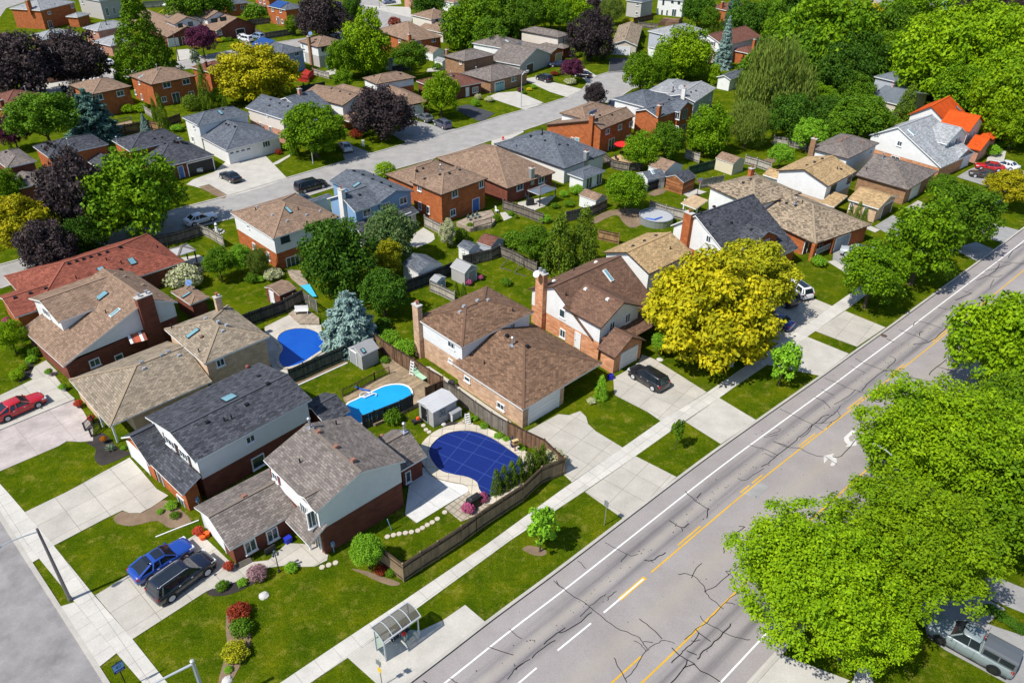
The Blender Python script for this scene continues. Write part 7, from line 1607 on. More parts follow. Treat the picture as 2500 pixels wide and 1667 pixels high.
drive('garden_patio',[tf(1600,680),tf(1700,610),tf(1800,670),tf(1810,720),tf(1770,750),tf(1640,800),tf(1560,780)],M_conc); drive('garden_patio',[tg(250,370),tg(450,330),tg(620,300),tg(520,400),tg(400,450),tg(260,410)],M_conc); drive('garden_patio',[tg(1820,280),tg(1960,240),tg(2060,270),tg(1900,330)],M_conc); drive('garden_patio',[tg(80,470),tg(130,460),tg(200,510),tg(120,545)],M_conc); drive('garden_patio',[tf(390,1010),tf(520,1020),tf(600,1150),tf(520,1170),tf(430,1090)],planks('grey_deck',(.33,.27,.21),.14,.25)); drive('garden_patio',[te(1720,900),te(1900,870),te(2090,960),te(1890,1025)],M_conc); drive('garden_patio',[tb(740,690),tb(850,660),tb(890,700),tb(790,725)],M_conc); drive('garden_patio',[tb(1740,660),tb(1850,640),tb(1870,680),tb(1730,690)],M_conc)
drive('garden_path',[tk(-20,850),tj(1690,370),tj(1760,370),tk(0,770),tk(190,900),tk(150,940)],M_conc,.03)

# ---- street lamps and poles
M_pole=plain('steel_pole',(.18,.165,.165),.45,.5,.3); M_lampw=plain('pale_steel',(.50,.53,.55),.4,.5,.3)
def lamp(label,base,H,armd,arml,rise,r=.13,mat=M_pole,head=True,name='street_lamp',cat='street lamp',g='street lamps',armz=.3,base_world=None):
    b=base_world or P(base,0); e=empty(name,b); tag(e,label,cat,g); m=MB(); m.tube([b,b+Vector((0,0,H*.55)),b+Vector((0,0,H))],[r,r*.8,r*.62],12); m.tube([b,b+Vector((0,0,.35))],[r*1.25,r*1.2],12); m.build('pole',mat,e)
    if armd is None: return e
    a=Vector((math.cos(armd),math.sin(armd),0)); z=Vector((0,0,1)); t=b+z*(H-armz)
    m=MB(); m.tube([t,t+a*(arml*.35)+z*(rise*.55),t+a*(arml*.75)+z*(rise*.95),t+a*arml+z*rise],[.055,.05,.045,.04],8); m.build('arm',M_lampw,e)
    if head:
        h=t+a*(arml+.3)+z*(rise-.03); m=MB(); m.tube([h-a*.38,h-a*.1,h+a*.25,h+a*.4],[.07,.16,.17,.07],10); o=m.build('lamp_head',M_lampw,e); m=MB(); m.box(h+a*.08-z*.13,.4,.2,.06,armd); link('lens',m.mesh('lens'),flat('lamp_lens',(.6,.6,.55),.2,.5),o)
    return e
sa=math.atan2(sd.y,sd.x); nrm=Vector((sd.y,-sd.x,0)); 
if nrm.x>0: nrm=-nrm
lamp('dark grey street lamp at the corner driveway, its arm over the side street',tm(577,888),7.7,math.atan2(nrm.y,nrm.x),2.3,.35,.14)
lamp('street lamp in front of the airy street tree on the crescent',tb(645,1568),6.9,.6,1.1,.9,.09,M_lampw); lamp('street lamp between two lawns at the crescent head',tc(283,1030),6.9,.6,1.1,.9,.09,M_lampw)
lamp('wooden utility pole beside the pyramid shaped tree',ta(1715,590),7.2,None,0,0,.13,plain('wood_pole',(.13,.10,.08)),name='utility_pole',cat='pole',g='utility poles'); lamp('utility pole behind the dark purple tree at the top',tb(932,255),7.8,None,0,0,.13,plain('wood_pole',(.13,.10,.08)),name='utility_pole',cat='pole',g='utility poles'); lamp('slim pole on the verge near the blue car at the top',tb(1280,78),6,None,0,0,.08,M_pole,name='utility_pole',cat='pole',g='utility poles')
lamp('thin grey pole at the head of the black driveway',tc(1123,695),2.6,None,0,0,.05,M_galv,name='sign_pole',cat='pole')
t=P((2192,1128),7.4); lamp('street lamp whose pale head pokes out of the street trees over the road',None,7.7,math.atan2(P(tl(1175,978),8).y-t.y,P(tl(1175,978),8).x-t.x),1.5,.6,.09,M_lampw,base_world=Vector((t.x,t.y,0)))
# signal mast at the bottom edge
t=P(tm(1573,1385),5.6); e=empty('signal_mast',(t.x,t.y,0)); tag(e,'pale steel mast with a long arm at the bottom edge','mast'); m=MB(); m.tube([(t.x,t.y,0),(t.x,t.y,5.5),(t.x,t.y,5.62),(t.x,t.y,5.68)],[.15,.12,.14,.06],12); m.build('pole',M_lampw,e); a2=P(tm(1180,1612),5.3); m=MB(); m.tube([(t.x,t.y,5.3),((t.x+a2.x)/2,(t.y+a2.y)/2,5.32),a2],[.09,.075,.06],10); m.build('arm',M_lampw,e)
# speed sign
def text(body,size,loc,rot,mat,par,name='lettering'):
    cu=bpy.data.curves.new('txt','FONT'); cu.body=body; cu.size=size; cu.align_x='CENTER'; cu.align_y='CENTER'; cu.extrude=.002
    o=bpy.data.objects.new('txt',cu); COL.objects.link(o); me=bpy.data.meshes.new_from_object(o); bpy.data.objects.remove(o)
    o=link(name,me,mat,None); o.parent=par; o.location=loc; o.rotation_euler=rot; return o
b=P(tm(1046,1608),0); rz=math.atan2(-nrm.y,-nrm.x); e=empty('speed_sign',b,rz); tag(e,'blue speed sign reading 40 on a post at the corner of the side street','sign')
def loc_(m,name,mat,par): o=link(name,m.mesh(name),mat,None); o.parent=par; return o
m=MB(); m.tube([(0,0,0),(0,0,2.9)],.04,8); loc_(m,'post',planks('brown_post',(.14,.09,.05),.3,.2),e)
m=MB(); m.box((0,-.06,2.42),.70,.03,.90); pl=loc_(m,'plate',flat('sign_navy',(.005,.008,.05)),e)
m=MB(); m.box((0,-.078,2.52),.66,.006,.60); loc_(m,'panel',flat('sign_light_blue',(.25,.48,.85)),e); m=MB(); m.box((0,-.078,2.10),.66,.006,.22); loc_(m,'panel',flat('sign_blue',(.008,.012,.25)),e)
nv=flat('sign_ink',(.004,.006,.02)); text('MAXIMUM',.135,(0,-.084,2.75),(R_(90),0,0),nv,e); text('40',.40,(0,-.084,2.47),(R_(90),0,0),nv,e); text('BEGINS',.14,(0,-.084,2.08),(R_(90),0,0),flat('sign_white',(.6,.65,.8)),e)
# road signs by the main road
def roadsign(label,base,H,yaw,plates,mat=M_galv):
    b=P(base,0); e=empty('road_sign',b,yaw); tag(e,label,'sign'); m=MB(); m.tube([(0,0,0),(0,0,H)],.035,8); loc_(m,'post',mat,e)
    for w,h,z,mt in plates: m=MB(); m.box((0,-.045,z),w,.02,h); loc_(m,'plate',mt,e)
ra=math.atan2(RC[9].y-RC[8].y,RC[9].x-RC[8].x)
roadsign('thin sign post seen edge on, at the corner of the concrete apron',to(588,276),2.9,ra-math.pi/2,[(.45,.6,2.6,M_galv)])
b0=P((942,1700)); roadsign('bus stop post with a yellow plate beside the shelter',tn(782,1592),3.0,ra-math.pi/2+.25,[(.45,.5,2.7,M_galv),(.3,.5,1.9,flat('yellow_plate',(.75,.5,.02)))])
# bus shelter
s0,s1,s2=P(tn(815,1390)),P(tn(1085,1192)),P(tn(730,1305)); u=(s1-s0); Ls=u.length; u.normalize(); v=Vector((-u.y,u.x,0)); Ws=abs((s2-s0).dot(v)); v=v if (s2-s0).dot(v)>0 else -v
e=empty('bus_shelter',s0+u*(Ls/2)+v*(Ws/2),math.atan2(u.y,u.x)); tag(e,'glass bus shelter with curved smoked roof on the concrete pad','bus shelter'); HS=2.45
g=NT('shelter_glass',.03,.5); g.b.inputs['Base Color'].default_value=(.85,.95,.92,1); g.b.inputs['Transmission Weight'].default_value=1.0; g.b.inputs['IOR'].default_value=1.02; gl_=g.m
g=NT('smoked_roof',.15,.5); g.b.inputs['Base Color'].default_value=(.10,.088,.075,1); g.b.inputs['Alpha'].default_value=.82; sm_=g.m
z=Vector((0,0,1))
for a in (s0,s0+u*Ls,s0+v*Ws,s0+u*Ls+v*Ws): m=MB(); m.box((a.x,a.y,HS/2),.09,.09,HS,math.atan2(u.y,u.x)); m.build('post',M_lampw,e)
m=MB(); prof=[(i/8,.28*(1-(2*i/8-1)**2)) for i in range(9)]
for (t0,z0),(t1,z1) in zip(prof[:-1],prof[1:]):
    f=lambda s,t,zz: s0+u*(s)+v*(-.2+t*(Ws+.4))+z*(HS+zz); m.face([f(-.15,t0,z0),f(Ls+.15,t0,z0),f(Ls+.15,t1,z1),f(-.15,t1,z1)])
m.build('roof',sm_,e)
for i in range(5):
    s=-.15+(Ls+.3)*i/4; m=MB(); m.tube([s0+u*s+v*(-.2+t*(Ws+.4))+z*(HS+zz+.02) for t,zz in prof],.035,6); m.build('roof_rib',M_lampw,e)
for a,b in ((-.2,0),(Ws+.2,0)): m=MB(); m.bar(s0+u*-.15+v*a+z*HS,s0+u*(Ls+.15)+v*a+z*HS,.09,.1); m.build('roof_beam',M_lampw,e)
for a,b in ((s0+v*Ws,s0+u*Ls+v*Ws),(s0,s0+v*Ws),(s0+u*Ls,s0+u*Ls+v*Ws),(s0+u*Ls*.52,s0+u*Ls)): m=MB(); m.bar(a+z*1.25,b+z*1.25,.012,2.1); m.build('glass_panel',gl_,e)
m=MB(); bb=s0+v*(Ws-.3)+u*(Ls*.38); m.bar(bb+z*.45,bb+u*(Ls*.52)+z*.45,.36,.05); m.bar(bb+z*.75+v*.2,bb+u*(Ls*.52)+z*.75+v*.2,.05,.25)
for k in (.05,.5,.95): m.bar(bb+u*(Ls*.52*k),bb+u*(Ls*.52*k)+z*.45,.05)
m.build('bench',M_dark,e)
m=MB()
for k in (.05,.42): q=bb+u*(Ls*.52*k)-v*.15; m.tube([q+z*.45,q+z*.7-v*.05,q+z*.72+v*.2,q+z*.5+v*.25],.02,6)
m.build('arm_rest',M_lampw,e)

# ---- people
def person(label,base,yaw,pose,cols,bag=None):
    J={'pel':(0,0,.95),'che':(0,0,1.28),'nec':(0,0,1.48),'hd0':(0,.02,1.58),'hd1':(0,.02,1.72)}
    if pose=='sit':
        J={'pel':(0,-.02,.52),'che':(0,.02,.88),'nec':(0,.05,1.08),'hd0':(0,.08,1.17),'hd1':(0,.09,1.30)}
    segs=[('pel','che','top',.15,.16),('che','nec','top',.15,.055),('nec','hd0','skin',.055,.075),('hd0','hd1','skin',.09,.085)]
    for s,n in ((1,'l'),(-1,'r')):
        if pose=='sit': k=dict(hip=(s*.1,.0,.50),kne=(s*.11,.42,.50),ank=(s*.12,.40+.05*s,.09),toe=(s*.13,.58,.05),sho=(s*.18,.02,1.02),elb=(s*.24,.10,.76),wri=(s*.10,.30,.66),han=(s*.06,.36,.64))
        else: k=dict(hip=(s*.1,0,.92),kne=(s*.11,.03,.50),ank=(s*.11,0,.09),toe=(s*.12,.16,.04),sho=(s*.19,0,1.42),elb=(s*.25,-.02,1.13),wri=(s*.27,.06,.88),han=(s*.27,.08,.80))
        for a,b in k.items(): J[a+n]=b
        segs+=[('pel','hip'+n,'leg',.13,.10),('hip'+n,'kne'+n,'leg',.092,.062),('kne'+n,'ank'+n,'leg',.06,.042),('ank'+n,'toe'+n,'shoe',.045,.038),('che','sho'+n,'top',.12,.07),('sho'+n,'elb'+n,'top',.058,.045),('elb'+n,'wri'+n,'top',.042,.032),('wri'+n,'han'+n,'skin',.032,.036)]
    names=list(J); me=bpy.data.meshes.new('skeleton'); me.from_pydata([J[n] for n in names],[(names.index(a),names.index(b)) for a,b,*_ in segs],[])
    o=bpy.data.objects.new('sk',me); COL.objects.link(o); md=o.modifiers.new('s','SKIN'); o.modifiers.new('ss','SUBSURF').levels=1
    rad={}
    for a,b,k,r0,r1 in segs: rad[a]=max(rad.get(a,0),r0); rad[b]=max(rad.get(b,0) if b in rad else 0,r1)
    for i,n in enumerate(names): me.skin_vertices[0].data[i].radius=(rad[n],rad[n]*(.72 if n in('che','pel') else 1)); me.skin_vertices[0].data[i].use_root=(n=='pel')
    dg=bpy.context.evaluated_depsgraph_get(); bm=bpy.data.meshes.new_from_object(o.evaluated_get(dg)); bpy.data.objects.remove(o)
    keys=['top','leg','skin','shoe']
    for k in keys: bm.materials.append(plain('cloth_'+k+'_%d'%int(cols[k][0]*1000+cols[k][1]*100),cols[k],.85,.15))
    for p in bm.polygons:
        c=p.center; best=None
        for a,b,k,*_ in segs:
            A,B=Vector(J[a]),Vector(J[b]); t=max(0,min(1,(c-A).dot(B-A)/max((B-A).length_squared,1e-9))); d=(A+(B-A)*t-c).length
            if best is None or d<best[0]: best=(d,k)
        p.material_index=keys.index(best[1]); p.use_smooth=True
    bmm=bmesh.new(); bmm.from_mesh(bm); F=MB()
    for s,n in ((1,'l'),(-1,'r')):
        w_,h_=Vector(J['wri'+n]),Vector(J['han'+n]); d=(h_-w_).normalized(); sd_=d.cross(Vector((0,0,1))) if abs(d.z)<.9 else Vector((0,1,0)); sd_.normalize()
        for i,L in enumerate((.075,.085,.08,.065)): q=h_+sd_*((i-1.5)*.019); F.tube([q-d*.02,q+d*L*.6,q+d*L+Vector((0,.01,-.012))],[.0095,.009,.007],6,2)
        F.tube([w_+sd_*-.02+d*.02,w_+sd_*-.055+d*.06,w_+sd_*-.055+d*.09],[.011,.010,.008],6,2)
    fm=F.mesh('f'); bmm.from_mesh(fm); bmm.to_mesh(bm); bmm.free()
    e=empty('person',base,yaw); tag(e,label,'person'); b=link('body',bm,None,None); b.parent=e
    h0=Vector(J['hd1']); m=MB()
    def ball(mb,c,r,sz=1,lo=-1): 
        mb.tube([Vector((c.x,c.y,c.z+r*sz*math.sin(t))) for t in np.linspace(lo*1.45,1.5,8)],[r*max(.05,math.cos(t)) for t in np.linspace(lo*1.45,1.5,8)],12)
    ball(m,h0+Vector((0,-.02,.0)),.112,1.1,-.3); hr=link('hair',m.mesh('hair'),flat('hair_%d'%int(cols['hair'][0]*1000),cols['hair'],.8,.2),None,True); hr.parent=e
    m=MB(); fz=h0.z-.06
    for s in (1,-1): m.box((s*.033,h0.y+.088,fz+.02),.02,.012,.012); m.box((s*.095,h0.y,fz),.02,.04,.06)
    m.box((0,h0.y+.098,fz-.012),.022,.03,.04,0,0,.6); m.box((0,h0.y+.088,fz-.05),.045,.012,.01); f=link('face_features',m.mesh('face_features'),plain('face_tone',sc3(cols['skin'],.6)),None); f.parent=e
    return e
pq=bb+u*(Ls*.33)-v*.02
person('person sitting in the bus shelter in pale trousers with a red bag',pq,math.atan2(-v.y,-v.x)-math.pi/2,'sit',dict(top=(.06,.055,.06),leg=(.50,.52,.53),skin=(.45,.27,.19),shoe=(.25,.25,.27),hair=(.03,.02,.015)))
q=pq-v*.30+z*.60-u*.05; m=MB(); m.box(q+z*.1,.3,.22,.22,math.atan2(u.y,u.x),0,.8); m.tube([q+u*-.1+z*.2,q+z*.32,q+u*.1+z*.2],.012,6); tag(m.build('bag',flat('red_cloth',(.6,.02,.02),.7)),'red bag held by the person in the bus shelter','bag')
person('distant pedestrian in dark clothes on the corner pavement at the top',P((903.5,49)),2.6,'stand',dict(top=(.012,.012,.014),leg=(.015,.016,.02),skin=(.3,.18,.13),shoe=(.02,.02,.02),hair=(.01,.01,.01)))

# ---- cars
BK=(.010,.011,.015); BLUE=(.012,.055,.30); WH=(.72,.73,.74); RED=(.42,.008,.012); GREY=(.10,.115,.125); SIL=(.42,.46,.48)
car('bigsuv',(.008,.011,.025),tm(1420,892),tm(1700,688),'black large SUV with roof rails in the corner driveway',rails=True,glassroof=True)
car('coupe',BLUE,tm(1175,700),tm(1500,500),'metallic blue sedan beside the black SUV on the corner driveway',mode='mid',glassroof=True)
car('coupe',RED,ti(95,888),ti(365,768),'bright red sedan on the driveway at the left edge')
car('suv',BK,tk(1545,608),tk(1352,490),'black crossover parked facing the white garage of the salmon brick house',rails=False)
car('suv',WH,th(525,1130),th(360,1010),'white crossover with dark sunroof beside the golden tree',glassroof=True); car('suv',BK,th(400,1190),th(230,1090),'black boxy crossover beside the white one, half under the golden tree',rails=True); car('sedan',(.01,.015,.16),tl(340,20),tl(190,-40),'dark blue car almost hidden under the golden tree')
car('suv',SIL,th(1060,800),th(880,762),'silver crossover in the driveway under the leaning street maple',glassroof=True)
car('pickup',(.22,.265,.27),tp(2030,1455),tp(1690,1265),'silver-green pickup with a dark bed canopy at the lower right',rim=flat('black_rim',(.02,.02,.02)))
car('sedan',WH,te(1868,600),te(2032,552),'white sedan parked on the crescent by the fence',glassroof=False); car('sedan',BK,te(2205,185),te(2130,148),'black sedan on the broad concrete driveway across the crescent',group='parked cars')
car('wagon',BK,tf(560,285),tf(745,235),'long black wagon at the kerb by the blue sided house'); car('sedan',(.03,.045,.06),tf(540,408),tf(432,368),'dark slate sedan in the driveway of the blue sided house')
car('sedan',GREY,tb(1725,1180),tb(1640,1140),'dark grey sedan beside the white garage of the double hip house'); car('suv',(.075,.085,.12),tb(1893,1245),tb(1810,1205),'dark grey-blue hatchback crossover behind the grey sedan')
car('suv',BK,tc(520,795),tc(440,770),'navy black crossover on the crescent driveway'); car('sedan',BK,tc(905,745),tc(830,735),'black car under the plum red tree',mode='mid'); car('sedan',(.02,.03,.07),tc(660,640),tc(610,640),'dark blue car in front of the beige garage',mode='mid')
car('sedan',SIL,tb(985,1470),tb(930,1400),'silver sedan in the shade of the airy street tree',mode='mid'); car('sedan',SIL,te(1900,72),te(1905,40),'grey car inside the open garage',mode='mid')
car('hatch',WH,ta(1045,650),ta(985,605),'white hatchback by the pyramid shaped tree',mode='wheels'); car('sedan',RED,ta(430,800),ta(400,740),'red car under the dark maple at the left edge',mode='mid'); car('suv',WH,ta(2352,400),ta(2300,370),'white crossover at the upper left driveway',mode='mid')
car('suv',WH,tb(30,405),tb(-25,395),'white car beside the blue van above the solar roof',mode='mid'); car('suv',(.22,.30,.42),tb(165,385),tb(70,365),'steel blue van on the drive above the solar roof',mode='mid'); car('sedan',(.16,.20,.30),tb(1350,45),tb(1425,35),'blue-grey sedan at the top centre driveway',mode='wheels'); car('sedan',(.02,.05,.20),tb(900,75),tb(890,45),'blue car by the dark green street tree at the top',mode='mid'); car('sedan',BK,tb(1560,260),tb(1510,250),'black car behind the brown roof at the street bend',mode='mid')
car('sedan',RED,td(2120,1400),td(2000,1385),'red car on the asphalt drive below the orange roof',mode='mid'); car('sedan',WH,td(2240,1395),td(2130,1365),'white sedan behind the red car',mode='mid'); car('sedan',(.05,.04,.035),td(2090,1465),td(1935,1445),'dark brown sedan in front of the red car',mode='mid',glassroof=False)
car('sedan',BK,tc(1150,1045),tc(1160,1005),'black car half hidden beside the slate gabled house',mode='mid'); car('sedan',(.02,.06,.25),tc(1560,900),tc(1575,870),'blue car between the cul-de-sac trees and the pale grey roof',mode='mid')

# ---- small things
def simple(name,m,mat,label,cat,group=None): o=m.build(name,mat); tag(o,label,cat,group); return o
def rock(p,r,label,mat=None,flat_=.6):
    q=P(p); rd=random.Random(int(p[0])); m=MB(); m.tube([q+z*(k*r*flat_) for k in (-.1,.3,.75,1.0)],[r*1.0,r*1.05,r*.75,r*.25],9); m.v=[(x+rd.uniform(-.12,.12)*r,y+rd.uniform(-.12,.12)*r,zz) for x,y,zz in m.v]; simple('rock',m,mat or plain('pale_rock',(.52,.50,.47),.9,.1),label,'rock','garden rocks')
rock(tm(2160,855),.38,'white boulder alone on the corner lawn'); rock(tm(1862,1550),.36,'white boulder at the bottom of the lawn bed'); rock(tk(1848,296),.3,'pale boulder under the golden tree'); rock(tk(1610,305),.35,'flat slab rock by the ball topped tree',None,.3); rock(tj(1895,925),.25,'small rock beside the low storage box')
for i,(p,l) in enumerate(((tn(825,368),'first stepping stone, by the brick wall corner'),(tn(875,355),'second stepping stone from the brick wall corner'),(tn(922,345),'third stepping stone from the brick wall corner'),(tn(973,337),'fourth stepping stone of the curved path'),(tn(1022,330),'fifth stepping stone of the curved path'),(tn(1075,318),'sixth stepping stone of the curved path'),(tn(1113,296),'seventh stepping stone of the curved path'),(tn(1153,272),'eighth stepping stone, third from the patio end'),(tn(1193,250),'ninth stepping stone, second from the stone patio'),(tn(1235,222),'tenth stepping stone near the stone patio'),(tn(1295,168),'last stepping stone, at the stone patio edge'),(tn(290,618),'stepping stone by the concrete walk, left of three'),(tn(345,600),'stepping stone by the concrete walk, middle of three'),(tn(400,582),'stepping stone by the concrete walk, right of three'),(tj(1725,975),'stepping stone on the small lawn below the tin roofed shed'),(tj(1755,998),'lower stepping stone below the tin roofed shed'),(tj(1700,935),'square paving stone at the tin roofed shed door'))):
    q=P(p); m=MB(); m.tube([q,q+z*.06],[.24,.22],8); simple('stepping_stone',m,plain('stone_disc',(.50,.44,.36)),l,'stone','stepping stones')
def pot(p,col,label,r=.22,pm=(.05,.05,.055)):
    q=P(p); e=empty('flower_pot',q); tag(e,label,'flower pot','flower pots'); m=MB(); m.tube([q,q+z*.4],[r*.7,r],10); m.build('pot',plain('pot_%d'%int(pm[0]*100+pm[2]*10),pm),e)
    o=bpy.data.objects.new('flowers',crown('bush',0)); COL.objects.link(o); o.parent=e; o.scale=(r*1.25,)*3; o.location=(0,0,.5)
    if not o.data.materials: o.data.materials.append(lm(col))
    o.material_slots[0].link='OBJECT'; o.material_slots[0].material=lm(col)
pot(tm(1635,355),'flower','flower pot with red flowers at the corner house garage',.32); pot(tm(1885,640),'flower','flower pot with red flowers at the house corner by the SUV',.3); pot(ti(762,760),'flower','black pot of red flowers beside the tan house garage',.3); pot(ti(885,900),'flower','pot of red flowers hanging on the porch of the tan house',.25); pot(ti(480,455),'fresh','pale pot with a small green bush by the brown dormer garage',.28,(.55,.55,.55)); pot(ti(612,600),'fresh','pale pot with a green bush at the red brick corner',.28,(.55,.55,.55))
pot(tn(1490,165),'magenta','left pot of magenta flowers by the covered barbecue',.42,(.5,.5,.5)); pot(tn(1605,80),'magenta','right pot of magenta flowers by the covered barbecue',.38,(.5,.5,.5)); pot(tf(2140,1165),'magenta','pink flower pot in front of the grey plastic shed',.3); pot(tf(2248,1115),'magenta','pink flower pot right of the grey plastic shed',.27); pot(tj(1340,345),'mid','blue planter trough on the deck',.38,(.02,.03,.45)); pot(ti(1005,1100),'orange','orange flowers in the curved front bed',.22); pot(te(75,1530),'magenta','magenta flower pot at the left edge',.3); pot(ti(220,120),'magenta','pink flower pot by the brown dormer house',.26)
for p,l in ((tm(1665,390),'left orange bucket in front of the garage'),(tm(1697,365),'right orange bucket in front of the garage')): q=P(p); m=MB(); m.tube([q,q+z*.42],[.2,.27],12); simple('bucket',m,flat('orange_plastic',(.75,.10,.01)),l,'bucket','orange buckets')
def bx(name,p,s,mat,label,cat,rz=0,group=None,zc=None):
    q=P(p); m=MB(); m.box((q.x,q.y,zc or s[2]/2),s[0],s[1],s[2]*.94,rz,0,.96); m.box((q.x,q.y,(zc or s[2]/2)+s[2]*.47),s[0]*1.03,s[1]*1.03,s[2]*.06,rz); return simple(name,m,mat,label,cat,group)
hz=math.atan2(dv.y,dv.x)
bx('recycling_bin',q1(570,678),(.55,.45,.55),flat('blue_bin',(.015,.03,.42)),'blue recycling bin by the corner house wall','bin',hz,'blue bins'); bx('recycling_bin',tk(1138,490),(.5,.45,.6),flat('blue_bin',(.02,.02,.40)),'blue bag bin at the salmon brick garage','bin',.4,'blue bins')
bx('utility_box',tl(490,85) if False else tk(2292,370),(.35,.35,1.2),plain('pale_blue_box',(.33,.46,.55)),'pale blue utility pedestal under the golden tree','utility box',.3); bx('utility_box',tb(1125,1400),(.5,.5,1.1),plain('pale_box',(.55,.55,.52)),'pale utility box on the crescent verge','utility box',.2)
q=P(tj(1970,570)); m=MB(); m.tube([q,q+z*.75],.38,16); m.tube([q+z*.75,q+z*.78],[.38,.30],16); simple('air_conditioner',m,M_dark,'dark round air conditioner beside the buff brick wall','air conditioner')
# white bench
q=P(tf(540,1450)); e=empty('bench',q,.1); tag(e,'white garden bench on the grey corner deck','bench')
for nm,c,s in (('seat',(0,0,.70),(1.6,.45,.06)),('backrest',(0,.25,1.0),(1.6,.06,.45)),('leg',(-.7,0,.47),(.07,.4,.42)),('leg',(.7,0,.47),(.07,.4,.42))): m=MB(); m.box(c,*s); loc_(m,nm,M_trim,e)
# lounger
q=P(tj(1680,485),.35); e=empty('sun_lounger',q,-.75); tag(e,'pale green sun lounger on the pool deck','lounger'); mg=flat('mint_plastic',(.38,.62,.42))
m=MB(); m.box((0,0,.3),1.3,.62,.06); loc_(m,'seat',mg,e); m=MB(); m.bar((-.62,0,.32),(-1.15,0,.75),.62,.06); loc_(m,'backrest',mg,e)
for x in (-.5,.5):
    for y in (-.27,.27): m=MB(); m.box((x,y,.14),.05,.05,.28); loc_(m,'leg',mg,e)
def ladder(label,p,z0,H,rz,mat,lean=.5):
    q=P(p,z0); e=empty('ladder',q,rz); tag(e,label,'ladder')
    for s in (1,-1):
        m=MB(); m.bar((s*.25,0,0),(s*.2,lean,H),.06,.06); m.bar((s*.25,lean*2,0),(s*.2,lean,H),.05,.05); loc_(m,'rail',mat,e)
    for i in range(5): k=(i+.5)/5; m=MB(); m.box((0,lean*k,H*k),.46,.12,.04); loc_(m,'step',mat,e)
ladder('white pool ladder against the brown deck fence',tj(1585,455),.35,1.7,-.6,M_trim,.3); ladder('white step ladder in the pool bed',tj(2130,925),0,1.2,.4,M_trim,.3)
q=P(tj(1160,640),.5); m=MB(); pts=[]
for i in range(40): a=i*.5; pts.append(q+Vector((.55*math.cos(a)+.02*i-.3,.4*math.sin(a*1.13)-.008*i,.08+.01*(i%5))))
m.tube(pts,.04,5); simple('pool_hose',m,M_trim,'tangled white pool hose on the deck edge','hose')
q=P(tj(1120,575),.5); m=MB(); m.tube([P(tj(1050,562),.45),P(tj(1110,590),.5),P(tj(1190,602),.45)],.09,8); simple('pool_float',m,flat('blue_float',(.02,.10,.45)),'rolled blue pool cover at the deck railing','pool cover')
q=P(tn(1535,120)); m=MB(); m.box((q.x,q.y,.55),1.5,.75,1.1,ra,0,.82); m.box((q.x,q.y,1.12),1.1,.5,.16,ra,0,.6); simple('barbecue',m,plain('black_cover',(.02,.02,.022)),'barbecue under a black cover on the stone patio','barbecue'); q=P(tg(370,395)); m=MB(); m.box((q.x,q.y,.55),1.3,.7,1.1,.3,0,.8); m.box((q.x,q.y,1.12),.9,.5,.15,.3,0,.6); simple('barbecue',m,plain('black_cover',(.02,.02,.022)),'barbecue under a black cover beside the gazebo','barbecue')
q=P(tj(1640,905)); e=empty('lawn_mower',q,.5); tag(e,'lawn mower with an orange engine by the tin roofed shed','mower'); m=MB(); m.box((0,0,.25),.9,.5,.2,0,0,.9); loc_(m,'deck',M_dark,e); m=MB(); m.box((.1,0,.48),.3,.3,.26,0,0,.8); loc_(m,'engine',flat('orange_engine',(.75,.10,.02)),e); m=MB(); m.bar((-.4,.2,.35),(-1.0,.2,.95),.03); m.bar((-.4,-.2,.35),(-1.0,-.2,.95),.03); m.bar((-1.0,.2,.95),(-1.0,-.2,.95),.03); loc_(m,'handle',M_dark,e)
for x in (-.35,.35):
    for y in (-.28,.28): m=MB(); m.tube([(x,y-.04,.13),(x,y+.04,.13)],.13,12); loc_(m,'wheel',M_tyre,e)
# parasols
q=P(tc(1240,1480)); e=empty('parasol',q); tag(e,'bright red open parasol behind the orange brick house','parasol'); m=MB(); m.tube([q,q+z*2.5],.03,8); m.build('pole',M_galv,e); m=MB()
N=8; Rr=1.45
for i in range(N): a,b=2*math.pi*i/N,2*math.pi*(i+1)/N; m.face([q+z*2.55,q+Vector((Rr*math.cos(a),Rr*math.sin(a),1.98)),q+Vector((Rr*math.cos(b),Rr*math.sin(b),1.98))]); m.face([q+Vector((Rr*math.cos(b),Rr*math.sin(b),1.98)),q+Vector((Rr*math.cos(a),Rr*math.sin(a),1.98)),q+Vector((Rr*math.cos(a),Rr*math.sin(a),1.86)),q+Vector((Rr*math.cos(b),Rr*math.sin(b),1.86))])
m.build('canopy',flat('red_canopy',(.72,.012,.012),.7),e)
q=P((1250,1096)); e=empty('parasol',q); tag(e,'closed navy parasol in the pool bed by the brown fence','parasol'); m=MB(); m.tube([q,q+z*1.7],.025,8); m.build('pole',M_dark,e); m=MB(); m.tube([q+z*.35,q+z*.6,q+z*1.2,q+z*1.65],[.13,.16,.12,.03],9); m.build('canopy',plain('navy_cloth',(.03,.045,.12),.9),e)
q=P((1257,1104)); e=empty('bird_feeder',q,.5); tag(e,'wooden bird feeder on a red post by the covered pool','bird feeder'); m=MB(); m.box((0,0,.55),.09,.09,1.1); loc_(m,'post',flat('red_post',(.35,.05,.03)),e); m=MB(); m.box((0,0,1.12),.6,.4,.06); m.box((0,0,1.3),.3,.25,.3); loc_(m,'feeder_box',F_new,e); m=MB(); m.bar((0,-.16,1.5),(0,.16,1.5),.62,.05); loc_(m,'roof',plain('yellow_wood',(.55,.40,.18)),e)
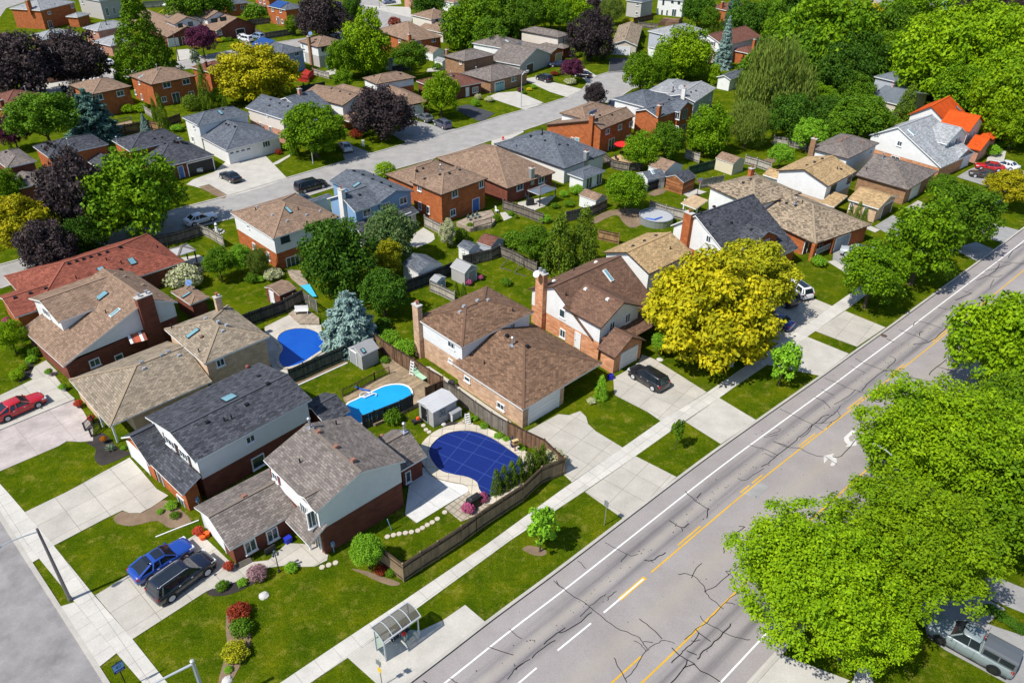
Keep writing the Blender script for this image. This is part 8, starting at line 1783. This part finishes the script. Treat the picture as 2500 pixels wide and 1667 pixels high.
# corner house garden lamp, downpipe, planks
q=P(tm(2288,655)); e=empty('garden_lamp',q); tag(e,'black garden lamp post with lantern heads by the walk','lamp post'); m=MB(); m.tube([q,q+z*.15,q+z*.2,q+z*2.0],[.12,.1,.045,.035],8); m.build('pole',M_black,e)
for a in (0,2.1,4.2): c=q+Vector((.2*math.cos(a),.2*math.sin(a),2.05)); m=MB(); m.tube([q+z*1.95,c-z*.12],.02,5); m.tube([c-z*.12,c+z*.12],[.07,.1],8); m.tube([c+z*.12,c+z*.2],[.12,.02],8); m.build('lantern',plain('dark_lantern',(.05,.07,.10),.3),e)
m=MB(); m.tube([P(tm(1275,370),.05),P(tm(1450,300),.05),P(tm(1630,232),.1)],.055,8); simple('drain_pipe',m,M_trim,'long white drain pipe lying on the lawn','pipe')
m=MB()
for i in range(4): m.bar(P(tm(1930+i*6,600+i*10),.1+.0*i),P(tm(2050+i*6,535+i*10),.1),.14,.06)
simple('timber_pile',m,F_pale,'pile of pale boards beside the corner house wall','timber')
m=MB(); m.box(P(q1(468,720),.35),.9,.12,.6,hz); m.bar(P(q1(440,735),0),P(q1(440,735),.7),.06); m.bar(P(q1(500,710),0),P(q1(500,710),.7),.06); simple('garden_chair',m,M_dark,'dark folded garden frame against the corner house wall','garden chair')
for p,l in ((q1(812,690),'pale blue meter box on the corner house brick'),(q2(430,805),'pale blue meter box on the charcoal roofed house')): 
    q=P(p,.9); m=MB(); m.box(q,.25,.2,.45,hz); m.bar(q-z*.2,q-z*.9,.06); m.tube([q+z*.05-Vector((.0,.1,0)),q+z*.05-Vector((.0,.2,0))],.1,10); simple('meter_box',m,plain('blue_grey_meter',(.20,.34,.46)),l,'meter box','meter boxes')
# satellite dishes
def dish(p,h,label,mat,r=.4,face=-1.6):
    q=P(p,h); e=empty('satellite_dish',q); tag(e,label,'satellite dish','satellite dishes'); d=Vector((math.cos(face)*.8,math.sin(face)*.8,.6)).normalized(); m=MB(); m.bar(q-z*.7,q,.05); m.build('mast',M_grey,e); m=MB(); m.tube([q,q+d*.06,q+d*.12],[r*.5,r*.85,r],14); m.build('dish',mat,e); m=MB(); m.bar(q,q+d*.55,.03); m.build('feed_arm',M_grey,e)
dish(tc(1812,838),8.3,'dark satellite dish beside the pale grey roof chimney',M_grey,.5,-2.4); dish(tg(432,1058),7.6,'satellite dish on the salmon brick chimney',M_lampw,.4,-2.2); dish(te(1808,1138),3.4,'blue-grey satellite dish at the end of the brown dormer house',plain('blue_dish',(.10,.20,.42)),.4); dish(tb(618,325),7.2,'blue satellite dish on the tan chimney house',plain('blue_dish',(.10,.20,.42)),.5)
q=P(tc(972,1072),8.0); M=Matrix.Rotation(.6,4,'X'); m=MB(); m.box((0,0,0),1.5,.06,.9,.5,0,1,Matrix.Translation(q)@M); m.bar(q-z*.9,q,.06); simple('solar_panel',m,flat('solar_blue2',(.03,.22,.42),.15,.8),'tilted blue panel on top of the slim brick chimney','solar panel')
# play equipment
def frame_swing(label,p0,p1,H,mt,ml,name='swing_frame'):
    a,b=P(p0),P(p1); e=empty(name,a); tag(e,label,'swing'); d=(b-a).normalized(); n=Vector((-d.y,d.x,0)); m=MB(); m.tube([a+z*H,b+z*H],.06,8); m.build('top_bar',mt,e)
    for q in (a,b):
        for s in (1,-1): m=MB(); m.tube([q+z*H,q+n*s*.8],.045,8); m.build('leg',ml,e)
    for k in (.35,.65):
        q=a+(b-a)*k; m=MB(); m.bar(q+z*H-d*.2,q+z*.5-d*.2,.02); m.bar(q+z*H+d*.2,q+z*.5+d*.2,.02); m.box(q+z*.5,.45,.2,.04); m.build('seat',M_dark,e)
frame_swing('garden swing frame with a turquoise top bar',td(590,905),td(712,925),2.1,flat('turquoise',(.10,.45,.45)),M_trim)
for a,b,l in ((tg(85,995),tg(195,870),'left leaning timber brace by the old picket fence'),(tg(220,1045),tg(300,915),'right leaning timber brace by the old picket fence')): m=MB(); m.bar(P(a,0),P(b,1.2),.09,.09); m.bar(P(a,0.03),P(a,0.03)+Vector((1.6,-.9,.02)),.09,.09); simple('timber_brace',m,F_pale,l,'timber','timber braces')
q=P(ta(1600,125)); e=empty('play_frame',q); tag(e,'wooden play tower with a yellow slide at the upper left','play frame'); m=MB(); [m.box(q+Vector((x,y,1.2)),.1,.1,2.4) for x in (-.6,.6) for y in (-.6,.6)]; m.build('tower',F_new,e); m=MB(); m.box(q+z*2.6,1.5,1.5,.5,0,0,.2); m.build('roof',M_trim,e); m=MB(); m.bar(q+z*1.2-Vector((.6,0,0)),q-Vector((2.6,.6,0)),.5,.08); m.build('slide',flat('yellow_slide',(.75,.55,.02)),e)
q=P(td(460,1155)); e=empty('slide',q); tag(e,'red plastic play slide in the shaded garden','slide'); m=MB(); m.bar(q+Vector((-.8,0,1.3)),q+Vector((.8,-.3,.1)),.5,.08); m.build('chute',flat('red_plastic',(.65,.01,.01)),e); m=MB(); m.bar(q+Vector((-.85,0,0)),q+Vector((-.8,0,1.3)),.5,.06); m.build('ladder',flat('yellow_slide',(.75,.55,.02)),e)
q=P(tg(1965,305)); e=empty('basketball_hoop',q); tag(e,'portable basketball hoop by the rust stained shed','basketball hoop'); m=MB(); m.box(q+z*.1,1.0,.6,.2,.4,0,.8); m.build('base',M_dark,e); m=MB(); m.tube([q+z*.2,q+Vector((.1,.1,2.6))],.05,8); m.build('pole',M_black,e); m=MB(); m.box(q+Vector((.1,-.1,2.7)),1.0,.04,.65,.4); b_=m.build('backboard',glass('hoop_board',(.3,.33,.36)),e); m=MB(); m.tube([q+Vector((.1+.22*math.cos(t),-.35+.22*math.sin(t),2.5)) for t in np.linspace(0,6.28,14)],.02,5); m.build('ring',flat('red_ring',(.7,.05,.02)),e)
# flag
q=P(tc(1148,190)); e=empty('flagpole',q); tag(e,'white flagpole with a red and white maple leaf flag','flag'); m=MB(); m.tube([q,q+z*5.0],[.06,.035],8); m.build('pole',M_trim,e)
def flagpart(name,x0,x1,mt,par): 
    m=MB(); f=lambda x,y:q+Vector((x*.8,-.25*x,4.9-y-.55*x)); m.face([f(x0,0),f(x1,0),f(x1,.95),f(x0,.95)]); return m.build(name,mt,par)
fr=flat('flag_red',(.68,.02,.02),.7); flagpart('flag',0,.45,fr,e); flagpart('flag',.45,1.35,flat('flag_white',(.75,.73,.70),.7),e); flagpart('flag',1.35,1.8,fr,e)
m=MB(); f=lambda x,y:q+Vector((x*.8,-.25*x-.012,4.9-y-.55*x)); lf=[(0,.36),(.09,.2),(.14,.24),(.12,.05),(.2,.1),(.24,.04),(.34,.08),(.3,-.03),(.36,-.08),(.16,-.2),(.02,-.22),(.02,-.36)]; pts=lf+[(-x,y) for x,y in lf[::-1] if x>0.001]; m.face([f(.9+x*.9,.48-y*.95) for x,y in pts]); m.build('maple_leaf',fr,e)
# hydrant and marker
q=P(tc(110,1342)); e=empty('fire_hydrant',q); tag(e,'red fire hydrant with a thin marker rod by the crescent','hydrant'); m=MB(); m.tube([q,q+z*.12,q+z*.14,q+z*.6,q+z*.66,q+z*.8],[.2,.2,.13,.13,.17,.04],12); m.tube([q+Vector((-.26,0,.45)),q+Vector((.26,0,.45))],.07,8); m.build('body',flat('hydrant_red',(.6,.012,.012)),e); m=MB(); m.tube([q+Vector((-.05,.12,0)),q+Vector((-.08,.12,2.0))],.025,6); m.build('marker_rod',M_trim,e)
q=P(te(2080,655)); e=empty('lawn_ornament',q); tag(e,'little lighthouse lawn ornament ringed by white stones','lawn ornament'); m=MB(); m.tube([q,q+z*1.0],[.32,.2],10); m.tube([q+z*1.25,q+z*1.55],[.24,.03],10); m.build('tower',M_trim,e); m=MB(); m.tube([q+z*1.0,q+z*1.25],[.17,.17],10); m.build('lantern',M_dark,e); m=MB(); [m.box(q+Vector((.95*math.cos(t),.8*math.sin(t),.08)),.3,.24,.18,t,0,.7) for t in np.linspace(0,6.0,16)]; m.build('stone_ring',plain('pale_rock',(.52,.50,.47),.9,.1),e)
# garden chairs on the decks
def gchair(label,p,rz,mat,z0=0,sc=1):
    q=P(p,z0); e=empty('garden_chair',q,rz); tag(e,label,'garden chair','garden chairs')
    m=MB(); m.box((0,0,.42),.5,.5,.04); loc_(m,'seat',mat,e); m=MB(); m.bar((0,.25,.42),(0,.42,.98),.5,.04); loc_(m,'backrest',mat,e)
    for x in (-.22,.22):
        for y in (-.22,.22): m=MB(); m.box((x,y,.21),.04,.04,.42); loc_(m,'leg',mat,e)
gc=plain('green_chair',(.16,.24,.20)); 
for p,l in ((tf(2140,540),'green garden chair, first from the left on the brick house deck'),(tf(2185,525),'green garden chair, second on the brick house deck'),(tf(2225,512),'green garden chair, third on the brick house deck')): gchair(l,p,2.6,gc,.6)
gchair('white garden chair beside the garden deck stairs',tg(50,470),.5,M_trim); gchair('pale chair under the gazebo of the brick house',tg(330,330),1.0,M_galv); gchair('white chair near the white sunroom',tg(985,215),2.2,M_trim); gchair('blue-green covered chair by the white over grey house',tb(790,670),1.2,plain('teal_cover',(.18,.36,.38))); gchair('chair on the sandy deck below the parasol',tc(1200,1540),.8,M_dark)
q=P(tn(855,300)); m=MB(); m.bar(P(tn(860,315),0),P(tn(825,225),1.5),.07,.05); simple('leaning_board',m,plain('blue_board',(.16,.35,.50)),'blue-grey board leaning by the corner house back wall','timber')
